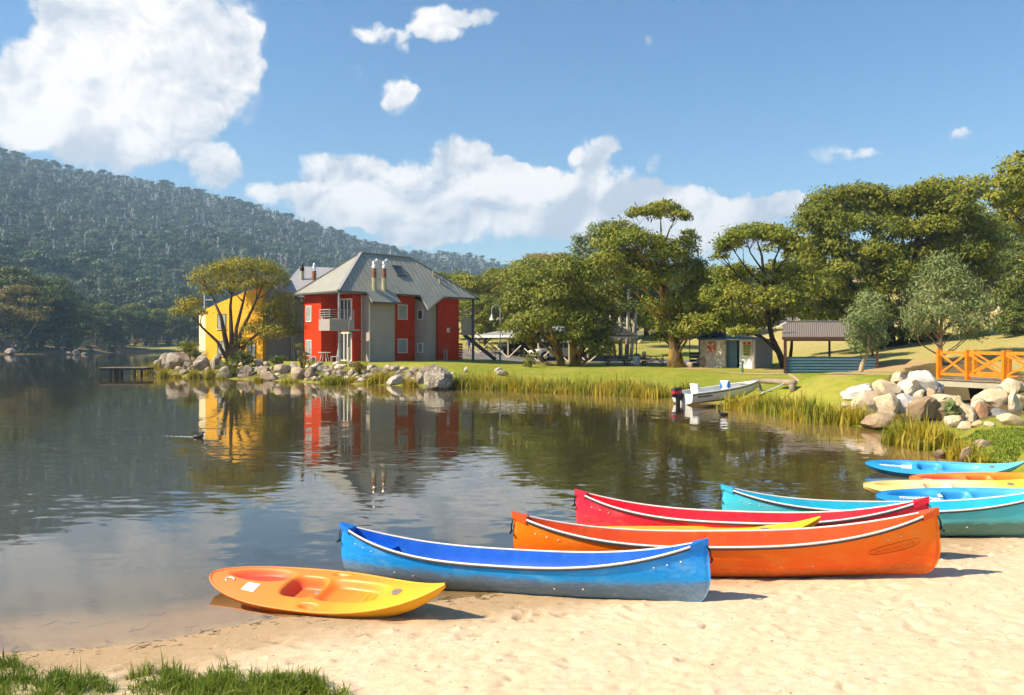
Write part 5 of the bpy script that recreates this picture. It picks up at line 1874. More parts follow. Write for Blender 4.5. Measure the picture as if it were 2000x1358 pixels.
def build_hut():
    Y = 55.0
    z0 = on_ground(1440, Y).z
    def X(px, d):
        return (px - CX) * d / F
    t = thing("small_hut", "small white and stone-painted hut with life ring behind the boulder", "hut", (X(1440, Y), Y, z0))
    top = z0 + 1.95
    A, B = Vector((X(1367, 57), 57, 0)), Vector((X(1416, 55), 55, 0))
    D, E_, G_ = Vector((X(1444, 54.6), 54.6, 0)), Vector((X(1472, 53.4), 53.4, 0)), Vector((X(1509, 55.8), 55.8, 0))
    def wall(a, b, mat, label, th=.15, zt=top):
        d = (b - a).normalized()
        n = Vector((d.y, -d.x, 0))
        o = MB().prism([a + Vector((0, 0, z0 - .3)), b + Vector((0, 0, z0 - .3)), b + Vector((0, 0, zt)), a + Vector((0, 0, zt))], -n * th).build("wall", mat, t)
        o["label"] = label
        return n
    n1 = wall(A, B, mural_material(), "wall painted like stone")
    n2 = wall(D, E_, WHITE, "white sunlit wall with sign")
    wall(E_ + Vector((.0, .0, 0)), G_, GREY, "side wall with its shade painted grey", zt=top - .003)  # unlit side of the white hut, its shade put into a grey colour
    # recessed blue boarded door
    d0, d1 = B + Vector((.05, .5, 0)), D + Vector((0, .5, 0))
    for i in range(11):
        za = z0 - .05 + i * .175
        MB().bar((d0.x, d0.y + .02 * (i % 2), za + .085), (d1.x, d1.y + .02 * (i % 2), za + .085), .06, .165).build("board", TEAL, t)
    MB().add([A + Vector((-.2, 0, top)), B + Vector((0, -.15, top)), E_ + Vector((0, -.2, top)), G_ + Vector((.2, 0, top)), G_ + Vector((-.5, 3, top + .25)), A + Vector((.5, 3, top + .25))], [(0, 1, 2, 3, 4, 5)]).build("roof", DGREY, t)
    MB().add([A + Vector((0, .1, z0 - .3)), A + Vector((.6, 3, z0 - .3)), A + Vector((.6, 3, top)), A + Vector((0, .1, top)), G_ + Vector((0, .1, z0 - .3)), G_ + Vector((-.6, 3, z0 - .3)), G_ + Vector((-.6, 3, top)), G_ + Vector((0, .1, top))], [(0, 1, 2, 3), (5, 4, 7, 6), (1, 5, 6, 2)]).build("wall", GREY, t)
    # sign
    c = D.lerp(E_, .56)
    r = (E_ - D).normalized()
    def S(u, z, o=.04):
        return c + r * u + n2 * o + Vector((0, 0, z0 + z))
    sg = thing("notice_board", "notice board with red header on the white hut wall", "sign", tuple(S(0, 1.2)))
    MB().prism([S(-.34, .85, .02), S(.34, .85, .02), S(.34, 1.8, .02), S(-.34, 1.8, .02)], n2 * .03).build("board_panel", plain("olive_notice", (0.42, 0.35, 0.06), 0.6, 0.35, 9.0), sg)
    MB().prism([S(-.34, 1.62, .053), S(.34, 1.62, .053), S(.34, 1.8, .053), S(-.34, 1.8, .053)], n2 * .01).build("header", plain("red_sign", (0.62, 0.03, 0.02), 0.5, 0.08, 5), sg)
    hd = MB()
    for k, (u0, u1) in enumerate(((-.1, -.02), (0, .1))):
        hd.prism([S(u0, 1.68, .066), S(u1, 1.68, .066), S(u1, 1.75, .066), S(u0, 1.75, .066)], n2 * .004)
    hd.build("lettering", WHITE, sg)
    ph = MB()
    for i in range(4):
        for j in range(2):
            ph.prism([S(-.29 + j * .3, .92 + i * .17, .053), S(-.04 + j * .3, .92 + i * .17, .053), S(-.04 + j * .3, 1.03 + i * .17, .053), S(-.29 + j * .3, 1.03 + i * .17, .053)], n2 * .006)
    ph.build("notice_print", plain("notice_print", (0.16, 0.17, 0.06), 0.6, 0.6, 14.0), sg)
    # life ring
    c = A.lerp(B, .5) + n1 * .12 + Vector((0, 0, z0 + 1.42))
    lr = thing("life_ring", "orange life ring hung on the stone-painted hut wall", "life ring", tuple(c))
    vs, fs = lifebuoy_mesh(c, n1, .29, .085)
    MB().add(vs, fs).build("ring", plain("orange_ring", (0.75, 0.11, 0.02), 0.55, 0.12, 6), lr, True)
    tape = MB()
    u = Vector((0, 0, 1))
    s_ = u.cross(n1).normalized()
    for k in range(4):
        a = math.pi / 4 + k * math.pi / 2
        p = c + (s_ * math.cos(a) + u * math.sin(a)) * .29
        tg = (-s_ * math.sin(a) + u * math.cos(a))
        tape.tube([p - tg * .035, p + tg * .035], .092, 10)
    tape.build("tape_band", WHITE, lr)
    # bollard
    p = ground_hit(1450, 728)
    b_ = thing("marker_bollard", "teal marker bollard on the grass before the hut", "bollard", tuple(p))
    MB().lathe(p + Vector((0, 0, -.1)), [(.07, 0), (.07, .62), (.06, .68)], 12).build("bollard_shaft", plain("teal_paint", (0.05, 0.16, 0.15), 0.5, 0.08, 6), b_)
    MB().lathe(p + Vector((0, 0, .58)), [(.075, 0), (.075, .07), (.04, .1)], 12).build("bollard_cap", BROWN, b_)
    # water tank and slatted screen behind
    p = Vector((X(1392, 59), 59, z0))
    k = thing("water_tank", "dark blue corrugated tank behind the stone-painted hut", "tank", tuple(p))
    prof = []
    for i in range(14):
        prof += [(.95, i * .2), (.98, i * .2 + .1)]
    MB().lathe(p, prof + [(.98, 2.75), (.2, 3.0)], 24).build("tank_body", plain("dark_blue_steel", (0.025, 0.04, 0.07), 0.5, 0.2, 3), k)
    sc_ = thing("slatted_screen", "dark slatted screen with lean-to roof left of the hut", "screen", (X(1352, 57.5), 57.5, z0))
    x0, x1 = X(1347, 57.5), X(1367, 57.5)
    for i in range(4):
        MB().box(x0, x1, 57.48, 57.53, z0 + .1 + i * .26, z0 + .28 + i * .26).build("slat", SOOT, sc_)
    MB().bar((x0, 57.5, z0 - .2), (x0, 57.5, z0 + 2.0), .05).build("post", SOOT, sc_)
    MB().prism([(x0, 57.4, z0 + 2.0), (x1 + .3, 57.4, z0 + 2.3), (x1 + .3, 57.4, z0 + 2.22), (x0, 57.4, z0 + 1.94)], (0, 1.5, .1)).build("lean_to_roof", SOOT, sc_)


build_hut()


def corrugated(p0, du, dv, nu, amp, nrm, per):
    """sheet p0 + u du + v dv with waves across u"""
    N = nu * per
    vs = []
    for i in range(N + 1):
        k = i / N
        o = Vector(nrm) * amp * math.cos(2 * math.pi * k * nu)
        for v in (0, 1):
            vs.append(Vector(p0) + Vector(du) * k + Vector(dv) * v + o)
    vs2 = [p - Vector(nrm) * .006 for p in vs]
    n = len(vs)
    fs = [(2 * i, 2 * i + 2, 2 * i + 3, 2 * i + 1) for i in range(N)] + [(n + 2 * i, n + 2 * i + 1, n + 2 * i + 3, n + 2 * i + 2) for i in range(N)]
    return vs + vs2, fs


def build_shelter():
    Y = 47.0
    def SK(o):
        """the shelter stands askew: its side walls run along the line to the beach"""
        me = o.data
        off = WORLD_OFF[o.name]
        for v in me.vertices:
            v.co.x += .36 * (v.co.y + off[1] - Y)
        return o
    x0, x1 = (1533 - CX) * Y / F, (1713 - CX) * Y / F
    z0 = on_ground(1620, Y).z
    t = thing("picnic_shelter", "open picnic shelter with grey corrugated roof and low blue wall", "shelter", ((x0 + x1) / 2, Y, z0))
    e, rz = at(1533, 659, Y - .3).z, at(1533, 628, Y + 1.4).z
    for (p0, dv) in (((x0 - .15, Y - .35, e), (0, 1.75, rz - e)), ((x0 - .15, Y + 3.15, e), (0, -1.75, rz - e))):
        nn = Vector((1, 0, 0)).cross(Vector(dv)).normalized()
        vs, fs = corrugated(p0, (x1 - x0 + .3, 0, 0), dv, 46, .014, nn, 4)
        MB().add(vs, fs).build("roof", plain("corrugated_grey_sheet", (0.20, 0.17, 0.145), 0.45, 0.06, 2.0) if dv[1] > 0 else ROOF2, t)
    MB().bar((x0 - .16, Y - .38, e - .06), (x1 + .16, Y - .38, e - .06), .05, .17).build("fascia", BROWN, t)
    MB().bar((x0 - .16, Y + 1.4, rz + .02), (x1 + .16, Y + 1.4, rz + .02), .22, .05).build("ridge_cap", ROOF2, t)
    for x in (x0, x1):
        for y in (Y - .15, Y + 2.95):
            MB().box(x - .07, x + .07, y - .07, y + .07, z0 - .3, e - .02).build("post", BROWN, t)
        g_ = Vector((x, 0, 0))
        MB().add([(x, Y - .3, e - .05), (x, Y + 3.1, e - .05), (x, Y + 1.4, rz - .05)], [(0, 1, 2)]).build("gable_infill", BROWN, t)
    xm = (1620 - CX) * (Y + 2.95) / F - .36 * 2.95
    MB().box(xm - .07, xm + .07, Y + 2.9, Y + 3.04, z0 - .3, e).build("post", BROWN, t)
    MB().bar((x0, Y - .15, e - .12), (x1, Y - .15, e - .12), .08, .18).bar((x0, Y + 2.95, e - .12), (x1, Y + 2.95, e - .12), .08, .18).build("beam", BROWN, t)
    zt = at(1533, 697, Y - .2).z
    hgt = zt - (z0 - .25)
    vs, fs = corrugated((x0 + .08, Y - .12, z0 - .25), (0, 0, hgt), (x1 - x0 - .16, 0, 0), 7, .028, (0, -1, 0), 8)
    MB().add(vs, fs).build("low_wall", TEAL, t)
    vs, fs = corrugated((x0 + .08, Y + 3.0, z0 - .25), (0, 0, hgt - .1), (x1 - x0 - .16, 0, 0), 7, .028, (0, -1, 0), 8)
    # table within
    MB().box(x0 + 1.2, x0 + 3.4, Y + 1.1, Y + 1.9, z0 + .72, z0 + .78).build("table_top", TIMBER, t)
    gl = at(1528, 633, Y)
    MB().tube([at(1536, 630, Y), at(1527, 634, Y), at(1519, 640, Y)], .05, 6).build("lamp_bracket", WHITE, t)
    for c in t.children:
        SK(c)


build_shelter()


def build_log_rail():
    a, b = ground_hit(1486, 764), ground_hit(1549, 767)
    t = thing("log_rail", "weathered log mooring rail on the grass behind the motor boat", "log rail", tuple(b))
    Ya, Yb = a.y, b.y
    p, q = at(1473, 743.5, Ya), at(1551, 748, Yb)
    MB().tube([p, p.lerp(q, .5) + Vector((0, 0, .01)), q], [.105, .115, .125], 12).build("log", TIMBER, t, True)
    MB().tube([at(1487, 772, Ya + .15), at(1481, 750, Ya)], [.12, .1], 10).build("leg", TIMBER, t, True)
    MB().tube([at(1551, 770, Yb + .1), at(1545, 752, Yb)], [.12, .1], 10).build("leg", TIMBER, t, True)
    r = thing("mooring_rope", "pale rope slack between log rail and boat bow", "rope", tuple(at(1545, 750, Yb)))
    pts = [at(1530, 750, Yb), at(1516, 757, Yb - .3), at(1500, 764, Yb - .6), at(1488, 768, Yb - .9)]
    MB().tube(pts, .025, 6).build("rope_strand", WHITE, r)


build_log_rail()


def build_bridge():
    t = thing("footbridge", "footbridge with orange cross-braced timber railings at right edge", "bridge", tuple(at(1900, 745, 31)))
    def rail(posts, hpx, nm):
        """posts: (px, y of foot, distance)"""
        pts = [at(px, py, Y) for px, py, Y in posts]
        H = 1.13
        for p in pts:
            MB().box(p.x - .075, p.x + .075, p.y - .075, p.y + .075, p.z - .06, p.z + H).build("post", ORANGE_TIMBER, t)
        for a, b in zip(pts, pts[1:]):
            d = (b - a).normalized()
            a2, b2 = a + d * .075, b - d * .075
            up = Vector((0, 0, 1))
            MB().bar(a2 + up * (H - .12), b2 + up * (H - .12), .06, .1).build("top_rail", ORANGE_TIMBER, t)
            MB().bar(a2 + up * .16, b2 + up * .16, .06, .1).build("bottom_rail", ORANGE_TIMBER, t)
            n = Vector((d.y, -d.x, 0)) * .02
            MB().bar(a2 + up * (H - .18) + n, b2 + up * .22 + n, .035, .08).build("brace", ORANGE_TIMBER, t)
            MB().bar(a2 + up * .22 - n, b2 + up * (H - .18) - n, .035, .08).build("brace", ORANGE_TIMBER, t)
        return pts
    near = rail([(1834, 738, 31.6), (1890, 741, 30.6), (1962, 744.5, 29.4), (2050, 748, 28.2)], 56, "near")
    far = rail([(1904, 736, 33.3), (1971, 738.5, 32.2), (2060, 741, 31)], 52, "far")
    a, b = near[0], near[-1]
    d = (b - a).normalized()
    bk = Vector((-d.y, d.x, 0))
    bk = bk if bk.y > 0 else -bk
    for i in range(34):
        k = i * .16
        p = a + d * (k - .1) + Vector((0, 0, -.05))
        MB().bar(p - bk * .12, p + bk * 2.9, .145, .05).build("deck_plank", TIMBER, t)
    MB().bar(a - d * .15 - bk * .02 + Vector((0, 0, -.2)), b - bk * .02 + Vector((0, 0, -.2)), .1, .25).bar(a - d * .15 + bk * 2.7 + Vector((0, 0, -.2)), b + bk * 2.7 + Vector((0, 0, -.2)), .1, .25).build("beam", BEIGE, t)
    MB().bar(at(1905, 757, 31.5), at(1912, 790, 31.5), .3, .5).build("pier", SOOT, t)


build_bridge()


def build_jetty():
    t = thing("jetty", "low weathered timber jetty at the left tip of the rock bank", "jetty", tuple(at(245, 735, 63)))
    Y = 62.5
    z = at(240, 717.5, Y).z
    x0, x1 = (202 - CX) * Y / F, (293 - CX) * Y / F
    for i in range(24):
        a = x0 + (x1 - x0) * i / 24
        b = x0 + (x1 - x0) * (i + .92) / 24
        MB().box(a, b, Y - .7, Y + .7, z - .05 + .004 * (i % 3), z + .004 * (i % 3)).build("deck_plank", TIMBER, t)
    for y in (Y - .6, Y + .6):
        MB().box(x0 + .05, x1, y - .05, y + .05, z - .2, z - .055).build("joist", SOOT, t)
        for px in (221.5, 231, 270):
            x = (px - CX) * Y / F
            MB().bar((x, y, -1.2), (x, y, z - .2), .2 if px < 225 else .14).build("pile", SOOT, t)


build_jetty()


# ------------------------------------------------------------------ canoes
def hull_paint(name, top, low, stain, line=0.21, fade=(0.9, 0.9, 0.9), fade_amt=0.18):
    """moulded plastic: bleached above, scuffed, muddy stain along the bottom"""
    m, g, b, out = new_mat(name)
    pos = g.new("ShaderNodeTexCoord").outputs["Object"]
    x, y, z = g.sep(pos)
    st = g.vmath("MULTIPLY", pos, (1.0, 2.0, 3.0))
    n = g.noise(st, 3.2, 7.0, 0.65)
    n2 = g.noise(st, 14.0, 6.0, 0.7)
    c = g.mix(g.ramp(z, 0.05, 0.5), low, top)
    c = g.mix(g.ramp(n, 0.45, 0.72, 0.0, fade_amt), c, fade)
    zz = g.math("MULTIPLY_ADD", g.math("SUBTRACT", n, 0.5), 0.16, g.math("MULTIPLY_ADD", g.math("SUBTRACT", n2, 0.5), 0.09, z))
    c = g.mix(g.ramp(zz, line + 0.035, line - 0.03, 0.0, 0.62), c, g.mix(g.ramp(n2, 0.35, 0.65), stain, tuple(s * 1.7 for s in stain)))
    c = g.mix(g.ramp(g.math("MULTIPLY_ADD", g.math("SUBTRACT", n2, 0.5), 0.12, z), 0.09, 0.05, 0.0, 0.7), c, g.mix(0.5, low, stain))
    scr = g.noise(g.vmath("MULTIPLY", pos, (2.0, 30.0, 60.0)), 2.0, 5.0, 0.7)
    c = g.mix(g.ramp(scr, 0.60, 0.72, 0.0, 0.55), c, fade)
    spk = g.noise(pos, 60.0, 3.0, 0.7)
    c = g.mix(g.math("MULTIPLY", g.ramp(spk, 0.60, 0.68), g.ramp(z, 0.22, 0.02, 0.0, 0.8)), c, (0.62, 0.48, 0.3))
    g.l.new(c, b.inputs["Base Color"])
    g.put(b.inputs["Roughness"], g.ramp(n, 0.3, 0.7, 0.38, 0.6))
    b.inputs["Specular IOR Level"].default_value = 0.28
    bp = g.new("ShaderNodeBump")
    bp.inputs["Distance"].default_value = 0.004
    g.l.new(n2, bp.inputs["Height"])
    g.l.new(bp.outputs[0], b.inputs["Normal"])
    return m


GUNWALE = plain("white_gunwale", (0.70, 0.66, 0.62), 0.4, 0.06, 6.0, dirt=(0.45, 0.38, 0.32), dirt_amt=0.3)
BLACKROPE = plain("black_cord", (0.012, 0.012, 0.014), 0.8, 0.2, 20.0)
DARKTRIM = plain("dark_rubber_trim", (0.02, 0.02, 0.03), 0.6, 0.1, 6.0)
CL, CB = 4.1, 0.33


def canoe_point(t, s, side, inset=0.0):
    """t along (-1..1), s keel to gunwale (0..1)"""
    a = abs(t)
    B = (CB - inset) * max(0.0, 1 - a ** 2.5) ** 0.85
    if a > 0.985:
        B = max(B * 0.5, 0.004)
    sheer = 0.325 + 0.245 * a ** 2.7
    keel = 0.0 + 0.022 * a ** 2 + inset
    xe = CL / 2 * (1 - 0.085 * (1 - math.sqrt(max(0, 1 - max(0, 1 - s / 0.5) ** 2.2))) - 0.022 * max(0, s - .42) ** 1.5) - inset * 1.5
    z = keel + (sheer - keel) * s
    k = 0.34 + 0.30 * a ** 2
    y = B * (s ** k) * (1.0 + 0.05 * math.sin(math.pi * min(1, s * 1.05)) * (1 - a))
    return (t * xe, side * y, z)


def canoe(name_, label, Lp, Rp, mat, mat_in, cap_mat, emblem=None, roll=0.0):
    Lp, Rp = Vector(Lp), Vector(Rp)
    d = Rp - Lp
    s = d.length / CL
    yaw, pitch = math.atan2(d.y, d.x), -math.atan2(d.z, math.hypot(d.x, d.y))
    t = thing(name_, label, "canoe", tuple(Lp.lerp(Rp, .5)), "canoes drawn up on the beach", (0, 0, 0))
    t.rotation_euler = (Matrix.Rotation(yaw, 3, "Z") @ Matrix.Rotation(pitch, 3, "Y") @ Matrix.Rotation(roll, 3, "X")).to_euler()
    t.scale = (s, s, s * 1.1)
    T = [math.sin(k / 40 * math.pi / 2) ** .9 if k >= 0 else -(math.sin(-k / 40 * math.pi / 2) ** .9) for k in range(-40, 41)]
    S = [(i / 14) ** 1.5 for i in range(15)]
    def shell(inset):
        vs, idx = [], {}
        for i, tt in enumerate(T):
            prof = [(S[k], -1) for k in range(14, 0, -1)] + [(S[k], 1) for k in range(0, 15)]
            for j, (q, sd) in enumerate(prof):
                vs.append(canoe_point(tt, q, sd, inset))
        n = 29
        fs = [(i * n + j, (i + 1) * n + j, (i + 1) * n + j + 1, i * n + j + 1) for i in range(len(T) - 1) for j in range(n - 1)]
        return vs, fs
    vs, fs = shell(0)
    obj("hull", vs, [f[::-1] for f in fs], mat, t, True, True)
    vs, fs = shell(.012)
    obj("inner_skin", vs, fs, mat_in, t, True, True)
    for sd in (-1, 1):
        pts, pts2 = [], []
        for tt in T[2:-2]:
            p = Vector(canoe_point(tt, 1, sd))
            pts.append(p + Vector((0, sd * .004, .004)))
            pts2.append(p + Vector((0, sd * .009, -.014)))
        MB().tube(pts, .0105, 8).build("gunwale", GUNWALE, t, True, True)
        MB().tube(pts2, .007, 6).build("gunwale_trim", DARKTRIM, t, True, True)
    for e in (-1, 1):
        # end cap plate, lip and carrying toggle
        pr = []
        for tt in (.93, .955, .98, 1.0):
            p = canoe_point(e * tt, 1, 1)
            pr.append((p[0], max(abs(p[1]), .006) + .018, p[2]))
        tip = (e * (CL / 2 - .005), .022, pr[-1][2] + .004)
        pr[-1] = tip
        vs = []
        for x, y, z in pr:
            vs += [(x, -y, z - .035), (x, -y, z + .020), (x, y, z + .020), (x, y, z - .035)]
        fs = [(4 * i + k, 4 * i + (k + 1) % 4, 4 * i + 4 + (k + 1) % 4, 4 * i + 4 + k) for i in range(3) for k in range(4)] + [(0, 1, 2, 3), (15, 14, 13, 12)]
        c = obj("end_cap", vs, fs, cap_mat, t, False, True)
        h = Vector((e * (CL / 2 - .03), 0, pr[-1][2] - .03))
        for yy in (-.018, .018):
            MB().tube([h + Vector((0, yy, 0)), h + Vector((e * .035, yy, -.06)), h + Vector((e * .045, yy * .6, -.135))], .0045, 6).build("handle_cord", BLACKROPE, t, True, True)
        MB().tube([h + Vector((e * .046, -.05, -.14)), h + Vector((e * .046, .05, -.14))], [.011, .011], 8).build("carry_toggle", BLACKROPE, t, True, True)
        # buoyancy block inside the end
        ba, bb = .70, .90
        vs, fs = [], []
        for tt in (ba, .78, .85, bb):
            lo = [canoe_point(e * tt, .16, sd, .014) for sd in (-1, 1)]
            hi = [canoe_point(e * tt, .80, sd, .014) for sd in (-1, 1)]
            vs += [lo[0], hi[0], hi[1], lo[1]]
        for i in range(3):
            fs += [(4 * i + k, 4 * i + (k + 1) % 4, 4 * i + 4 + (k + 1) % 4, 4 * i + 4 + k) for k in range(3)]
        fs += [(3, 2, 1, 0)]
        obj("buoyancy_block", vs, fs, mat_in, t, False, True)
    rv = MB()
    for sd in (-1, 1):
        for tt, q in [(x, .80) for x in (-.88, -.82, -.76, .76, .82, .88)] + [(x, .40) for x in (-.62, -.5, .28, .42)]:
            p = Vector(canoe_point(tt, q, sd))
            rv.lathe(p + Vector((0, 0, -.006)), [(.004, 0), (.009, .003), (.009, .009), (.004, .012)], 6)
    rv.build("rivets", GUNWALE, t, False, True)["kind"] = "stuff"
    if emblem is not None:
        # raised oval moulding with the maker's letters on the near side
        def on(u, w):
            tt, q = .79 + u * .155, .62 + w * .16 - .02
            p = Vector(canoe_point(tt, q, -1))
            e1 = Vector(canoe_point(tt + .01, q, -1)) - p
            e2 = Vector(canoe_point(tt, q + .01, -1)) - p
            n = e1.cross(e2).normalized()
            n = n if n.y < 0 else -n
            return p, n
        pts = []
        for k in range(41):
            a = 2 * math.pi * k / 40
            p, n = on(.78 * math.copysign(abs(math.cos(a)) ** .8, math.cos(a)), .5 * math.copysign(abs(math.sin(a)) ** .9, math.sin(a)) + .14 * math.cos(a))
            pts.append(p + n * .002)
        em = MB().tube(pts, .006, 6, False).build("emblem", mat, t, True, True)
        V, Fc = text_mesh("ROSCO", .6)
        W2 = []
        for v in V:
            p, n = on(v[0] * .58, v[1] * .62 + .10 * v[0])
            W2.append(p + n * .006)
        obj("lettering", W2, Fc, emblem, em, False, True)
    return t


def deep(c, k=.72):
    return tuple(x * k for x in c)


blue_t = hull_paint("blue_canoe_skin", (0.002, 0.27, 0.88), (0.01, 0.32, 0.74), (0.15, 0.11, 0.05), .21, (0.25, 0.52, 0.72), .38)
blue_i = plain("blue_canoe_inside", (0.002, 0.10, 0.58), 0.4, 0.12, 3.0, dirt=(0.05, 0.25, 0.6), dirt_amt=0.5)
or_t = hull_paint("orange_canoe_skin", (0.95, 0.20, 0.003), (0.88, 0.10, 0.003), (0.34, 0.10, 0.015), .10, (0.9, 0.38, 0.06), .30)
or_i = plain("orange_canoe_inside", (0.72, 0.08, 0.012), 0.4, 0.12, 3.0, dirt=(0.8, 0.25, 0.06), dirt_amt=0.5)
rd_t = hull_paint("red_canoe_skin", (0.84, 0.018, 0.06), (0.84, 0.05, 0.05), (0.40, 0.12, 0.03), .10, (0.8, 0.22, 0.2), .34)
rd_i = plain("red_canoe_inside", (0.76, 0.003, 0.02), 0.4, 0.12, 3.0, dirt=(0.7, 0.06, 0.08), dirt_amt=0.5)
tq_t = hull_paint("turquoise_canoe_skin", (0.05, 0.54, 0.70), (0.10, 0.50, 0.56), (0.085, 0.085, 0.02), .20, (0.35, 0.62, 0.66), .30)
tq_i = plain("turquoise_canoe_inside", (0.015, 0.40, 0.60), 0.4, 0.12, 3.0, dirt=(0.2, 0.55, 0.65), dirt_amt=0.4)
cap_b = plain("blue_cap", (0.003, 0.15, 0.55), .4, .08)
cap_o = plain("orange_cap", (0.72, 0.085, 0.004), .4, .08)
cap_r = plain("red_cap", (0.62, 0.01, 0.035), .4, .08)
cap_t = plain("turquoise_cap", (0.04, 0.42, 0.58), .4, .08)
canoe("canoe", "blue canoe with muddy hull, nearest the water's edge sand", (-1.90, 8.92, -.145), (1.86, 7.40, .045), blue_t, blue_i, cap_b)
canoe("canoe", "orange canoe lying behind the blue canoe's right end", (.03, 8.98, -.10), (4.40, 8.14, .12), or_t, or_i, cap_o, plain("orange_emboss", (0.62, 0.07, 0.003), .45, .08))
canoe("canoe", "crimson red canoe between the orange and turquoise canoes", (.88, 10.72, -.13), (4.72, 8.92, .11), rd_t, rd_i, cap_r, plain("red_emboss", (0.5, 0.008, 0.03), .45, .08))
canoe("canoe", "turquoise canoe running out of frame at right", (2.97, 11.2, -.15), (7.0, 9.9, .09), tq_t, tq_i, cap_t)

# ------------------------------------------------------------------ sit-on-top kayaks
KL, KW = 2.7, 0.345


def k_w(u):
    a = abs(u)
    return KW * max(0.0, 1 - a ** (2.7 if u < 0 else 1.9)) ** (.62 if u < 0 else .95) + 0.004


def k_edge(u):
    return .185 + .07 * max(0, -u) ** 3 + .20 * max(0, u) ** 3.2


def k_keel(u):
    return .03 * u * u + (.17 * abs(u) ** 5 if u < 0 else .325 * u ** 3.8)


def rbox(u, v, cu, cv, ru, rv, p=4, soft=.35):
    q = ((abs(u - cu) / ru) ** p + (abs(v - cv) / rv) ** p) ** (1 / p)
    k = min(1, max(0, (1 - q) / soft))
    return k * k * (3 - 2 * k)


def k_rec(u, v):
    r = .075 * rbox(u, v, -.60, .42, .30, .50, 2.2, .45)
    r += .125 * rbox(u, v, -.16, 0, .16, .56, 4, .38)
    r += .085 * rbox(u, v, .25, 0, .30, .60, 4, .4)
    for s in (-1, 1):
        r += .05 * rbox(u, v, .02, s * .80, .085, .10, 2.4, .5)
    if .30 < u < .52 and abs(v) < .4:
        r += .010 * math.sin((u - .30) / .22 * math.pi * 8) * (1 - abs(v) / .4)
    return r


def k_deck(u, v):
    return k_edge(u) + .045 * (1 - v * v) * (1 - abs(u) ** 3) - k_rec(u, v)


def plastic_mix(name, cols, rec_col, rec_amt):
    """rotomoulded plastic that runs from one colour to the next along the boat"""
    m, g, b, out = new_mat(name)
    pos = g.new("ShaderNodeTexCoord").outputs["Object"]
    x, y, z = g.sep(pos)
    n = g.noise(pos, 2.4, 5.0, 0.6, 0.8)
    xx = g.math("MULTIPLY_ADD", g.math("SUBTRACT", n, 0.5), 0.7, x)
    c = g.mix(g.ramp(xx, -1.1, 0.1), cols[0], cols[1])
    c = g.mix(g.ramp(xx, 0.0, 1.0), c, cols[2])
    rec = g.new("ShaderNodeAttribute", attribute_name="rec").outputs["Fac"]
    c = g.mix(g.math("MULTIPLY", rec, g.ramp(x, -1.0, 0.5, rec_amt, rec_amt * .15)), c, rec_col)
    sc_ = g.noise(g.vmath("MULTIPLY", pos, (3, 40, 40)), 2.0, 4.0, 0.7)
    c = g.mix(g.ramp(sc_, 0.66, 0.74, 0.0, 0.25), c, (0.9, 0.75, 0.55))
    c = g.mix(g.ramp(g.noise(pos, 9.0, 6.0, .7), .6, .75, 0.0, .25), c, (0.4, 0.25, 0.1))
    g.l.new(c, b.inputs["Base Color"])
    g.put(b.inputs["Roughness"], g.ramp(n, 0.3, 0.7, 0.36, 0.56))
    b.inputs["Specular IOR Level"].default_value = 0.4
    return m


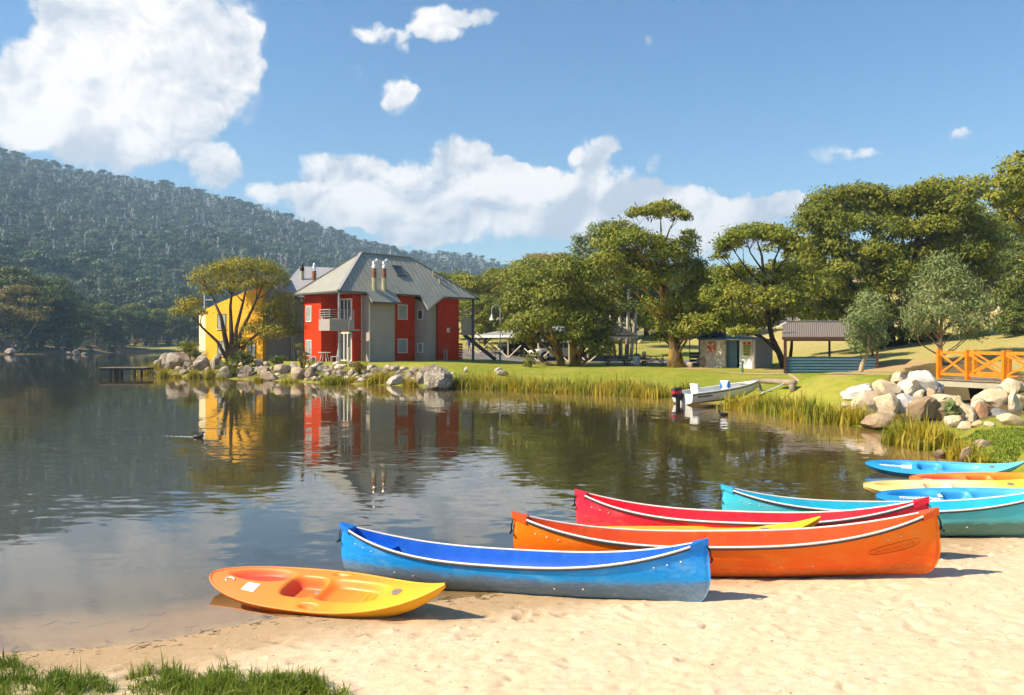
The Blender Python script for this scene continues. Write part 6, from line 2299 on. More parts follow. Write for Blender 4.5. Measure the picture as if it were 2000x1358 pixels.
def kayak(label, Lp, Rp, mat, roll, sticker=(), words=(), flip=False, swirl=False):
    Lp, Rp = Vector(Lp), Vector(Rp)
    d = Rp - Lp
    s = d.length / KL
    yaw, pitch = math.atan2(d.y, d.x), -math.atan2(d.z, math.hypot(d.x, d.y))
    t = thing("kayak", label, "kayak", tuple(Lp.lerp(Rp, .5)), "sit-on-top kayaks on the beach")
    M = Matrix.Rotation(yaw, 3, "Z") @ Matrix.Rotation(pitch, 3, "Y") @ Matrix.Rotation(roll, 3, "X")
    if flip:
        M = M @ Matrix.Rotation(math.pi, 3, "Z")
    t.rotation_euler = M.to_euler()
    t.scale = (s, s, s)
    NU, NV = 150, 56
    us = [math.sin((i / NU - .5) * math.pi) * .5 + (i / NU - .5) for i in range(NU + 1)]
    us = [u / us[-1] for u in us]
    V, rec = [], []
    for u in us:
        w = k_w(u)
        for j in range(NV + 1):
            v = 2 * j / NV - 1
            V.append((u * KL / 2, v * w, k_deck(u, v)))
            rec.append(min(1, max(0, k_rec(u, v) / .07)))
    n = NV + 1
    fs = np.array([(i * n + j, (i + 1) * n + j, (i + 1) * n + j + 1, i * n + j + 1) for i in range(NU) for j in range(NV)])
    o = obj("deck", V, fs, mat, t, True, True)
    a = o.data.attributes.new("rec", "FLOAT", "POINT")
    a.data.foreach_set("value", np.array(rec, np.float32))
    V = []
    NH = 24
    for u in us:
        w = k_w(u)
        e, k = k_edge(u), k_keel(u)
        k = min(k, e - .01)
        for j in range(NH + 1):
            v = 2 * j / NH - 1
            av = abs(v)
            V.append((u * KL / 2, math.copysign(av ** .8, v) * w * 1.0, k + (e - k) * av ** 2.6))
    n = NH + 1
    fs = np.array([(i * n + j, i * n + j + 1, (i + 1) * n + j + 1, (i + 1) * n + j) for i in range(NU) for j in range(NH)])
    obj("hull", V, fs, mat, t, True, True)
    for sd in (-1, 1):
        MB().tube([(u * KL / 2, sd * k_w(u), k_edge(u)) for u in us[::3]], .011, 6, False).build("rim", mat, t, True, True)
    def lay(u, v, o=.004):
        return Vector((u * KL / 2, v * k_w(u), k_deck(u, v) + o))
    for (u0, u1, v0, v1, mt) in sticker:
        g = [[lay(u0 + (u1 - u0) * i / 6, v0 + (v1 - v0) * j / 6, .005) for j in range(7)] for i in range(7)]
        vs = [p for r_ in g for p in r_]
        obj("sticker", vs, [(i * 7 + j, (i + 1) * 7 + j, (i + 1) * 7 + j + 1, i * 7 + j + 1) for i in range(6) for j in range(6)], mt, t, True, True)
    for (txt, size, u, v, mt) in words:
        Vt, Fc = text_mesh(txt, size, .004)
        # text runs along the boat, readable from the near side
        W2 = []
        for p in Vt:
            uu = u + p[0] / (KL / 2)
            vv = v + p[1] / k_w(u)
            W2.append(lay(uu, max(-.98, min(.98, vv)), .006))
        obj("lettering", W2, Fc, mt, t, False, True)
    for u, v, q in ((.62, -.05, .05), (-.02, -.1, .035)):
        hc = lay(u, v, -.004)
        hh = MB().lathe(hc, [(q, 0), (q, .010), (q * .8, .014), (q * .3, .014)], 16).build("hatch_cover", plain_once("hatch_grey", (0.26, 0.2, 0.16)), t, False, True)
    if swirl:
        pts = [lay(-.80 + .05 * math.cos(a) * (1 - a / 9), -.30 + .2 * math.sin(a) * (1 - a / 9), .006) for a in [i * .35 for i in range(14)]]
        MB().tube(pts, .007, 6).build("swirl_mark", WHITE, t, False, True)
    return t


def plain_once(name, col):
    return MATS[name] if name in MATS else plain(name, col, 0.5, 0.1, 8.0)


sunset = plastic_mix("sunset_plastic", ((0.86, 0.20, 0.04), (0.86, 0.24, 0.02), (0.88, 0.41, 0.015)), (0.70, 0.035, 0.03), .85)
sunset2 = plastic_mix("sunset_plastic_b", ((0.88, 0.40, 0.015), (0.86, 0.32, 0.02), (0.86, 0.48, 0.01)), (0.75, 0.09, 0.01), .5)
pale_y = plastic_mix("yellow_white_plastic", ((0.84, 0.58, 0.20), (0.82, 0.66, 0.42), (0.85, 0.5, 0.05)), (0.8, 0.5, 0.1), .2)
sky_b = plastic_mix("sky_blue_plastic", ((0.015, 0.26, 0.58), (0.06, 0.38, 0.66), (0.13, 0.52, 0.70)), (0.0, 0.16, 0.52), .8)
kayak("orange and yellow kayak half afloat in front of the blue canoe", (-3.03, 8.20, -.09), (-.54, 7.14, .0), sunset, R(15), [(-.62, -.50, -.62, -.22, WHITE)], swirl=True)
kayak("yellow kayak lying between the orange and red canoes", (.45, 9.82, -.09), (3.50, 8.97, .105), sunset2, R(4))
kayak("sky blue kayak farthest along the right shore", (6.98, 15.7, -.07), (9.28, 14.4, .02), sky_b, R(14), [(-.52, -.38, -.5, .05, WHITE)], [("mission", .13, -.66, -.25, WHITE)])
kayak("orange kayak behind the pale yellow kayak nose at right", (6.85, 13.75, -.05), (9.5, 13.25, .05), sunset, R(15), [(-.60, -.46, -.66, -.2, WHITE)], swirl=True)
kayak("pale yellow kayak nose poking left beside the blue lettered kayak", (5.74, 13.02, -.04), (8.4, 12.55, .05), pale_y, R(12))
kayak("bright blue kayak with white lettering behind the turquoise canoe", (5.5, 12.05, -.02), (8.15, 11.55, .10), sky_b, R(16), [(-.43, -.36, -.55, -.2, WHITE), (-.36, -.30, -.1, .2, WHITE)], [("mission", .15, -.60, -.2, WHITE), ("FLOW", .10, .32, -.78, WHITE)])


# ------------------------------------------------------------------ motor boat
def build_boat():
    a, b = Vector((7.05, 32.9, -.06)), Vector((10.75, 34.6, .22))
    d = b - a
    L = d.length
    t = thing("motor_boat", "white aluminium motor boat with outboard nosed onto the grass bank", "motor boat", tuple(a), None)
    t.rotation_euler = (Matrix.Rotation(math.atan2(d.y, d.x), 3, "Z") @ Matrix.Rotation(-math.atan2(d.z, math.hypot(d.x, d.y)), 3, "Y")).to_euler()
    hullm = plain("boat_white", (0.66, 0.66, 0.64), .35, .05, 2.0, dirt=(0.5, 0.4, 0.22), dirt_amt=.35)
    def sec(k, ins=0.0):
        x = L * k
        w = (.70 - ins) * (1 - max(0, (k - .35) / .65) ** 2.3) + .01
        sh = .52 + .16 * k ** 2
        kl = .02 + .42 * max(0, (k - .62) / .38) ** 2.2 + ins
        ch = kl + .13 + .1 * k
        return [(x, -w, sh), (x, -w * .97, (sh + ch) / 2), (x, -w * .86, ch), (x, 0, kl), (x, w * .86, ch), (x, w * .97, (sh + ch) / 2), (x, w, sh)]
    for ins, nm in ((0, "hull"), (.03, "inner_skin")):
        vs, fs = [], []
        K = [i / 18 for i in range(19)]
        for k in K:
            vs += sec(k, ins)
        fs = [(i * 7 + j, i * 7 + j + 1, (i + 1) * 7 + j + 1, (i + 1) * 7 + j) for i in range(18) for j in range(6)]
        if ins == 0:
            fs.append(tuple(range(7)))
        obj(nm, vs, fs, hullm, t, False, True)
    for sd in (-1, 1):
        pts = [sec(k)[0 if sd < 0 else 6] for k in [i / 18 for i in range(19)]]
        MB().tube([(x, y, z + .01) for x, y, z in pts], .028, 8).build("gunwale", WHITE, t, True, True)
        MB().tube([(x, y * 1.01, z - .045) for x, y, z in pts], .016, 6).build("rub_strip", plain_once("navy_strip", (0.012, 0.014, 0.035)), t, True, True)
        st = MB()
        for q in (.35, .62):
            st.tube([tuple(np.array(sec(k)[1 if sd < 0 else 5]) * (1 - q) + np.array(sec(k)[2 if sd < 0 else 4]) * q + np.array([0, sd * .006, 0])) for k in [i / 18 for i in range(17)]], .010, 5)
        st.build("pressed_rib", hullm, t, True, True)
    p = sec(.1)[1]
    V, Fc = [], []
    lt = MB()
    rr = random.Random(3)
    x = .25
    while x < .95:
        w = rr.uniform(.03, .07)
        lt.box(x, x + w, -.712, -.706, .36, .40 + rr.uniform(0, .02))
        x += w + .018
    lt.build("lettering", plain_once("navy_strip", (0.012, 0.014, 0.035)), t, False, True)
    fd = MB().add([(L * .80, -.42, .64), (L * .80, .42, .64), (L * .99, .03, .68), (L * .99, -.03, .68)], [(0, 1, 2, 3)]).build("foredeck", WHITE, t, False, True)
    for k in (.12, .47):
        MB().box(L * k, L * k + .3, -.62, .62, .30, .34).build("thwart", WHITE, t, local=True)
    def seat(k, trim, lab):
        x = L * k
        s_ = MB().prism([(x, -.26, .36), (x + .1, -.26, .36), (x + .06, -.24, .86), (x - .04, -.24, .86)], (0, .5, 0)).box(x, x + .42, -.26, .26, .35, .44).build("seat", WHITE, t, False, True)
        s_["label"] = lab
        if trim:
            for yy in (-.252, .236):
                MB().prism([(x - .062, yy, .52), (x - .062, yy - .0, .80), (x + .062, yy, .82), (x + .09, yy, .52)], (0, .02, 0)).build("side_panel", plain_once("blue_vinyl", (0.03, 0.20, 0.55)), s_, local=True)
                MB().prism([(x - .075, yy, .55), (x - .075, yy + (.12 if yy < 0 else -.12), .62), (x - .07, yy, .78)], (.01, 0, 0)).build("side_panel", plain_once("blue_vinyl", (0.03, 0.20, 0.55)), s_, local=True)
    seat(.16, False, "plain white seat shell near the stern")
    seat(.55, True, "white seat shell with blue side panels")
    # outboard
    mcol = plain_once("motor_black", (0.015, 0.014, 0.018))
    m = MB()
    rings = [(.30, .16, .10), (.36, .22, .13), (.52, .24, .14), (.64, .22, .13), (.70, .15, .09)]
    vs = []
    for z, rx, ry in rings:
        vs += [(-.26 + rx * math.copysign(abs(math.cos(a)) ** .7, math.cos(a)), ry * math.copysign(abs(math.sin(a)) ** .7, math.sin(a)), z + .08) for a in [2 * math.pi * k / 14 for k in range(14)]]
    fs = [(i * 14 + k, i * 14 + (k + 1) % 14, (i + 1) * 14 + (k + 1) % 14, (i + 1) * 14 + k) for i in range(4) for k in range(14)] + [tuple(range(14))[::-1], tuple(56 + k for k in range(14))]
    ob = obj("outboard_motor", vs, fs, mcol, t, True, True)
    vs = []
    for z, rx, ry in ((.48, .245, .145), (.60, .238, .14)):
        vs += [(-.26 + rx * math.copysign(abs(math.cos(a)) ** .7, math.cos(a)), ry * math.copysign(abs(math.sin(a)) ** .7, math.sin(a)), z + .06) for a in [2 * math.pi * k / 14 for k in range(14)]]
    obj("red_band", vs, [(k, (k + 1) % 14, 14 + (k + 1) % 14, 14 + k) for k in range(14)], plain_once("motor_red", (0.45, 0.02, 0.03)), ob, True, True)
    MB().bar((-.24, 0, -.45), (-.22, 0, .4), .1, .16, (1, 0, 0)).bar((-.12, 0, .25), (.02, 0, .5), .18, .1).box(-.36, -.1, -.02, .02, -.28, -.25).lathe((-.26, 0, -.45), [(.02, 0), (.07, .05), (.07, .1), (.02, .14)], 8).build("motor_leg", mcol, ob, False, True)


build_boat()


# ------------------------------------------------------------------ rocks
def build_rocks():
    A = [(230, 260, 190, 120, "granite"), (400, 270, 270, 170, "granite"), (365, 200, 75, 60, "pale"), (520, 230, 140, 90, "granite"), (620, 300, 230, 170, "granite"), (800, 290, 160, 160, "granite"),
         (690, 195, 120, 60, "granite"), (100, 410, 100, 60, "tan"), (420, 400, 130, 70, "tan"), (900, 420, 180, 120, "granite"), (1150, 400, 220, 140, "granite"), (1120, 300, 100, 75, "pale"), (1320, 300, 115, 95, "granite"),
         (1400, 310, 90, 85, "granite"), (1370, 385, 190, 110, "tan"), (1430, 460, 250, 100, "tan"), (1590, 370, 220, 140, "tan"), (1710, 320, 120, 100, "pale"), (1790, 420, 270, 180, "tan"), (1910, 430, 110, 130, "tan"),
         (1950, 350, 110, 90, "pale"), (1880, 490, 120, 45, "tan"), (1140, 465, 190, 45, "brown"), (560, 455, 190, 45, "tan"), (1960, 490, 95, 55, "tan"), (1940, 270, 130, 60, "granite"), (260, 320, 130, 80, "granite"), (300, 440, 120, 40, "brown"),
         (1010, 330, 120, 80, "granite"), (480, 330, 120, 90, "granite")]
    B = [(30, 210, 95, 80, "tan"), (85, 190, 95, 75, "pale"), (130, 150, 60, 50, "granite"), (180, 195, 95, 65, "pale"), (290, 150, 130, 60, "pale"), (320, 180, 135, 55, "pale"), (425, 140, 55, 40, "granite"), (440, 165, 65, 50, "granite"),
         (40, 130, 110, 40, "granite"), (30, 250, 85, 85, "granite"), (80, 300, 85, 60, "tan"), (330, 245, 115, 60, "granite"), (430, 245, 95, 65, "pale"), (520, 180, 105, 65, "granite"), (630, 190, 145, 75, "pale"), (680, 215, 105, 65, "granite"),
         (610, 265, 115, 55, "tan"), (520, 312, 85, 55, "pale"), (760, 235, 85, 55, "granite"), (790, 185, 100, 60, "pale"), (865, 195, 115, 75, "granite"), (945, 200, 95, 48, "pale"), (885, 245, 95, 58, "granite"), (845, 320, 235, 95, "pale"),
         (1000, 255, 115, 65, "granite"), (1040, 215, 115, 65, "tan"), (1165, 215, 165, 95, "granite"), (1110, 300, 145, 130, "granite"), (1285, 285, 285, 205, "lichen"), (1240, 172, 55, 42, "granite"), (1550, 215, 55, 62, "pale"), (1520, 260, 75, 34, "tan"),
         (1865, 215, 95, 62, "pale"), (1900, 245, 140, 64, "granite"), (1420, 250, 80, 50, "tan"), (560, 235, 70, 50, "tan"), (230, 235, 90, 55, "granite"), (490, 330, 90, 30, "brown")]
    lst = [(290 + x / 6.06, 660 + y / 6.06, w / 6.06, h / 6.06, m) for x, y, w, h, m in A] + [(600 + x / 5, 680 + y / 5, w / 5, h / 5, m) for x, y, w, h, m in B]
    lst.sort()
    fr_ = random.Random(5)
    for k in range(84):
        px = 305 + 560 * (k + fr_.uniform(0, .9)) / 84
        wl = 736 + (px - 300) * .042
        lst.append((px, wl - 8 - fr_.uniform(0, 1) ** .8 * 26, fr_.uniform(9, 17), fr_.uniform(6, 11), fr_.choice(["granite", "tan", "pale", "granite"])))
    lst.sort()
    nm = {"granite": "grey", "tan": "tan", "pale": "pale", "lichen": "lichen-speckled", "brown": "wet brown"}
    cnt = {}
    for i, (px, py, w, h, m) in enumerate(lst):
        size = "small" if w < 18 else ("large" if w > 32 else "middling")
        row = "waterline" if py + h / 2 > 744 - (px - 300) * -.012 - 6 else "upper"
        key = (nm[m], size, row)
        c = cnt.get(key, 0)
        cnt[key] = c + 1
        if px < 455 and w > 14:
            w, h = w * 1.22, h * 1.15
        if m == "lichen":
            lab = "big lichen-speckled boulder at the right end of the rock bank"
        else:
            lab = f"{size} {nm[m]} rock in the {row} row of the lodge bank, {ordinal(c)} such from left"
        if m == "lichen":
            w, h = w * 1.12, h * 1.18
        rock(px, py, w * 1.12, h * 1.06, lab, m, 7 if m == "lichen" else i * 5 + 3, group="rocks of the lodge bank", tilt=.35)
    C = [(200, 270, 320, 150, "white"), (290, 360, 330, 210, "cream"), (500, 220, 300, 165, "cream"), (740, 210, 270, 155, "cream"), (640, 110, 270, 105, "cream"), (820, 50, 130, 60, "white"), (930, 145, 285, 230, "white"),
         (320, 185, 90, 75, "cream"), (530, 400, 230, 190, "cream"), (700, 380, 270, 195, "white"), (900, 430, 290, 180, "brown"), (850, 285, 150, 95, "cream"), (980, 255, 115, 85, "cream"), (1085, 225, 100, 115, "slate"),
         (1100, 320, 430, 75, "cream"), (1150, 440, 210, 190, "brown"), (1280, 440, 160, 205, "cream"), (1400, 460, 180, 225, "cream"), (1540, 470, 160, 205, "red"), (1640, 310, 370, 150, "cream"), (1730, 500, 260, 165, "slate"), (1830, 560, 230, 110, "cream"),
         (1900, 390, 210, 190, "cream"), (1850, 205, 200, 140, "cream"), (1970, 220, 100, 110, "cream"), (1735, 230, 80, 75, "slate"), (1250, 580, 220, 110, "cream"), (1370, 630, 150, 80, "cream"), (1490, 600, 130, 65, "cream"), (1630, 605, 120, 55, "cream"),
         (420, 570, 330, 180, "brown"), (1110, 910, 170, 75, "brown"), (1365, 920, 120, 155, "brown"), (1560, 815, 200, 85, "tan"), (1985, 540, 80, 95, "cream"), (60, 385, 110, 45, "cream"), (1500, 400, 120, 90, "cream"), (1200, 380, 140, 110, "brown"), (1960, 320, 150, 70, "cream")]
    cnt = {}
    words = {"white": "whitish", "cream": "cream", "brown": "brown", "slate": "blue-grey", "red": "reddish", "tan": "tan"}
    lst = sorted((1640 + x / 5.556, 720 + y / 5.556, w / 5.556, h / 5.556, m) for x, y, w, h, m in C)
    for i, (px, py, w, h, m) in enumerate(lst):
        size = "small" if w < 24 else ("large" if w > 45 else "middling")
        key = (m, size)
        c = cnt.get(key, 0)
        cnt[key] = c + 1
        where = "left of the bridge" if px < 1830 else "below the orange bridge"
        lab = f"{size} {words[m]} block in the rock wall {where}, {ordinal(c)} such from left"
        base = ground_hit(px, min(py + h * .5, 880))
        Y = 24.6 + (830 - py - h / 2) / 95 * 4.4
        if py + h / 2 > 830:
            Y = None
        rock(px, py, w * 1.26, h * 1.3, lab, m, i * 3 + 1, Y=Y, group="blocks of the bridge rock wall", tilt=.2, depth=.85)
    rock(1379, 706, 46, 26, "dark rounded boulder before the stone-painted hut", "brown", 4, tilt=.1)
    rock(1348, 713, 17, 11, "small tan rock beside the dark boulder at the hut", "tan", 9)
    for i, (px, py, w, h) in enumerate(((22, 687, 22, 13), (147, 687, 20, 15), (136, 690, 14, 7), (165, 691, 12, 4))):
        rock(px, py, w, h, "grey rock on the far left lake shore, " + ordinal(i) + " from left" if i != 1 else "rounded grey boulder on the far lake shore left of the jetty", "granite", i + 2, group="far shore rocks")
    for i, (px, py, w, h) in enumerate(((1226, 701, 26, 9), (1272, 702, 22, 7), (1290, 703, 16, 6), (1250, 667, 9, 7), (1950, 605, 14, 20), (1985, 735, 30, 20))):
        lab = ["pale stone block behind the long picnic table", "pale stone block behind the last picnic table", "small pale stone left of the dark tree base", "pale stone on the lawn slope behind the lamp post", "pale boulder on the dry slope at far right", "cream boulder seen through the bridge rails"][i]
        Yv = [64, 64, 64, 80, 75, 40][i]
        rock(px, py, w, h, lab, "cream", i + 6, Y=Yv)


build_rocks()


# ------------------------------------------------------------------ reeds, grass, shrubs
def blades(P, H, W, lean, seed, mat, name, label, kind="stuff"):
    """one curved three-part blade per base point"""
    r = np.random.default_rng(seed)
    P = np.asarray(P, float)
    n = len(P)
    H = np.asarray(H, float) * r.uniform(.6, 1.2, n)
    ph = r.uniform(0, 2 * np.pi, n)
    ln = np.abs(r.normal(0, lean, n))
    d = np.stack([np.cos(ph), np.sin(ph), np.zeros(n)], 1)
    w = np.stack([-np.sin(ph + r.uniform(-1, 1, n)), np.cos(ph + r.uniform(-1, 1, n)), np.zeros(n)], 1) * (W * r.uniform(.6, 1.4, n))[:, None] / 2
    up = np.array([0, 0, 1.0])
    p1 = P + d * (H * ln * .25)[:, None] + up * (H * .5)[:, None]
    p2 = P + d * (H * ln)[:, None] + up * (H * (1 - .35 * ln))[:, None]
    V = np.stack([P - w, P + w, p1 + w * .8, p1 - w * .8, p2], 1).reshape(-1, 3)
    b = np.arange(n)[:, None] * 5
    tri = np.concatenate([b + np.array([[0, 1, 2]]), b + np.array([[0, 2, 3]]), b + np.array([[3, 2, 4]])])
    o = obj(name, V, tri, mat)
    tag(o, label, None, None, kind)
    return o


def build_reeds():
    r = np.random.default_rng(77)
    P, H = [], []
    def strip(pts, hpx, n, spread=.35):
        """pts: (px, py) polyline of the reed foot"""
        for i in range(n):
            k = r.uniform(0, len(pts) - 1)
            a = int(min(k, len(pts) - 2))
            px = pts[a][0] + (pts[a + 1][0] - pts[a][0]) * (k - a)
            py = pts[a][1] + (pts[a + 1][1] - pts[a][1]) * (k - a)
            Y = CH * F / (py - HY)
            X = (px - CX) * Y / F
            cl = np.sin(px * .21) * np.sin(px * .083 + 1)       # tussocky
            x = X + r.normal(0, spread * .5)
            y = Y + abs(r.normal(0, spread)) - .05
            P.append((x, y, 0))
            H.append(hpx * Y / F * (.68 + .30 * cl) * r.uniform(.45, 1.1))
    # reeds
    strip([(890, 758), (960, 761), (1050, 765), (1150, 769), (1230, 773), (1292, 776)], 40, 7000, .8)
    strip([(1325, 776), (1350, 774)], 32, 260, .4)
    strip([(1440, 797), (1500, 803), (1560, 812)], 42, 2100, .6)
    strip([(1560, 815), (1610, 826), (1690, 832)], 56, 2300, .5)
    strip([(1762, 862), (1800, 872), (1850, 880)], 74, 1900, .4)
    strip([(1865, 893), (1900, 900)], 55, 420, .2)
    strip([(1905, 905), (1930, 912)], 48, 260, .15)
    for px, py, hp, n, sp in ((290, 732, 34, 420, .8), (318, 737, 26, 300, .4), (345, 738, 18, 180, .3), (378, 739, 24, 380, .4), (412, 740, 26, 380, .4), (432, 741, 16, 120, .3), (505, 745, 20, 200, .3), (560, 748, 16, 160, .3), (575, 747, 14, 120, .3),
                              (640, 750, 22, 380, .5), (662, 750, 22, 420, .5), (690, 748, 18, 140, .3), (722, 752, 20, 260, .4), (745, 750, 34, 420, .5), (800, 756, 26, 380, .3), (893, 759, 28, 220, .4), (705, 722, 22, 120, .4), (760, 726, 14, 80, .3), (605, 716, 14, 90, .4), (665, 712, 12, 80, .4)):
        g = ground_hit(px, py)
        for i in range(n):
            x, y = g.x + r.normal(0, sp * .6), g.y + r.normal(0, sp * .35)
            P.append((x, y, 0))
            H.append(hp * g.y / F * r.uniform(.4, 1.05))
    P = np.array(P)
    P[:, 2] = np.maximum(height(P[:, 0], P[:, 1]), -.12) - .03
    blades(P, H, .04, .42, 5, LEAF["reed"], "reeds", "yellow green reeds and tussocks along the lake edge")


build_reeds()


def build_grass():
    r = np.random.default_rng(9)
    P, H = [], []
    def patch(poly_c, n, h):
        for (px, py, rx, ry, k) in poly_c:
            cl = []
            for i in range(max(2, int(n * k / 26))):
                a, q = r.uniform(0, 6.28), math.sqrt(r.uniform(0, 1))
                cl.append((px + rx * q * math.cos(a), py + ry * q * math.sin(a), q, r.uniform(.45, 1.25)))
            for i in range(int(n * k)):
                x_, y_, q, hh = cl[r.integers(0, len(cl))]
                x_, y_ = x_ + r.normal(0, 9), y_ + r.normal(0, 3.5)
                Y = 5.3
                for _ in range(4):
                    X = (x_ - CX) * Y / F
                    Y = (CH - NEARZ(X, Y)) * F / (y_ - HY)
                P.append(((x_ - CX) * Y / F, Y, 0))
                H.append(h * hh * r.uniform(.4, 1.2) * (1.15 - .5 * q))

    def NEARZ(x, y):
        return 0.06 + .05 * (7 - y)

    def NEARZ_old(x, y):
        # quick beach height (distance to the local shore line only)
        i = np.argmin(np.hypot(SHORE[:, 0] - x, SHORE[:, 1] - y))
        best = 1e9
        for j in (i - 1, i):
            a, b = SHORE[j], SHORE[j + 1]
            ab = b - a
            t = min(1, max(0, float(((x - a[0]) * ab[0] + (y - a[1]) * ab[1]) / (ab @ ab))))
            best = min(best, math.hypot(x - a[0] - t * ab[0], y - a[1] - t * ab[1]))
        return min(.085 * best, .045 * best + .3)
    patch([(90, 1335, 130, 32, 1.6), (150, 1320, 60, 20, .7), (440, 1335, 190, 28, 2.4), (420, 1372, 260, 30, 1.6), (60, 1375, 140, 30, 1.2), (10, 1298, 50, 26, .8), (350, 1318, 50, 14, .4), (560, 1330, 80, 18, .7), (270, 1308, 22, 7, .08), (335, 1296, 16, 7, .06), (445, 1302, 14, 8, .06), (640, 1350, 30, 10, .15), (290, 1300, 10, 6, .05)], 1250, .15)
    P = np.array(P)
    P[:, 2] = height(P[:, 0], P[:, 1]) - .012
    blades(P, H, .0075, .85, 15, LEAF["lawn"], "foreground_grass", "green grass tufts growing in the sand at lower left")
    P, H = [], []
    for i in range(9000):
        px, py = r.uniform(1860, 2080), r.uniform(838, 930)
        if py > 850 + (2000 - px) * .62 + 28:
            continue
        Y = 18.0
        for _ in range(2):
            X = (px - CX) * Y / F
            Y = (CH - .25) * F / (py - HY)
        X = (px - CX) * Y / F
        P.append((X, Y, 0))
        H.append(.09)
    P = np.array(P)
    z = height(P[:, 0], P[:, 1])
    ok = z > .02
    P[:, 2] = z - .01
    blades(P[ok], np.array(H)[ok], .02, .8, 16, LEAF["lawn"], "bank_grass", "short grass on the right bank beside the kayaks")


build_grass()


def shrub(px, py, rx, rz, Y, label, leaf, seed, dens=130):
    g = on_ground(px, Y)
    t = thing("shrub", label, "shrub", tuple(g))
    rr = random.Random(seed)
    s = Y / F
    pads = []
    for k in range(9):
        p = at(px + rr.uniform(-.55, .55) * rx, py + rr.uniform(-.5, .6) * rz, Y + rr.uniform(-.5, .5) * rx * s)
        w = rx * s * rr.uniform(.35, .55)
        pads.append((p.x, p.y, p.z, w, w, w * .9))
    mb = MB()
    for p in pads:
        e = Vector(p[:3])
        mb.tube([g + Vector((0, 0, -.1)), g.lerp(e, .5) + Vector((0, 0, .05)), e], [.05, .03, .012], 5, False)
    mb.build("stem", BARK["brown"], t)
    V, Fq = leaf_cloud(pads, dens, .2, .06, seed, -.9, .4, .95, -.4)
    obj("foliage", V, Fq, LEAF[leaf], t)


shrub(1037, 705, 19, 18, 58, "round olive shrub alone on the lawn below the cars", "shrub", 1)
shrub(590, 690, 16, 30, 54.2, "wispy rust green shrub before the red house corner", "shrub", 2, 70)
shrub(447, 722, 24, 22, 57.6, "straggly green shrub among rocks under the golden gum", "green", 3, 90)
shrub(478, 700, 22, 10, 59, "low green shrub right of the golden gum's foot", "dark", 4)
shrub(368, 680, 20, 16, 66, "leafy green shrub at the left end of the yellow house", "green", 5)
shrub(385, 690, 12, 8, 65, "small green shrub against the yellow house wall", "dark", 6)
shrub(545, 705, 18, 7, 57.5, "low dark shrub above the rocks left of the red house", "dark", 7)
shrub(702, 716, 11, 14, 51.8, "thin dry shrub in the rocks below the chimney bay", "rust", 8, 70)
shrub(1860, 800, 18, 26, 25.0, "grey tussocky shrub in the dark gap of the rock wall", "young", 9, 120)
shrub(1755, 822, 10, 16, 24.4, "dry brown shrub beside the waterline rock right", "rust", 10, 120)


def litter():
    """twigs, weed and leaf bits: dark line along the water's edge, sparse over the sand"""
    r = np.random.default_rng(31)
    V, Fc = [], []
    def bit(x, y, z, l, w, a, c):
        p = [(x + math.cos(a + c * (k - 1)) * l * (k - 1), y + math.sin(a + c * (k - 1)) * l * (k - 1)) for k in range(3)]
        b = len(V)
        nx, ny = -math.sin(a) * w, math.cos(a) * w
        for i, (u, v) in enumerate(p):
            k = .4 if i != 1 else 1
            V.append((u - nx * k, v - ny * k, z))
            V.append((u, v, z + w * 1.1))
            V.append((u + nx * k, v + ny * k, z))
        for i in (0, 1):
            o = b + i * 3
            Fc.extend([(o, o + 3, o + 4, o + 1), (o + 1, o + 4, o + 5, o + 2)])
    seg = SHORE[4:14]
    pts, off = [], []
    for i in range(900):
        k = r.uniform(0, len(seg) - 1.001)
        if math.sin(k * 7.3) + math.sin(k * 17.1 + 1) < r.uniform(-1.2, 1.6):
            continue
        a = int(k)
        p = seg[a] + (seg[a + 1] - seg[a]) * (k - a)
        d = seg[a + 1] - seg[a]
        n = np.array([d[1], -d[0]]) / np.hypot(*d)
        s = r.normal(.03, .10) + .06 * math.sin(k * 5)
        q = p + n * s
        pts.append(q)
        off.append(math.atan2(d[1], d[0]))
    for i in range(750):
        pts.append(np.array([r.uniform(-4, 9), r.uniform(4.2, 10)]))
        off.append(None)
    pts = np.array(pts)
    z = beach_detail(pts[:, 0], pts[:, 1])
    s = shore_dist(pts[:, 0], pts[:, 1])
    for i, (x, y) in enumerate(pts):
        if off[i] is None:
            if s[i] < .15:
                continue
            bit(x, y, z[i] + .001, r.uniform(.006, .022), r.uniform(.0015, .0035), r.uniform(0, 6.28), r.uniform(-.8, .8))
        else:
            bit(x, y, max(z[i], -.03) + .001, r.uniform(.008, .045), r.uniform(.001, .0035), off[i] + r.normal(0, .6), r.uniform(-.7, .7))
    for i in range(45):
        x, y = r.uniform(-4.4, -1.6), r.uniform(6.6, 8.2)
        bit(x, y, -.004, r.uniform(.03, .14), r.uniform(.002, .004), r.normal(0.3, .9), r.uniform(-1, 1))
    o = obj("beach_litter", V, Fc, plain("dark_weed", (0.075, 0.055, 0.022), .9, .5, 30.0))
    tag(o, "dark weed, twigs and leaf bits along the water's edge and over the sand", None, None, "stuff")


litter()


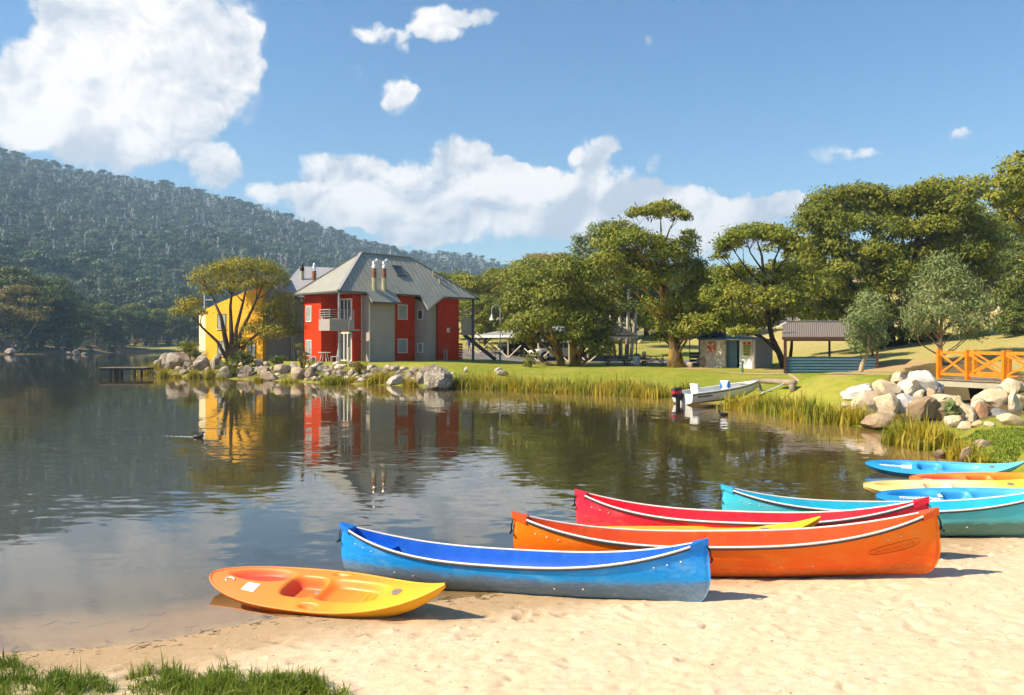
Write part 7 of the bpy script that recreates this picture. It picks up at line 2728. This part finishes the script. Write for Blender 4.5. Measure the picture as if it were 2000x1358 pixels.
# ------------------------------------------------------------------ ducks and people
def duck(px, py, label, s=1.0, face=1):
    Y = CH * F / (py - HY)
    p = Vector(((px - CX) * Y / F, Y, 0))
    t = thing("duck", label, "duck", tuple(p))
    m = plain_once("duck_black", (0.02, 0.019, 0.018))
    rings = []
    prof = [(-.20, .06, .012), (-.15, .05, .05), (-.05, .035, .085), (.06, .04, .08), (.12, .075, .055), (.15, .12, .036), (.155, .165, .032), (.18, .19, .038), (.215, .185, .03), (.235, .175, .014)]
    mb = MB()
    mb.tube([(p.x + face * x * s, p.y, p.z + z * s) for x, z, r_ in prof], [r_ * s for x, z, r_ in prof], 10)
    mb.build("body", m, t, True)
    MB().tube([(p.x + face * .232 * s, p.y, p.z + .176 * s), (p.x + face * .275 * s, p.y, p.z + .168 * s)], [.012 * s, .004 * s], 6).build("bill", plain_once("bill_white", (0.7, 0.66, 0.6)), t)
    return p


duck(387, 855, "small black water bird swimming right with a thin wake", .75)
p = duck(1413, 812, "small dark water bird floating below the motor boat", .9, -1)


def wake():
    Y = CH * F / (854 - HY)
    x0 = (383 - CX) * Y / F
    Vt, Fc = [], []
    N = 90
    for i in range(N):
        k = i / (N - 1)
        x, y = x0 - k * 2.6, Y + k * .75
        h = .016 * (1 - k) * (1 + .25 * math.sin(i * 1.3))
        w = .05 + .06 * k
        for j, (o, z) in enumerate(((-w, .001), (-w * .35, h), (0, h * 1.1), (w * .35, h), (w, .001))):
            Vt.append((x, y + o, z))
    for i in range(N - 1):
        for j in range(4):
            Fc.append((i * 5 + j, i * 5 + j + 1, (i + 1) * 5 + j + 1, (i + 1) * 5 + j))
    tag(obj("wake_ripple", Vt, Fc, WATER, smooth=True), "thin bright wake trailing left behind the water bird", None, None, "stuff")


wake()


def skin_person(name, label, loc, rz, H=1.72):
    """one continuous body grown over a posed skeleton, seen from behind, mid-stride"""
    J = {"pelvis": (0, 0, .95, .13, .10), "waist": (0, 0, 1.10, .125, .09), "chest": (0, .01, 1.30, .16, .105), "neckb": (0, .01, 1.45, .07, .06), "neck": (0, .02, 1.52, .05, .05), "head": (0, .03, 1.62, .085, .10), "crown": (0, .03, 1.71, .055, .065),
         "shL": (-.17, .01, 1.42, .06, .06), "elL": (-.25, -.03, 1.16, .042, .042), "wrL": (-.26, .06, .92, .03, .03), "haL": (-.26, .09, .82, .03, .022),
         "shR": (.17, .01, 1.42, .06, .06), "elR": (.25, -.08, 1.17, .042, .042), "wrR": (.26, -.10, .93, .03, .03), "haR": (.26, -.09, .83, .03, .022),
         "hiL": (-.09, 0, .90, .085, .09), "knL": (-.09, .10, .50, .055, .06), "anL": (-.09, .06, .09, .036, .04), "toL": (-.09, .22, .035, .035, .025),
         "hiR": (.09, 0, .90, .085, .09), "knR": (.09, -.02, .49, .055, .06), "anR": (.09, -.26, .13, .036, .04), "toR": (.09, -.16, .04, .035, .025)}
    E = [("pelvis", "waist"), ("waist", "chest"), ("chest", "neckb"), ("neckb", "neck"), ("neck", "head"), ("head", "crown"), ("chest", "shL"), ("shL", "elL"), ("elL", "wrL"), ("wrL", "haL"), ("chest", "shR"), ("shR", "elR"), ("elR", "wrR"), ("wrR", "haR"),
         ("pelvis", "hiL"), ("hiL", "knL"), ("knL", "anL"), ("anL", "toL"), ("pelvis", "hiR"), ("hiR", "knR"), ("knR", "anR"), ("anR", "toR")]
    keys = list(J)
    me = bpy.data.meshes.new("body")
    me.from_pydata([J[k][:3] for k in keys], [(keys.index(a), keys.index(b)) for a, b in E], [])
    o = bpy.data.objects.new("body", me)
    COL.objects.link(o)
    o.modifiers.new("skin", "SKIN")
    for i, k in enumerate(keys):
        sv = me.skin_vertices[0].data[i]
        sv.radius = J[k][3:5]
        sv.use_root = k == "pelvis"
    o.modifiers.new("sub", "SUBSURF").levels = 2
    bpy.context.view_layer.update()
    m2 = bpy.data.meshes.new_from_object(o.evaluated_get(bpy.context.evaluated_depsgraph_get()))
    bpy.data.objects.remove(o)
    t = thing(name, label, "person", tuple(loc), None, (0, 0, rz))
    t.scale = (H / 1.76,) * 3
    skin = plain_once("skin", (0.50, 0.30, 0.20))
    shirt = plain_once("blue_shirt", (0.035, 0.075, 0.32))
    short = plain_once("pale_shorts", (0.55, 0.42, 0.36))
    hair = plain_once("dark_hair", (0.03, 0.02, 0.014))
    b = link("body", m2, [skin, shirt, short, hair, DARKTRIM], t)
    for p in m2.polygons:
        c = p.center
        p.use_smooth = True
        arm = abs(c.x) > .205
        p.material_index = 4 if c.z < .08 else (2 if .55 < c.z < .98 and not arm else (1 if .98 <= c.z < 1.47 and not (arm and c.z < 1.22) else (3 if c.z > 1.63 or (c.z > 1.56 and c.y < .02) else 0)))
    return t


skin_person("person", "person in blue shirt and pale shorts walking away beside the stair", on_ground(916, 74, .02), R(10), 1.68)
